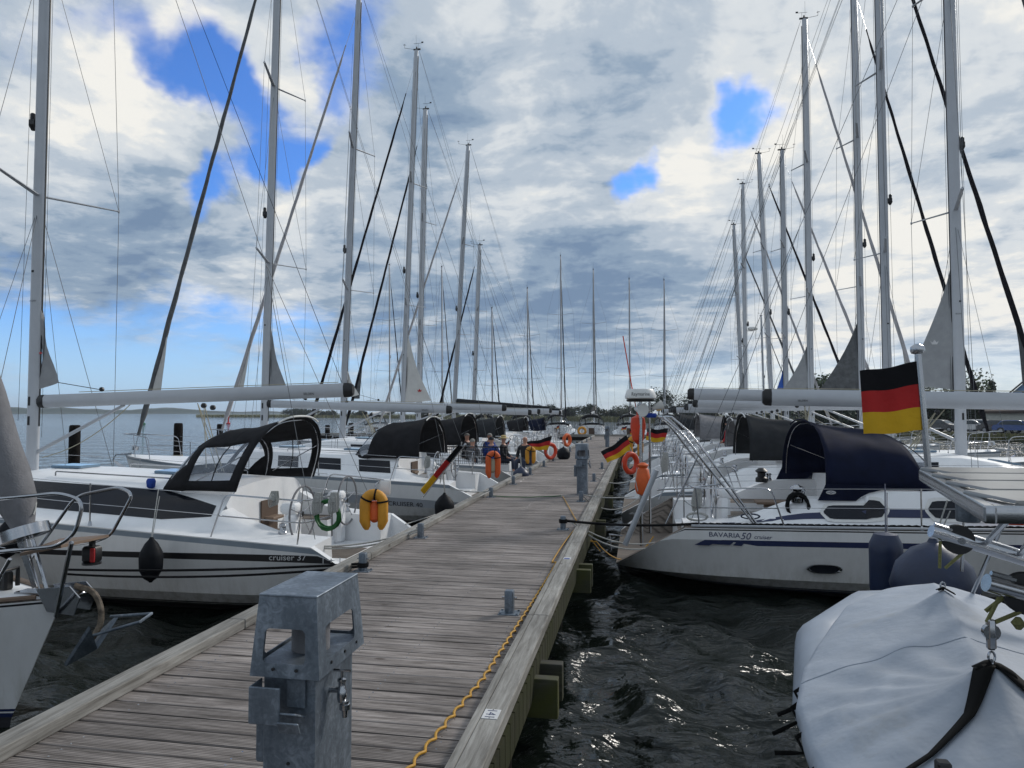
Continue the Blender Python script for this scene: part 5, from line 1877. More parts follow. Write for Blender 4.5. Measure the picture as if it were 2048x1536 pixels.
# stern rail boxes, winches and deck gear of the near yachts
def rope_coil(label, c, r, h, m, n=7, name='rope_coil', tr=.009, cat='rope'):
    b = MB(); pts = []
    rnd = random.Random(int(c[0] * 100) & 255)
    for k in range(n * 16):
        a = 2 * PI * k / 16
        q = 1 + .12 * math.sin(k * .37) + rnd.uniform(-.03, .03)
        pts.append(Vector((r * q * math.cos(a), .035 * math.sin(k * .21), h * q * math.sin(a))) + Vector(c))
    b.tube(pts, tr, 5)
    return tag(b.build(name, m, None, 60), label, cat)
def hank(label, c, l, m, tr=.011):
    b = MB()
    c = Vector(c)
    for k in range(6):
        dx = (k - 2.5) * .013
        pts = [c + Vector((dx, 0, 0)), c + Vector((dx * 2 - .02, -.01, -l * .5)), c + Vector((dx * 1.6 - .01, 0, -l + .01 * k)), c + Vector((dx * 1.2 + .03, .02, -l * .5)), c + Vector((dx + .02, .02, 0))]
        b.tube(rpath(pts, .08, 3), tr, 5)
    for k in range(4):
        b.lathe([(.032, -.008), (.036, 0), (.032, .008)], 10, c + Vector((0, 0, -.07 - .018 * k)))
    return tag(b.build('rope_hank', m, None, 60), label, 'rope')
rope_coil('green garden hose coiled on the rail of the nearest left yacht', at(656, 1030, 9.18), .17, .19, 'rope_green', 12, 'hose', .010, 'hose')
hank('white rope bundle over the rail above the green hose', at(668, 985, 9.12), .34, 'rope_white')
hank('second white rope bundle left of the one above the green hose', at(636, 985, 9.14), .36, 'rope_white')
hank('thin grey rope bundle beside the cockpit winch of the nearest left yacht', at(548, 982, 9.15), .26, 'rope_white', .007)
hank('rope bundle on the rail of the second left yacht', at(855, 912, 17.0), .36, 'rope_white', .010)
hank('thick white rope bundle on the stern rail of the blue hooded yacht', at(1394, 975, 11.7), .42, 'rope_white', .016)
hank('rope bundle on the far stern rail behind the steel gantry', at(1330, 905, 16.0), .5, 'rope_white', .014)
rope_coil('white rope heap on deck below the gantry foot', at(1396, 1034, 11.75), .16, .06, 'rope_white', 6)
rope_coil('thin blue grey line heaped on the teak deck', at(1502, 1033, 11.8), .14, .04, 'fender_navy', 6, tr=.006)
rope_coil('black rope coil hanging from the big winch of the blue hooded yacht', at(1596, 1012, 11.9), .16, .20, 'rope_black', 12, tr=.013)
b = MB(); pw = at(1594, 985, 11.95)
b.lathe([(.09, -.16), (.10, -.08), (.07, -.05), (.07, .02), (.11, .06), (.10, .09), (.05, .11), (.03, .13)], 18, pw)
b.build('big_winch', 'stainless', R0[0]).matrix_parent_inverse = Matrix.Translation(-R0[0].location)
b = MB(); pw = at(1523, 948, 15.0)
b.lathe([(.12, -.16), (.12, -.08), (.08, -.05), (.08, .02), (.13, .06), (.06, .12)], 14, pw); b.build('winch_cover', 'black_plastic', R0[0]).matrix_parent_inverse = Matrix.Translation(-R0[0].location)
b = MB(); b.lathe([(.02, -.09), (.06, -.06), (.07, .03), (.05, .07)], 12, at(302, 966, 9.8) ); tag(b.build('blue_bundle', 'blue_cloth', None, 60), 'small blue cloth bundle on the cabin top of the nearest left yacht', 'cloth')
for k_, px_ in enumerate((1655, 1697)):
    hl = MB()
    p0, p1 = at(px_, 1045, 11.62), at(px_ + 10, 968, 11.62)
for yy_, sg_ in ((11.865, 1), (15.335, -1)):
    sk_ = MB()
    q_ = [at(x_, y_, 11.865) for x_, y_ in ((1652, 968), (1644, 985), (1636, 1001), (1712, 1002), (1722, 994), (1738, 986), (1790, 974))]
    sk_.prism([Vector((p.x, yy_, p.z)) for p in q_], (0, .015 * sg_, 0))
    sk_.build('sprayhood_skirt', 'canvas_navy', R0[0], 0).matrix_parent_inverse = Matrix.Translation(-R0[0].location)
# emblem on the sprayhood of the blue hooded yacht
eb = MB(); c_ = at(1662, 985, 11.855)
eb.add([c_ + Vector((.075 * math.cos(a), 0, .030 * math.sin(a))) for a in [2 * PI * k / 20 for k in range(20)]], [tuple(range(20))], 0)
eo = eb.build('emblem', 'mark_white', R0[0]); eo.matrix_parent_inverse = Matrix.Translation(-R0[0].location)
eb = MB()
eb.tube([c_ + Vector((.016 * math.cos(a), -.004, .016 * math.sin(a))) for a in [2 * PI * k / 12 for k in range(13)]], .003, 4)
eb.tube([c_ + Vector((-.06, -.004, 0)), c_ + Vector((-.018, -.004, 0))], .003, 4); eb.tube([c_ + Vector((.06, -.004, 0)), c_ + Vector((.018, -.004, 0))], .003, 4)
eb.build('emblem_mark', 'mark_navy', eo)
pb_ = MB(); pq = at(770, 975, 9.6)
pb_.rbox(pq, (.17, .03, .20), .02); pb_.build('instrument_box', 'white_plastic', L1[0]).matrix_parent_inverse = L1[0].matrix_world.inverted() if False else Matrix.LocRotScale(L1[0].location, L1[0].rotation_euler, None).inverted()

# ------------------------------------------------------------------ fenders
def fender(label, top, r, h, m, shape='long', line=None, lm='rope_white', group='fenders hanging from the yachts'):
    top = Vector(top)
    t = thing('fender', label, 'fender', top, 0, group)
    b = MB()
    if shape == 'long':
        b.lathe([(.02, 0), (.035, -.03), (r * .55, -.09), (r * .93, -.2 * h / .6), (r, -.45 * h), (r * .96, -.72 * h), (r * .6, -.9 * h), (r * .22, -.97 * h), (.02, -h)], 20, (0, 0, 0))
    elif shape == 'cyl':
        b.lathe([(.02, 0), (r * .7, -.02), (r * .97, -.12), (r, -.2), (r, -h + .2), (r * .9, -h + .08), (r * .5, -h), (.02, -h - .01)], 22, (0, 0, 0))
    else:
        b.lathe([(.03, .06), (.05, .02), (r * .5, -r * .12), (r * .85, -r * .5), (r, -r), (r * .86, -r * 1.5), (r * .5, -r * 1.86), (.05, -r * 2)], 26, (0, 0, 0))
    b.build('body', m, t)
    if line is not None:
        b = MB(); b.tube([(0, 0, 0), Vector(line) - top], .007, 5); b.tube([Vector((.015, 0, .0)), Vector(line) - top + Vector((.02, 0, -.1))], .006, 5)
        b.build('line', lm, t)
    return t
fender('long black fender on the near side of the nearest left yacht', at(303, 1074, 8.72), .155, .62, 'fender_black', line=at(317, 978, 8.95))
fender('black fender partly hidden behind the grey wrapped genoa', at(16, 1038, 8.9), .16, .58, 'fender_black', line=at(24, 985, 8.95))
fender('black fender squeezed between the nearest left yacht and the kerb', at(889, 985, 13.15), .19, .55, 'fender_black', line=at(884, 930, 13.0))
fender('blue fender between the stern of the second left yacht and the next one', at(1042, 932, 21.2), .25, .55, 'fender_navy', line=at(1040, 900, 21.3))
fender('dark fender near the flag on the left row', at(1127, 893, 29), .28, .6, 'fender_black', line=at(1127, 880, 29.2))
fender('upright navy blue cylinder fender against the blue hooded yacht', at(1771, 1064, 8.1), .165, .78, 'fender_navy', 'cyl', line=at(1770, 968, 8.6), lm='fender_navy')
fender('big round navy blue ball fender behind the covered dinghy', at(1866, 1089, 7.2), .375, 0, 'fender_navy', 'ball', line=at(1895, 1000, 7.0))

# ------------------------------------------------------------------ mooring lines
def line(label, pts, r, m, name='mooring_line'):
    b = MB(); b.tube(pts, r, 6)
    return tag(b.build(name, m, None, 60), label, 'rope')
bL1, bL2, bL3 = Vector((XL + .31, 8.15, DZ + .09)), Vector((XL + .31, 10.45, DZ + .15)), Vector((XL + .31, 15.7, DZ + .15))
line('black mooring line running past the long black fender to the nearest left post', sag(bL1, at(130, 1139, 8.5), .04, 24), .016, 'rope_black')
line('second black mooring line just below the first one', sag(bL1 + Vector((0, 0, -.03)), at(130, 1148, 8.5), .08, 24), .015, 'rope_black')
b = MB()
for k in range(4): b.tube([bL1 + Vector((.06 * math.cos(a), .06 * math.sin(a), -.03 + .012 * k)) for a in [2 * PI * q / 12 for q in range(13)]], .011, 5, 0, False)
tag(b.build('rope_turns', 'rope_black', None, 60), 'black rope turns wound round the nearest left post', 'rope')
for dz_k, nm in ((0, 'upper'), (.03, 'lower')):
    p0 = T(L1[0], 1.25, 1.55, 1.03)
    line(nm + ' grey mooring line sagging from the nearest left yacht to its post', sag(p0, bL2 + Vector((0, 0, -dz_k)), .13 + dz_k, 20), .013, 'rope_white')
line('pale mooring line of the second left yacht to its post', sag(T(L2[0], 1.1, 1.6, 1.05), bL3, .08), .014, 'rope_white')
line('long pale line from the nearest left yacht to the post by the orange horseshoe buoy', sag(T(L1[0], .5, -1.5, .85), bL3, .05), .010, 'rope_white')
for i, B_ in enumerate((L3, L4, L5, L6)):
    yb = left_y[4 + i]
    line('pale stern line of the %s left yacht' % ('third', 'fourth', 'fifth', 'sixth')[i], sag(T(B_[0], 1.1, 1.5, 1.05), (XL + .31, yb, DZ + .15), .08), .013, 'rope_white')
bR1 = Vector((XR - .42, 11.6, DZ + .15))
line('thick black mooring rope from the right post to the blue hooded yacht', sag(bR1, T(R0[0], 1.3, -1.95, 1.12), .05), .022, 'rope_black')
line('white mooring line sagging below the black rope', sag(bR1 + Vector((.1, 0, 0)), T(R0[0], 1.25, -1.95, 1.08), .42), .011, 'rope_white')
line('second white mooring line sagging beside the first', sag(bR1 + Vector((.12, .03, 0)), T(R0[0], 1.3, -1.9, 1.08), .34), .010, 'rope_white')
b = MB()
for k in range(4): b.tube([bR1 + Vector((.06 * math.cos(a), .06 * math.sin(a), -.03 + .014 * k)) for a in [2 * PI * q / 12 for q in range(13)]], .012, 5, 0, False)
tag(b.build('rope_turns', 'rope_black', None, 60), 'black rope turns wound round the right post', 'rope')
bR2 = Vector((XR - .42, 15.3, DZ + .15))
line('white line from the second right post to the yacht behind the orange ring', sag(bR2, (-.1, 16.2, 1.0), .05), .014, 'rope_white')
line('slack white line from the second right post', sag(bR2, (.0, 16.4, .95), .3), .012, 'rope_white')
bR3 = Vector((XR - .42, 19.8, DZ + .15))
line('white line from the third right post, under the leaning flag', sag(bR3, (0, 20.6, 1.05), .2), .014, 'rope_white')
# thick dark rope laid along the teak deck edge
b = MB()
def rp0(u, ph):
    return T(R0[0], u, -(H0.b(u) - .10) + .016 * math.cos(u * 30 + ph), H0.h(u) + .045 + .014 * math.sin(u * 30 + ph))
for ph in (0, PI):
    b.tube([rp0(1.3 + k * .05, ph) for k in range(150)], .018, 5)
tag(b.build('deck_rope', 'rope_black', None, 60), 'thick dark rope lying along the teak deck edge of the blue hooded yacht', 'rope')

# ------------------------------------------------------------------ davits, slatted seat and dinghy at the right
DL = DB[0]
inv = Matrix.LocRotScale(DL.location, DL.rotation_euler, None).inverted()
def dav(E, Rt_, label, near_):
    t = thing('davit', label, 'davit', E, 0, 'steel davit arms over the covered dinghy')
    d = (Vector(Rt_) - Vector(E))
    b = MB(); b.tube([(0, 0, 0), d], .038, 14)
    b.tube([Vector((.02, 0, .04)), d + Vector((0, 0, .04))], .012, 6)
    b.build('arm', 'stainless', t)
    dn = d.normalized()
    sv = MB(); sv.lathe([(.05, -.02), (.088, -.016), (.078, 0), (.088, .016), (.05, .02)], 24, dn * .16, (.1, 1, 0))
    sv.build('sheave', 'black_plastic', t)
    p = MB(); p.lathe([(.02, -.05), (.02, .05)], 10, dn * .17, (.1, 1, 0)); p.build('pin', 'stainless', t)
    return t
E1, E2 = Vector((1.80, 4.62, 2.20)), Vector((1.47, 3.30, 2.20))
E1 = at(1862, 1062, 4.65); E2 = at(1972, 1165, 3.32)
d1 = dav(E1, E1 + Vector((1.35, .12, -.42)), 'far steel davit arm with black sheave, ending above the ball fender', 1)
d2 = dav(E2, E2 + Vector((1.35, .10, -.36)), 'near steel davit arm with black sheave, lowest at the right border', 1)
hk1 = at(1886, 1190, 4.66); hk2 = at(1984, 1340, 3.33)
for E, hk, lb in ((E1, hk1, 'olive tackle rope and shackle under the far davit arm'), (E2, hk2, 'olive tackle rope with metal block under the near davit arm')):
    t = thing('tackle', lb, 'tackle', hk)
    top = E + Vector((.14, 0, -.08)) - hk
    bz = .14 if E is E1 else .10
    b = MB()
    big = E is E2
    b.tube([top + Vector((-.09, 0, .02)), Vector((-.015, 0, bz + (.10 if big else .02)))], .0095, 6)
    b.tube([top + Vector((.10, 0, .02)), Vector((.015, 0, bz + (.10 if big else .02)))], .0095, 6)
    if big:
        b.tube([top + Vector((-.06, .02, .02)), Vector((-.01, .02, bz + .14))], .0095, 6)
        b.lathe([(.01, -.025), (.028, 0), (.01, .025)], 10, top + Vector((-.03, -.02, -.08)))
    b.build('rope', 'rope_olive', t)
    b = MB()
    if big:
        b.rbox((0, 0, bz + .05), (.035, .03, .13), .008)
        b.lathe([(.01, -.012), (.034, -.012), (.034, .012), (.01, .012)], 16, (0, 0, bz + .06), (0, 1, 0))
    for k in range(2):
        b.tube([Vector((.014 * math.cos(a) * (1 if k else .2), .014 * math.cos(a) * (.2 if k else 1), .02 + .035 * k + .022 * math.sin(a))) for a in [2 * PI * q / 12 for q in range(13)]], .005, 6, 0, False)
    b.build('shackle', 'stainless', t)
# slatted seat
t = thing('slatted_seat', 'steel platform with broad grey slats beside the flagpole at the right', 'slatted platform', (1.0, 2.3, 2.5))
q0, q1 = Vector((1.37, 3.80, 2.60)), Vector((1.03, 2.36, 2.60))
O = Vector((1.0, 2.3, 2.5))
ax = (q1 - q0).normalized(); sx = Vector((1, .07, 0)).normalized()
b = MB()
def bar(p, q, w_, h_, bb=None):
    (bb or b).tube([p - O, q - O], h_ / 2 * 1.414, 4, 0, True, w_ / 2 * 1.414, (0, 0, 1))
def plankbox(bb, p, q, w_, h_):
    d = (q - p); c = (p + q) / 2 - O
    a = math.atan2(d.y, d.x)
    bb.rbox(c, (d.length, w_, h_), .006, 0, a)
plankbox(b, q0 + Vector((.02, 0, -.01)), q1 + Vector((.02, 0, -.01)), .035, .055)
plankbox(b, q1 + Vector((.03, .02, -.01)), q1 + sx * 2.2 + Vector((0, .02, -.01)), .035, .055)
plankbox(b, q0 + Vector((.03, -.02, -.01)), q0 + sx * 2.0 + Vector((0, -.02, -.01)), .03, .05)
b.build('frame', 'stainless', t)
sl = MB()
n_s = 4
for k in range(n_s):
    c0 = q0.lerp(q1, (k + .5) / n_s) + Vector((.05, 0, .02))
    plankbox(sl, c0, c0 + sx * 2.1, .31, .022)
mat('slat_steel', (.25, .245, .235), .28, metal=.6, mottle=(3, .25))
sl.build('slats', 'slat_steel', t)
lg_ = MB()
for top, bot in (((1.72, 3.45, 2.56), E1 + Vector((.30, 0, -.06))), ((1.86, 3.45, 2.56), E1 + Vector((.48, 0, -.12)))):
    lg_.tube([Vector(top) - O, Vector(bot) - O], .017, 8)
lg_.build('legs', 'stainless', t)
su = MB()
su.lathe([(.045, -.05), (.048, -.04), (.048, .04), (.04, .05)], 16, at(1936, 1020, 3.4) - O); su.build('stern_light', 'galvanised', t)
rl_ = MB()
rl_.tube([Vector((2.6, 6.35, 1.6)), Vector((2.62, 6.3, 2.3)), Vector((4.2, 6.4, 2.35))], .014, 8)
rl_.tube([at(2070, 900, 4.4), at(1935, 1210, 6.0)], .014, 8)
o = rl_.build('rail', 'stainless', DL); o.matrix_parent_inverse = inv

# the dinghy under its cover
t = thing('dinghy', 'inflatable dinghy hanging from the davits under a pale grey cover with black webbing', 'dinghy', (1.6, 4.0, 1.1))
O = Vector((1.6, 4.0, 1.1))
sec = [  # y, x_left, z_left, x_ridge, z_ridge, x_right
    (6.02, 1.98, 1.46, 2.3, 1.50, 2.72), (5.90, 1.80, 1.50, 2.22, 1.60, 2.80), (5.45, 1.46, 1.50, 2.08, 1.66, 2.86), (5.0, 1.24, 1.47, 1.96, 1.72, 2.88), (hk1.y, 1.08, 1.45, hk1.x, hk1.z - .02, 2.88),
    (4.3, .92, 1.43, 1.75, 1.73, 2.88), (3.8, .78, 1.42, 1.63, 1.70, 2.86), (hk2.y, .74, 1.41, hk2.x, hk2.z - .02, 2.84), (2.9, .74, 1.42, 1.42, 1.66, 2.8), (2.5, .76, 1.43, 1.38, 1.60, 2.7), (2.25, .82, 1.42, 1.38, 1.5, 2.6), (2.15, .9, 1.3, 1.4, 1.32, 2.5)]
ys = [s_[0] for s_ in sec][::-1]
def interp(y, k):
    xs = [s_[k] for s_ in sec][::-1]
    return float(np.interp(y, ys, xs))
def on_cover(x, y):
    xl, zl, xr, zr, xe = [interp(y, k) for k in (1, 2, 3, 4, 5)]
    if x < xr:
        v = max(0, (x - xl) / (xr - xl))
        z = zl + (zr - zl) * v ** .95 + .03 * math.sin(PI * v) ** .7 * (1 - v)
        ca = (x - 1.05) * .55 - (y - 3.9)
        z += .016 * math.exp(-(ca / .05) ** 2) * sm(.95, 1.2, x) * (1 - sm(1.45, 1.6, x)) + .014 * math.exp(-((ca - .28) / .04) ** 2) * sm(.8, .9, x) * (1 - sm(1.1, 1.4, x))
        z += .006 * mnoise.noise(Vector((x * 5 + y * 2.6, y * 1.4 - x * 1.5, 5)))
        dx, dy = x - hk2.x, y - hk2.y
        dl = math.hypot(dx, dy)
        z += .008 * math.sin(math.atan2(dy, dx) * 16) * sm(.12, .5, dl) * (1 - sm(.6, 1.1, dl))
    else:
        v = min(1, (x - xr) / (xe - xr))
        z = zr - (zr - 1.42) * v ** .8 + .03 * math.sin(PI * v) + .012 * mnoise.noise(Vector((x * 5 + y * 2.6, y * 1.4 - x * 1.5, 5)))
        if v > .85: z -= (v - .85) * .9
    for hq in (hk1, hk2):
        z += .05 * math.exp(-((x - hq.x) ** 2 + (y - hq.y) ** 2) / .02)
    return z
rows_ = []
NY = 170
for i in range(NY + 1):
    y = 6.02 + (2.15 - 6.02) * i / NY
    xl, zl, xr, zr, xe = [interp(y, k) for k in (1, 2, 3, 4, 5)]
    r = []
    z0 = on_cover(xl, y)
    for j in range(0, 10):       # left skirt
        v = j / 10
        fold = .022 * mnoise.noise(Vector((y * 4.5, v * 1.0, 2))) * (1.2 - v) + .010 * math.sin(y * 14) * (1 - v)
        r.append(Vector((xl + .10 * (1 - v) ** 1.3 - .035 * math.sin(PI * v) + fold, y, z0 - .30 + .30 * v ** .8 - .02 * (1 - v) * math.sin(y * 3.1))))
    for j in range(0, 34):
        x = xl + (xr - xl) * j / 33
        r.append(Vector((x, y, on_cover(x, y))))
    for j in range(1, 26):
        x = xr + (xe - xr) * j / 25
        r.append(Vector((x, y, on_cover(x, y))))
    rows_.append([p - O for p in r])
b = MB(); b.grid(rows_, 0)
m_ = MT['dinghy_cover']; t2 = m_.node_tree; b2_ = t2.nodes['Principled BSDF']
src_ = b2_.inputs['Base Color'].links[0].from_socket
n_1 = t2.nodes.new('ShaderNodeTexNoise'); n_1.inputs['Scale'].default_value = 2.3; n_1.inputs['Detail'].default_value = 10; n_1.inputs['Roughness'].default_value = .75
tcx = t2.nodes.new('ShaderNodeTexCoord'); t2.links.new(tcx.outputs['Object'], n_1.inputs['Vector'])
mr_ = t2.nodes.new('ShaderNodeMapRange'); t2.links.new(n_1.outputs[0], mr_.inputs[0])
for i_, x_ in enumerate((.56, .72, 0, .45)): mr_.inputs[i_ + 1].default_value = x_
mx_ = t2.nodes.new('ShaderNodeMix'); mx_.data_type = 'RGBA'; t2.links.new(mr_.outputs[0], mx_.inputs[0]); t2.links.new(src_, mx_.inputs[6]); mx_.inputs[7].default_value = (.27, .27, .25, 1)
t2.links.new(mx_.outputs[2], b2_.inputs['Base Color'])
co = b.build('cover', 'dinghy_cover', t, 60)
so = co.modifiers.new('t', 'SOLIDIFY'); so.thickness = .006
if co.data.polygons[500].normal.z < 0:
    co.data.flip_normals()
# webbing
def web(path, ws, lift=.012, n=14):
    wb = MB(); rr = []
    P = [Vector((p[0], p[1], 0)) for p in path]
    for k in range(len(P) - 1):
        p, q = P[k], P[k + 1]
        d = (P[min(k + 1, len(P) - 1)] - P[k]).normalized(); sd = Vector((-d.y, d.x, 0))
        for i in range(n + (1 if k == len(P) - 2 else 0)):
            tt = i / n
            c = p.lerp(q, tt); w_ = ws[k] + (ws[k + 1] - ws[k]) * tt
            rr.append([Vector((a.x, a.y, on_cover(a.x, a.y) + lift)) - O for a in (c - sd * w_, c, c + sd * w_)])
    wb.grid(rr, 0)
    o = wb.build('webbing', 'cover_trim', t, 60)
    so = o.modifiers.new('t', 'SOLIDIFY'); so.thickness = .006
web([(hk2.x - .03, hk2.y - .01), (1.30, 3.14), (1.10, 2.99), (.95, 2.92), (.80, 2.84)], [.04, .02, .012, .011, .011])
web([(hk2.x + .03, hk2.y), (1.68, 3.12), (1.9, 2.95), (2.6, 2.5)], [.04, .022, .013, .012])
web([(hk2.x - .06, hk2.y + .02), (hk2.x + .08, hk2.y - .01)], [.04, .04], .014, 3)
web([(hk1.x - .03, hk1.y), (hk1.x + .06, hk1.y)], [.02, .02], .014, 3)
for k, (yy, ang) in enumerate(((4.55, .5), (4.12, .3), (3.9, .45), (3.55, .0), (3.22, .5), (2.95, -.1))):
    sp = MB()
    xl = interp(yy, 1)
    p = Vector((xl + .0, yy, 1.30)) - O
    d = Vector((-.13, -.04 + .02 * k, -.02 - ang * .12))
    sp.tube([p + Vector((.06, .03, .12)), p + Vector((-.03, .02, .06)), p, p + d * .5, p + d], .003, 4, 0, True, .011, (0, 1, 0))
    sp.build('strap', 'cover_trim', t)
hm_ = MB()
hm_.tube([Vector((interp(y_, 1) + .105 + .022 * mnoise.noise(Vector((y_ * 4.5, 0, 2))) * 1.2 + .010 * math.sin(y_ * 14), y_, on_cover(interp(y_, 1), y_) - .30 - .02 * math.sin(y_ * 3.1))) - O for y_ in [6.0 - 3.8 * k / 70 for k in range(71)]], .007, 6)
hm_.build('hem', 'rubber_grey', t, 60)
for ya_, yb_ in ((4.05, 4.0),):
    sm2 = MB()
    sm2.tube([Vector((x_, ya_ + .03 * x_, on_cover(x_, ya_ + .03 * x_) + .001)) - O for x_ in [.86 + 1.9 * k / 60 for k in range(61)]], .0035, 5)
    sm2.build('seam', 'dinghy_cover', t, 60)
tu = MB()
tu.tube([Vector(p) - O for p in ((1.0, 2.2, 1.25), (.98, 3.2, 1.25), (1.03, 4.2, 1.25), (1.25, 5.2, 1.28), (1.7, 5.75, 1.36), (2.1, 5.8, 1.38), (2.5, 5.3, 1.3), (2.65, 4.2, 1.25), (2.62, 3.2, 1.25), (2.55, 2.2, 1.25))], .19, 16)
tu.build('tube', 'rubber_grey', t)
hu_ = MB()
hu_.grid([[Vector((x_, y_, z_)) - O for x_, z_ in ((1.1, 1.2), (1.4, 1.0), (1.8, .92), (2.2, 1.0), (2.5, 1.2))] for y_ in (2.2, 3.2, 4.2, 5.2)], 0)
hu_.build('floor', 'rubber_grey', t)
pd = MB(); pd.rbox(Vector((1.0, 2.62, 1.62)) - O, (.045, .04, .22), .006); tag(pd.build('handle', 'black_plastic', t))

# ------------------------------------------------------------------ mooring piles and channel buoys in the water
first = None
for k, (px, top, Y, lb) in enumerate(((150, 850, 19.5, 'leftmost, with a rope tied round it'), (357, 846, 24.5, 'right of the leftmost one'), (440, 848, 36, 'thin one farther off'), (602, 847, 33, 'just right of the black sprayhood'),
                                     (702, 846, 41, 'behind the boom of the nearest left yacht'), (655, 850, 46, 'small one far off'), (1641, 868, 31.0, 'at the right, beside the thick mast'), (1715, 862, 44, 'at the right, small and far'))):
    p = at(px, top, Y)
    if first is None:
        first = thing('mooring_pile', 'x', 'mooring pile', (0, 0, 0), 0, 'dark timber piles standing in the water at the bows')
        b = MB(); b.lathe([(.17, -1.0), (.165, 2.1), (.16, 2.28), (.13, 2.33)], 14, (0, 0, 0)); b.build('post', 'pole_wood', first)
        b = MB(); b.lathe([(.178, 1.0), (.185, 1.05), (.18, 1.1)], 14, (0, 0, 0)); b.build('rope_turn', 'rope_tan', first)
        o = first
    else:
        o = copy_tree(first)
    o.location = (p.x, Y, p.z - 2.33)
    o['label'] = 'dark timber mooring pile in the water, ' + lb
for px, d, m, lb, nm in ((287, 190, 'buoy_green', 'green conical channel buoy on the open water at left', 'green'), (457, 190, 'mark_red', 'red can shaped channel buoy on the open water at left', 'red')):
    r_ = ray(px, 826); r_.z = 0; r_.normalize()
    t = thing('channel_buoy', lb, 'channel buoy', (r_.x * d, r_.y * d, 0))
    b = MB()
    b.lathe([(.3, -.2), (.5, 0), (.5, .25), (.2, .5), (.15, 1.4), (.05, 1.5)], 12, (0, 0, 0)); b.build('body', m, t)
    b = MB(); b.lathe([(.25, 1.5), (.22, 1.6), (.03, 2.1)] if nm == 'green' else [(.2, 1.5), (.2, 1.95), (.05, 2.0)], 10, (0, 0, 0)); b.build('topmark', m, t)

# ------------------------------------------------------------------ shore
def polar(px, d, z=0):
    r_ = ray(px, 825); r_ = Vector((r_.x, r_.y, 0)); r_.normalize()
    return Vector((r_.x * d, r_.y * d, z))
# hills across the water, left
hm = MB()
rows_ = []
npx = 160
for i in range(npx + 1):
    px = -1900 + i * (2700 / npx)
    d = 1750
    env = 19 * sm(-1900, -1200, px) * (1 - sm(250, 520, px) * .55) * (1 - sm(520, 640, px) * .9)
    hgt = max(.6, env * (.62 + .45 * mnoise.noise(Vector((px * .006, 3, 0))) + .22 * mnoise.noise(Vector((px * .02, 1, 0)))) + 1.2 * mnoise.noise(Vector((px * .09, 7, 0))) + 3.5 * math.exp(-((px - 330) / 60) ** 2))
    rows_.append([polar(px, d - 30, -.5), polar(px, d - 8, hgt * .35), polar(px, d, hgt * .8), polar(px, d + 60, hgt), polar(px, d + 300, hgt * .9), polar(px, d + 700, -1)])
hm.grid(rows_, 0, flip=True)
o = hm.build('hills', 'hill_wood', None, 0); o['kind'] = 'structure'; fix_normals(o)
sl_ = [(392, 455), (470, 440), (560, 420), (700, 370), (800, 335), (930, 290), (1050, 255), (1180, 225), (1300, 195), (1420, 165), (1520, 140), (1600, 116), (1680, 98), (1800, 90), (1950, 86), (2100, 84), (2400, 80), (2900, 78), (3600, 76)]
def shore_d(px): return float(np.interp(px, [a for a, _ in sl_], [b_ for _, b_ in sl_]))
gm_ = MB(); rows_ = []
for i in range(121):
    px = 392 + (3600 - 392) * i / 120
    d = shore_d(px)
    rows_.append([polar(px, d, -.3), polar(px, d + 1.5, .25), polar(px, d + 6, .45), polar(px, d + 60, .6), polar(px, d + 500, .8)])
gm_.grid(rows_, 0)
o = gm_.build('shore_ground', 'earth', None, 0); o['kind'] = 'structure'; fix_normals(o)
pk = MB(); rows_ = []
for i in range(31):
    px = 1600 + 1400 * i / 30
    rows_.append([polar(px, shore_d(px) + 7, .50), polar(px, shore_d(px) + 24, .56)])
pk.grid(rows_, 0); o = pk.build('car_park', 'asphalt', None, 0); o['kind'] = 'structure'; fix_normals(o)
# reeds
rd = MB(); rr_ = random.Random(9)
for i in range(9000):
    px = 392 + (1700 - 392) * rr_.random() ** .8
    dd = shore_d(px) + rr_.uniform(-1, 22)
    p = polar(px, dd, 0)
    h_ = rr_.uniform(.9, 1.7) * (1 if px < 1620 else .5)
    w_ = rr_.uniform(.10, .32) * (dd / 150) ** .5
    a = rr_.uniform(0, PI); dx = Vector((math.cos(a) * w_, math.sin(a) * w_, 0)); ln_ = Vector((rr_.uniform(-.2, .2), rr_.uniform(-.2, .2), h_))
    rd.add([p - dx, p + dx, p + ln_ + dx * .3, p + ln_ - dx * .3], [(0, 1, 2, 3)], 0)
for i in range(5000):
    px = 1560 + (2500 - 1560) * rr_.random()
    dd = shore_d(px) + rr_.uniform(0, 5)
    p = polar(px, dd, .1)
    h_ = rr_.uniform(.25, .75); w_ = rr_.uniform(.08, .25)
    a = rr_.uniform(0, PI); dx = Vector((math.cos(a) * w_, math.sin(a) * w_, 0))
    rd.add([p - dx, p + dx, p + Vector((0, 0, h_)) + dx * .3, p + Vector((0, 0, h_)) - dx * .3], [(0, 1, 2, 3)], 0)
o = rd.build('reeds', 'reed', None, 0); tag(o, 'green and straw coloured reeds and bank grass along the far shore', 'reeds', None, 'stuff')

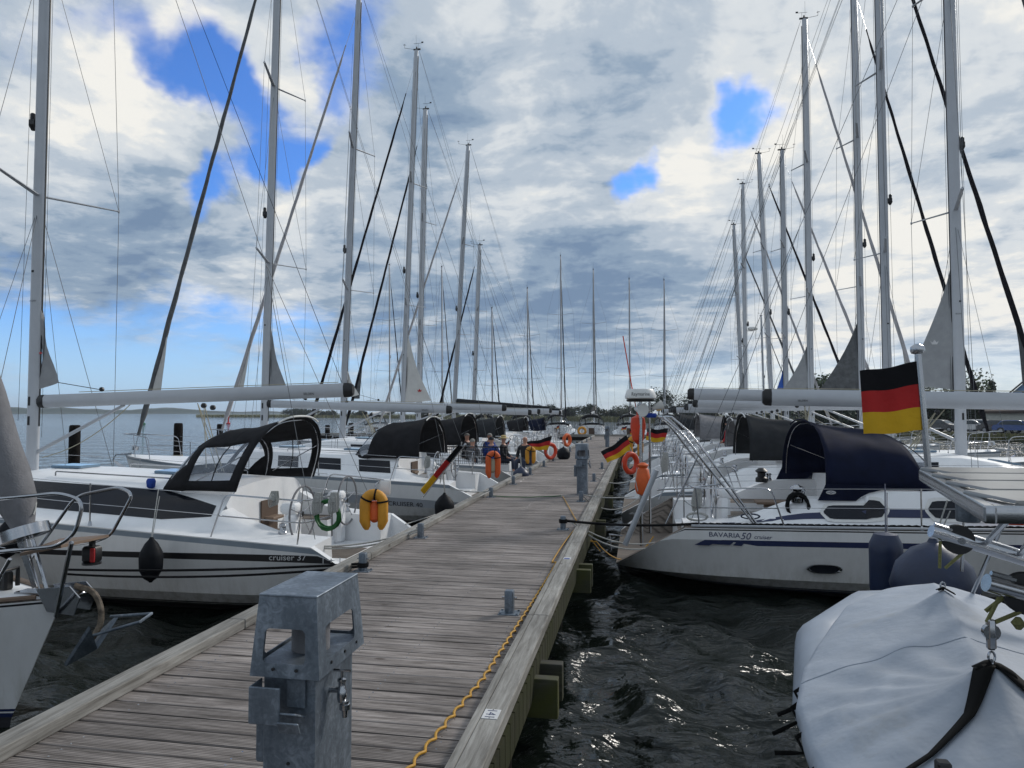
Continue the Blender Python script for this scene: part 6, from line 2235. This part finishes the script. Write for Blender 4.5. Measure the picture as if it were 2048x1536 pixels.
def crown_mesh(seed, kind):
    rnd = random.Random(seed)
    b = MB()
    if kind == 'round':
        lobes = [(Vector((rnd.uniform(-.30, .30), rnd.uniform(-.3, .3), rnd.uniform(.42, .86))), rnd.uniform(.13, .24)) for _ in range(13)]
    elif kind == 'bush':
        lobes = [(Vector((rnd.uniform(-.8, .8), rnd.uniform(-.3, .3), rnd.uniform(.12, .72))), rnd.uniform(.2, .34)) for _ in range(16)]
    else:
        lobes = [(Vector((rnd.uniform(-.12, .12) * (1.1 - z), rnd.uniform(-.12, .12) * (1.1 - z), z)), .17 * (1.12 - z) + .03) for z in [.12 + .86 * k / 13 for k in range(14)]]
    n = 1500 if kind != 'bush' else 2600
    for i in range(n):
        c, r = lobes[rnd.randrange(len(lobes))]
        d = Vector((rnd.gauss(0, 1), rnd.gauss(0, 1), rnd.gauss(0, 1))).normalized() * r * rnd.random() ** .4 * 1.12
        p = c + d
        s_ = rnd.uniform(.014, .034) if kind != 'bush' else rnd.uniform(.035, .065)
        a = Vector((rnd.gauss(0, 1), rnd.gauss(0, 1), rnd.gauss(0, 1))).normalized(); q = a.orthogonal().normalized()
        b.add([p - a * s_, p + q * s_ * .8, p + a * s_, p - q * s_ * .8], [(0, 1, 2, 3)], 0)
    t = MB()
    hgt = .55 if kind != 'conifer' else .95
    t.tube([(0, 0, -.02), (.01, 0, hgt * .5), (0, .01, hgt)], [.028, .02, .006], 7)
    if kind == 'round':
        for c, r in lobes[:8]:
            t.tube([(0, 0, .25 + .2 * rnd.random()), c * .6 + Vector((0, 0, .15)), c], [.012, .008, .003], 5)
    return b, t
protos = {}
def tree(kind, px, d, h, label, leafm='leaf', sx=1.0, name=None, group='trees along the far shore', sd=0):
    key = (kind, sd, leafm)
    nm = {'round': 'tree', 'bush': 'bush', 'conifer': 'conifer'}[kind]
    if key not in protos:
        t = thing(nm, label, nm, (0, 0, 0), 0, group)
        b, tr = crown_mesh(sd * 7 + len(kind), kind)
        b.build('crown', leafm, t, 0); tr.build('trunk', 'bark', t, 60)
        protos[key] = t
    else:
        t = copy_tree(protos[key]); t['label'] = label
    p = polar(px, d, .4)
    t.location = p; t.scale = (h * sx, h * sx, h); t.rotation_euler = (0, 0, px * .37)
    return t
tree('round', 1662, 150, 10.5, 'tall loose leafed tree left of the charcoal sail corner', sx=1.25, sd=1)
tree('round', 1700, 152, 11, 'tall tree just right of the grey mast near the charcoal sail corner', sx=1.2, sd=2)
tree('round', 1352, 190, 7.5, 'rounded tree behind the boom ends of the right yachts', sx=1.25, sd=3)
tree('round', 1318, 190, 9, 'ragged tree rising right of the radar dome', sx=1.0, sd=2)
tree('round', 1460, 180, 8.5, 'tree showing above the booms left of the blue sail corner', sx=1.1, sd=1)
tree('round', 1800, 128, 7.5, 'tree behind the car park, behind the large flag', sx=1.3, sd=3)
tree('round', 1936, 125, 8.6, 'dense tree right of the thick mast', sx=1.05, sd=2)
tree('conifer', 1986, 125, 6.9, 'dark conifer left of the blue gabled house', 'leaf_dark', 1.1, sd=4)
tree('conifer', 1948, 120, 7.0, 'narrow conifer beside the dense tree right of the thick mast', 'leaf_dark', .7, sd=4)
words = ['first', 'second', 'third', 'fourth', 'fifth', 'sixth', 'seventh', 'eighth', 'ninth', 'tenth', 'eleventh', 'twelfth', 'thirteenth', 'fourteenth', 'fifteenth', 'sixteenth', 'seventeenth', 'eighteenth', 'nineteenth', 'twentieth', 'twenty first', 'twenty second', 'twenty third', 'twenty fourth']
k = 0
for px, d, h, sx in ((1545, 150, 4.6, 1.1), (1590, 145, 4.8, 1.2), (1632, 135, 4.8, 1.2), (1675, 128, 4.4, 1.3), (1720, 125, 4.6, 1.2), (1765, 124, 4.6, 1.2), (1812, 122, 4.4, 1.3), (1850, 121, 4.9, 1.2), (1892, 120, 4.5, 1.3), (1930, 119, 4.6, 1.2), (1968, 119, 3.9, 1.1), (2100, 120, 4.5, 1.3)):
    tree('bush', px, d, h, 'dark hedge bush behind the right shore, %s from the left' % words[k], 'leaf_dark', sx, group='hedge bushes behind the car park', sd=5 + k % 2); k += 1
k = 0
r5 = random.Random(4)
for px in (575, 592, 612, 630, 655, 720, 780, 850, 905, 985, 1030, 1052, 1078, 1100, 1132, 1160, 1185, 1232, 1258, 1285, 1392, 1425, 1500):
    d = shore_d(px) + 35
    hpx = {575: 8, 592: 9, 612: 10, 630: 8, 655: 6, 720: 6, 780: 7, 850: 7, 905: 9, 985: 8, 1030: 15, 1052: 16, 1078: 17, 1100: 17, 1132: 14, 1160: 17, 1185: 20, 1232: 14, 1258: 18, 1285: 20, 1392: 16, 1425: 16, 1500: 18}[px]
    h = (hpx + 825 - 825) * d / 1400 + 2.4
    tree('bush' if k % 3 else 'round', px, d, h, 'distant dark tree on the horizon, %s from the left' % words[k], 'leaf_dark', (1.1 if k % 3 else 1.5) * (1.3 if h < 5.5 else .9), group='distant trees on the horizon', sd=7 + k % 2); k += 1

# houses
def house(label, px, d, w_, l_, hw, hr, rz, wm, name='house', wins=()):
    p = polar(px, d, .5)
    t = thing(name, label, 'house', p, rz)
    b = MB()
    x, y = w_ / 2, l_ / 2
    vs = [(-x, -y, -1), (x, -y, -1), (x, y, -1), (-x, y, -1), (-x, -y, hw), (x, -y, hw), (x, y, hw), (-x, y, hw), (0, -y, hr), (0, y, hr)]
    b.add(vs, [(0, 1, 5, 8, 4), (2, 3, 7, 9, 6), (1, 2, 6, 5), (3, 0, 4, 7)], 0)
    b.build('wall', wm, t, 0)
    r = MB(); ov = .5
    for s_ in (-1, 1):
        sl = (hr - hw) / x
        p0, p1 = Vector((0, -y - ov, hr + .1)), Vector((0, y + ov, hr + .1))
        e0, e1 = Vector((s_ * (x + ov), -y - ov, hw - sl * ov + .1)), Vector((s_ * (x + ov), y + ov, hw - sl * ov + .1))
        r.add([p0, p1, e1, e0] + [q + Vector((0, 0, .25)) for q in (p0, p1, e1, e0)], [(0, 1, 2, 3), (7, 6, 5, 4), (0, 3, 7, 4), (1, 5, 6, 2), (3, 2, 6, 7), (0, 4, 5, 1)], 0)
    ro = r.build('roof', 'roof_dark', t, 0)
    c = MB(); c.box((.8, .5, hr + .3), (.7, .7, 1.4)); c.build('chimney', 'roof_dark', ro, 0)
    for wx, wz in wins:
        f = MB(); f.box((wx, -y - .03, wz), (1.2, .08, 1.5)); f.box((wx, -y - .06, wz), (1.1, .04, .08))
        fo = f.build('window', 'white_plastic', t, 0)
        g = MB(); g.box((wx - .27, -y - .08, wz), (.44, .04, 1.25)); g.build('pane', 'house_window', fo, 0)
        g = MB(); g.box((wx + .27, -y - .08, wz), (.44, .04, 1.25)); g.build('pane', 'house_window', fo, 0)
    return t
house('blue gabled house cut by the right border of the picture', 2105, 112, 11, 12, 3.6, 9.0, R(-24), 'house_blue', wins=((-3, 1.6), (0, 1.6), (3, 1.6), (-1.2, 4.8), (1.2, 4.8)))
house('low cream house below the blue one', 2060, 104, 8, 7, 2.4, 3.9, R(50), 'house_cream', wins=((-2, 1.2), (1.5, 1.2)))
house('small far house with a reddish roof behind the booms', 1600, 210, 14, 9, 2.6, 5.5, R(40), 'house_blue', wins=((-3, 1.2), (3, 1.2)))

# cars
def car(label, px, d, m, rz):
    p = polar(px, d, .56)
    t = thing('parked_car', label, 'car', p, rz, 'cars parked on the right shore')
    prof = [(-2.15, .35), (-2.2, .75), (-2.0, .92), (-1.75, .95), (-1.35, 1.38), (-.9, 1.46), (.2, 1.46), (.55, 1.38), (1.15, .98), (1.9, .86), (2.15, .65), (2.15, .35)]
    b = MB(); rows_ = []
    for yy, s_, inset in ((-.86, 1, 0), (-.80, 1, .03), (.80, 1, .03), (.86, 1, 0)):
        out = []
        for x, z in prof:
            tumble = .16 * max(0, (z - .95)) / .5
            out.append(Vector((x, yy * (1 - tumble), z + (0 if abs(yy) > .84 else .02))))
        rows_.append(out)
    b.grid(rows_, 0, True)
    b.add(rows_[0], [tuple(range(len(prof)))], 0); b.add(rows_[-1], [tuple(range(len(prof) - 1, -1, -1))], 0)
    bo = b.build('body', m, t, 40); fix_normals(bo)
    g = MB()
    for s_ in (-1, 1):
        poly = [(-1.55, .98), (-1.22, 1.34), (-.85, 1.40), (.2, 1.40), (.48, 1.33), (.95, .99)]
        g.add([Vector((x, s_ * (.875 - .16 * .86 * (z - .95) / .5 + .004), z)) for x, z in poly], [tuple(range(6))], 0)
    g.build('side_windows', 'car_glass', bo, 0)
    g = MB()
    for poly in ([(.60, 1.37), (1.13, 1.02)], [(-1.38, 1.36), (-1.72, .99)]):
        (x0, z0), (x1, z1) = poly
        dx = .03 if x0 > 0 else -.03
        g.add([(x0 + dx, -.66, z0), (x0 + dx, .66, z0), (x1 + dx, .76, z1), (x1 + dx, -.76, z1)], [(0, 1, 2, 3)], 0)
    g.build('windscreen', 'car_glass', bo, 0)
    for x in (-1.35, 1.35):
        for s_ in (-1, 1):
            wv = MB(); wv.lathe([(.2, -.1), (.31, -.1), (.33, -.06), (.33, .06), (.31, .1), (.2, .1)], 16, (x, s_ * .80, .33), (0, 1, 0)); wo_ = wv.build('wheel', 'rubber', t)
            wr_ = MB(); wr_.lathe([(.19, -.09), (.19, .105), (.04, .11)], 12, (x, s_ * .80, .33), (0, s_, 0)); wr_.build('rim', 'car_silver', wo_)
    for s_ in (-1, 1):
        h_ = MB(); h_.box((2.13, s_ * .62, .68), (.06, .3, .12)); h_.build('headlight', 'white_plastic', t)
        h_ = MB(); h_.box((-2.17, s_ * .66, .75), (.06, .22, .14)); h_.build('tail_light', 'mark_red', t)
    return t
for i, (px, d, m, rz, lb) in enumerate(((1852, 101, 'car_white', 1.9, 'white car half hidden by the large flag'), (1880, 100, 'car_black', 2.0, 'black car left of the thick mast'), (1944, 99, 'car_white', 2.1, 'white car just right of the thick mast'),
                                        (1972, 99, 'car_silver', 2.2, 'silver car, second right of the thick mast'), (2000, 98, 'car_black', 2.15, 'black car, third right of the thick mast'), (2032, 97, 'car_blue', 2.2, 'blue car near the right border'),
                                        (1760, 104, 'car_silver', 1.8, 'silver car seen below the flag, leftmost of the row'), (1790, 104, 'car_white', 1.8, 'white car seen below the flag'), (2062, 97, 'car_white', 2.2, 'white car right at the border'),
                                        (1958, 106, 'car_white', 2.3, 'white van like car behind the front row'))):
    car(lb, px, d, m, R(200) + rz)

# ------------------------------------------------------------------ people
def skinmesh(nodes, edges, sub=2):
    """nodes: [(pos, radius)], edges between indices -> evaluated Skin + Subdivision mesh"""
    me = bpy.data.meshes.new('sk'); me.from_pydata([n[0] for n in nodes], edges, [])
    o = bpy.data.objects.new('sk', me); col.objects.link(o)
    md = o.modifiers.new('s', 'SKIN')
    for i, n in enumerate(nodes):
        sv = me.skin_vertices[0].data[i]
        r = n[1] if isinstance(n[1], tuple) else (n[1], n[1])
        sv.radius = r; sv.use_root = (i == 0)
    ss = o.modifiers.new('u', 'SUBSURF'); ss.levels = sub; ss.render_levels = sub
    dg = bpy.context.evaluated_depsgraph_get(); dg.update()
    m2 = bpy.data.meshes.new_from_object(o.evaluated_get(dg))
    vs = [tuple(v.co) for v in m2.vertices]; fs = [tuple(p.vertices) for p in m2.polygons]
    bpy.data.objects.remove(o); bpy.data.meshes.remove(me); bpy.data.meshes.remove(m2)
    return vs, fs
def person(label, seat, rz, jacket, legs='trousers', hair='hair_grey', bald=False, hat=None, stand=False, lean=0.0):
    t = thing('person', label, 'person', seat, rz, 'people aboard the yachts')
    V = Vector
    hz = .0
    tor = .52
    def up(z, y=0): return V((0, -lean * z + y, z))
    nodes = [(up(.05), (.15, .12)), (up(.22), (.14, .11)), (up(.42), (.17, .12)), (up(.52), (.12, .09)), (up(.60), .055), (up(.66), (.07, .075)), (up(.75), (.083, .098)), (up(.83), (.07, .08))]
    E = [(0, 1), (1, 2), (2, 3), (3, 4), (4, 5), (5, 6), (6, 7)]
    arms, legsN = [], []
    for s_ in (-1, 1):
        i = len(nodes)
        a = [(up(.49) + V((s_ * .19, 0, 0)), .058), (up(.24) + V((s_ * .25, -.04, 0)), .047), (up(.10) + V((s_ * .20, -.24, .0)), .034), (up(.09) + V((s_ * .19, -.29, 0)), .028)]
        nodes += a; E += [(3, i), (i, i + 1), (i + 1, i + 2), (i + 2, i + 3)]
        h0 = len(nodes)
        base = a[3][0]
        for f in range(4):
            nodes += [(base + V(((f - 1.5) * .020, -.045, -.004)), .010), (base + V(((f - 1.5) * .021, -.075 - .006 * (f in (1, 2)), -.02)), .008)]
            j = len(nodes) - 2; E += [(i + 3, j), (j, j + 1)]
        nodes += [(base + V((-s_ * .035, -.02, .0)), .010), (base + V((-s_ * .05, -.045, -.01)), .009)]
        j = len(nodes) - 2; E += [(i + 3, j), (j, j + 1)]
        i = len(nodes)
        if stand:
            l = [(V((s_ * .09, 0, -.04)), .085), (V((s_ * .10, -.02, -.42)), .06), (V((s_ * .10, .02, -.82)), .04), (V((s_ * .11, -.13, -.86)), .035)]
        else:
            l = [(V((s_ * .09, 0, .03)), .085), (V((s_ * .13, -.40, .05)), .065), (V((s_ * .13, -.42, -.36)), .042), (V((s_ * .14, -.55, -.40)), .035)]
        nodes += l; E += [(0, i), (i, i + 1), (i + 1, i + 2), (i + 2, i + 3)]
    vs, fs = skinmesh(nodes, E, 2)
    b = MB().add(vs, fs, 0)
    # nose, ears and brow on the same surface
    hc = up(.755)
    b.lathe([(.004, .03), (.016, -.005), (.012, -.02)], 8, hc + V((0, -.098, -.005)), (0, -.3, 1))
    for s_ in (-1, 1):
        b.lathe([(.008, -.006), (.022, 0), (.008, .008)], 8, hc + V((s_ * .083, .005, -.005)), (s_, .3, 0))
    ob = b.build('body', 'skin', t, 80)
    f = MB()
    for s_ in (-1, 1): f.lathe([(.003, -.003), (.010, 0), (.003, .004)], 8, hc + V((s_ * .032, -.092, .018)), (0, -1, 0))
    f.box(hc + V((0, -.088, -.045)), (.045, .012, .008))
    f.build('face', 'mark_black', ob, 0)
    # clothes: slightly larger shells of torso with sleeves, and trousers
    jn = [(up(.0), (.175, .145)), (up(.22), (.165, .135)), (up(.42), (.19, .14)), (up(.53), (.13, .10)), (up(.575), .075)]
    je = [(0, 1), (1, 2), (2, 3), (3, 4)]
    for s_ in (-1, 1):
        i = len(jn)
        jn += [(up(.49) + V((s_ * .19, 0, 0)), .075), (up(.24) + V((s_ * .25, -.04, 0)), .062), (up(.105) + V((s_ * .205, -.21, 0)), .046)]
        je += [(3, i), (i, i + 1), (i + 1, i + 2)]
    vs, fs = skinmesh(jn, je, 2); MB().add(vs, fs, 0).build('jacket', jacket, t, 80)
    ln_ = [(V((0, 0, .03)), (.165, .14))]; le = []
    for s_ in (-1, 1):
        i = len(ln_)
        if stand: ln_ += [(V((s_ * .09, 0, -.05)), .098), (V((s_ * .10, -.02, -.42)), .072), (V((s_ * .10, .015, -.78)), .055)]
        else: ln_ += [(V((s_ * .09, -.05, .03)), .098), (V((s_ * .13, -.40, .05)), .078), (V((s_ * .13, -.42, -.32)), .055)]
        le += [(0, i), (i, i + 1), (i + 1, i + 2)]
    vs, fs = skinmesh(ln_, le, 2); MB().add(vs, fs, 0).build('trousers', legs, t, 80)
    if not bald:
        h = MB()
        g = []
        for i in range(9):
            th = .05 + (PI * .56) * i / 8
            g.append([hc + V((.09 * math.sin(th) * math.cos(a), .012 + .106 * math.sin(th) * math.sin(a), .012 + .095 * math.cos(th) + (.035 if math.sin(a) < -.3 and i > 5 else 0))) for a in [2 * PI * k / 18 for k in range(18)]])
        h.grid(g, 0, True); h.add(g[0], [tuple(range(18))], 0)
        ho = h.build('hair', hair, t, 80); fix_normals(ho)
    if hat:
        h = MB(); h.lathe([(.19, .03), (.185, .045), (.10, .055), (.095, .12), (.06, .14), (.01, .145)], 18, hc); h.build('hat', hat, t)
    return t
def seat_at(px, py, Y):
    p = at(px, py, Y); return Vector((p.x, Y, p.z - .755))
person('bald man in a black jacket sitting at the stern of the third left yacht', seat_at(1050, 878, 22.9), R(-15), 'jacket_black', bald=True)
person('person with reddish face sitting in the shade of the black sprayhood on the left row', seat_at(934, 872, 24.6), R(60), 'jacket_black', hair='hair_grey')
person('grey haired person seen from behind the net rail, leftmost head in front', seat_at(945, 883, 23.3), R(170), 'shirt_grey')
person('person in a bright blue jacket in the left row cockpit', seat_at(979, 872, 25.2), R(-20), 'jacket_blue')
person('dark haired person in front of the one with the blue jacket', seat_at(983, 879, 23.6), R(175), 'jacket_blue', hair='jacket_black')
person('person wearing a straw sun hat in the left row cockpit', seat_at(1007, 878, 24.6), R(80), 'jacket_black', hat='straw')
person('grey haired man under the dark hood, farther from the red jacket', seat_at(1412, 862, 31), R(20), 'jacket_black')
person('second man under the dark hood, nearer the red jacket', seat_at(1423, 856, 31.4), R(-30), 'jacket_black', hair='skin')
person('person in a red jacket standing under the light grey sprayhood on the right row', seat_at(1462, 848, 25.6), R(-70), 'jacket_red', hair='jacket_black', stand=True, lean=.15)
# net along the rail of the third yacht
nb_ = MB()
a, b2 = at(870, 888, 20.6), at(1015, 890, 20.6)
for k in range(40):
    x = a.x + (b2.x - a.x) * k / 39
    nb_.tube([(x, 20.6, 1.35), (x, 20.6, 1.85)], .005, 4)
for k in range(7):
    nb_.tube([(a.x, 20.6, 1.35 + k * .083), (b2.x, 20.6, 1.35 + k * .083)], .005, 4)
nb_.tube([(a.x, 20.6, 1.87), (b2.x, 20.6, 1.87)], .013, 6)
tag(nb_.build('rail_net', 'rope_black', None, 0), 'dark safety net along the rail between the second and third left yachts', 'net')

# ------------------------------------------------------------------ air
hz = MB(); hz.box((0, 600, 27), (8000, 8200, 58))
m = bpy.data.materials.new('haze'); m.use_nodes = True
t_ = m.node_tree; t_.nodes.clear()
vo = t_.nodes.new('ShaderNodeVolumePrincipled'); vo.inputs['Density'].default_value = .00019
vo.inputs['Color'].default_value = (.80, .88, 1, 1); vo.inputs['Anisotropy'].default_value = .2
ou = t_.nodes.new('ShaderNodeOutputMaterial'); t_.links.new(vo.outputs[0], ou.inputs['Volume'])
MT['haze'] = m
o = hz.build('haze', 'haze', None, 0); o['kind'] = 'stuff'
o['label'] = 'thin pale haze over the water towards the far hills'; o['category'] = 'haze'
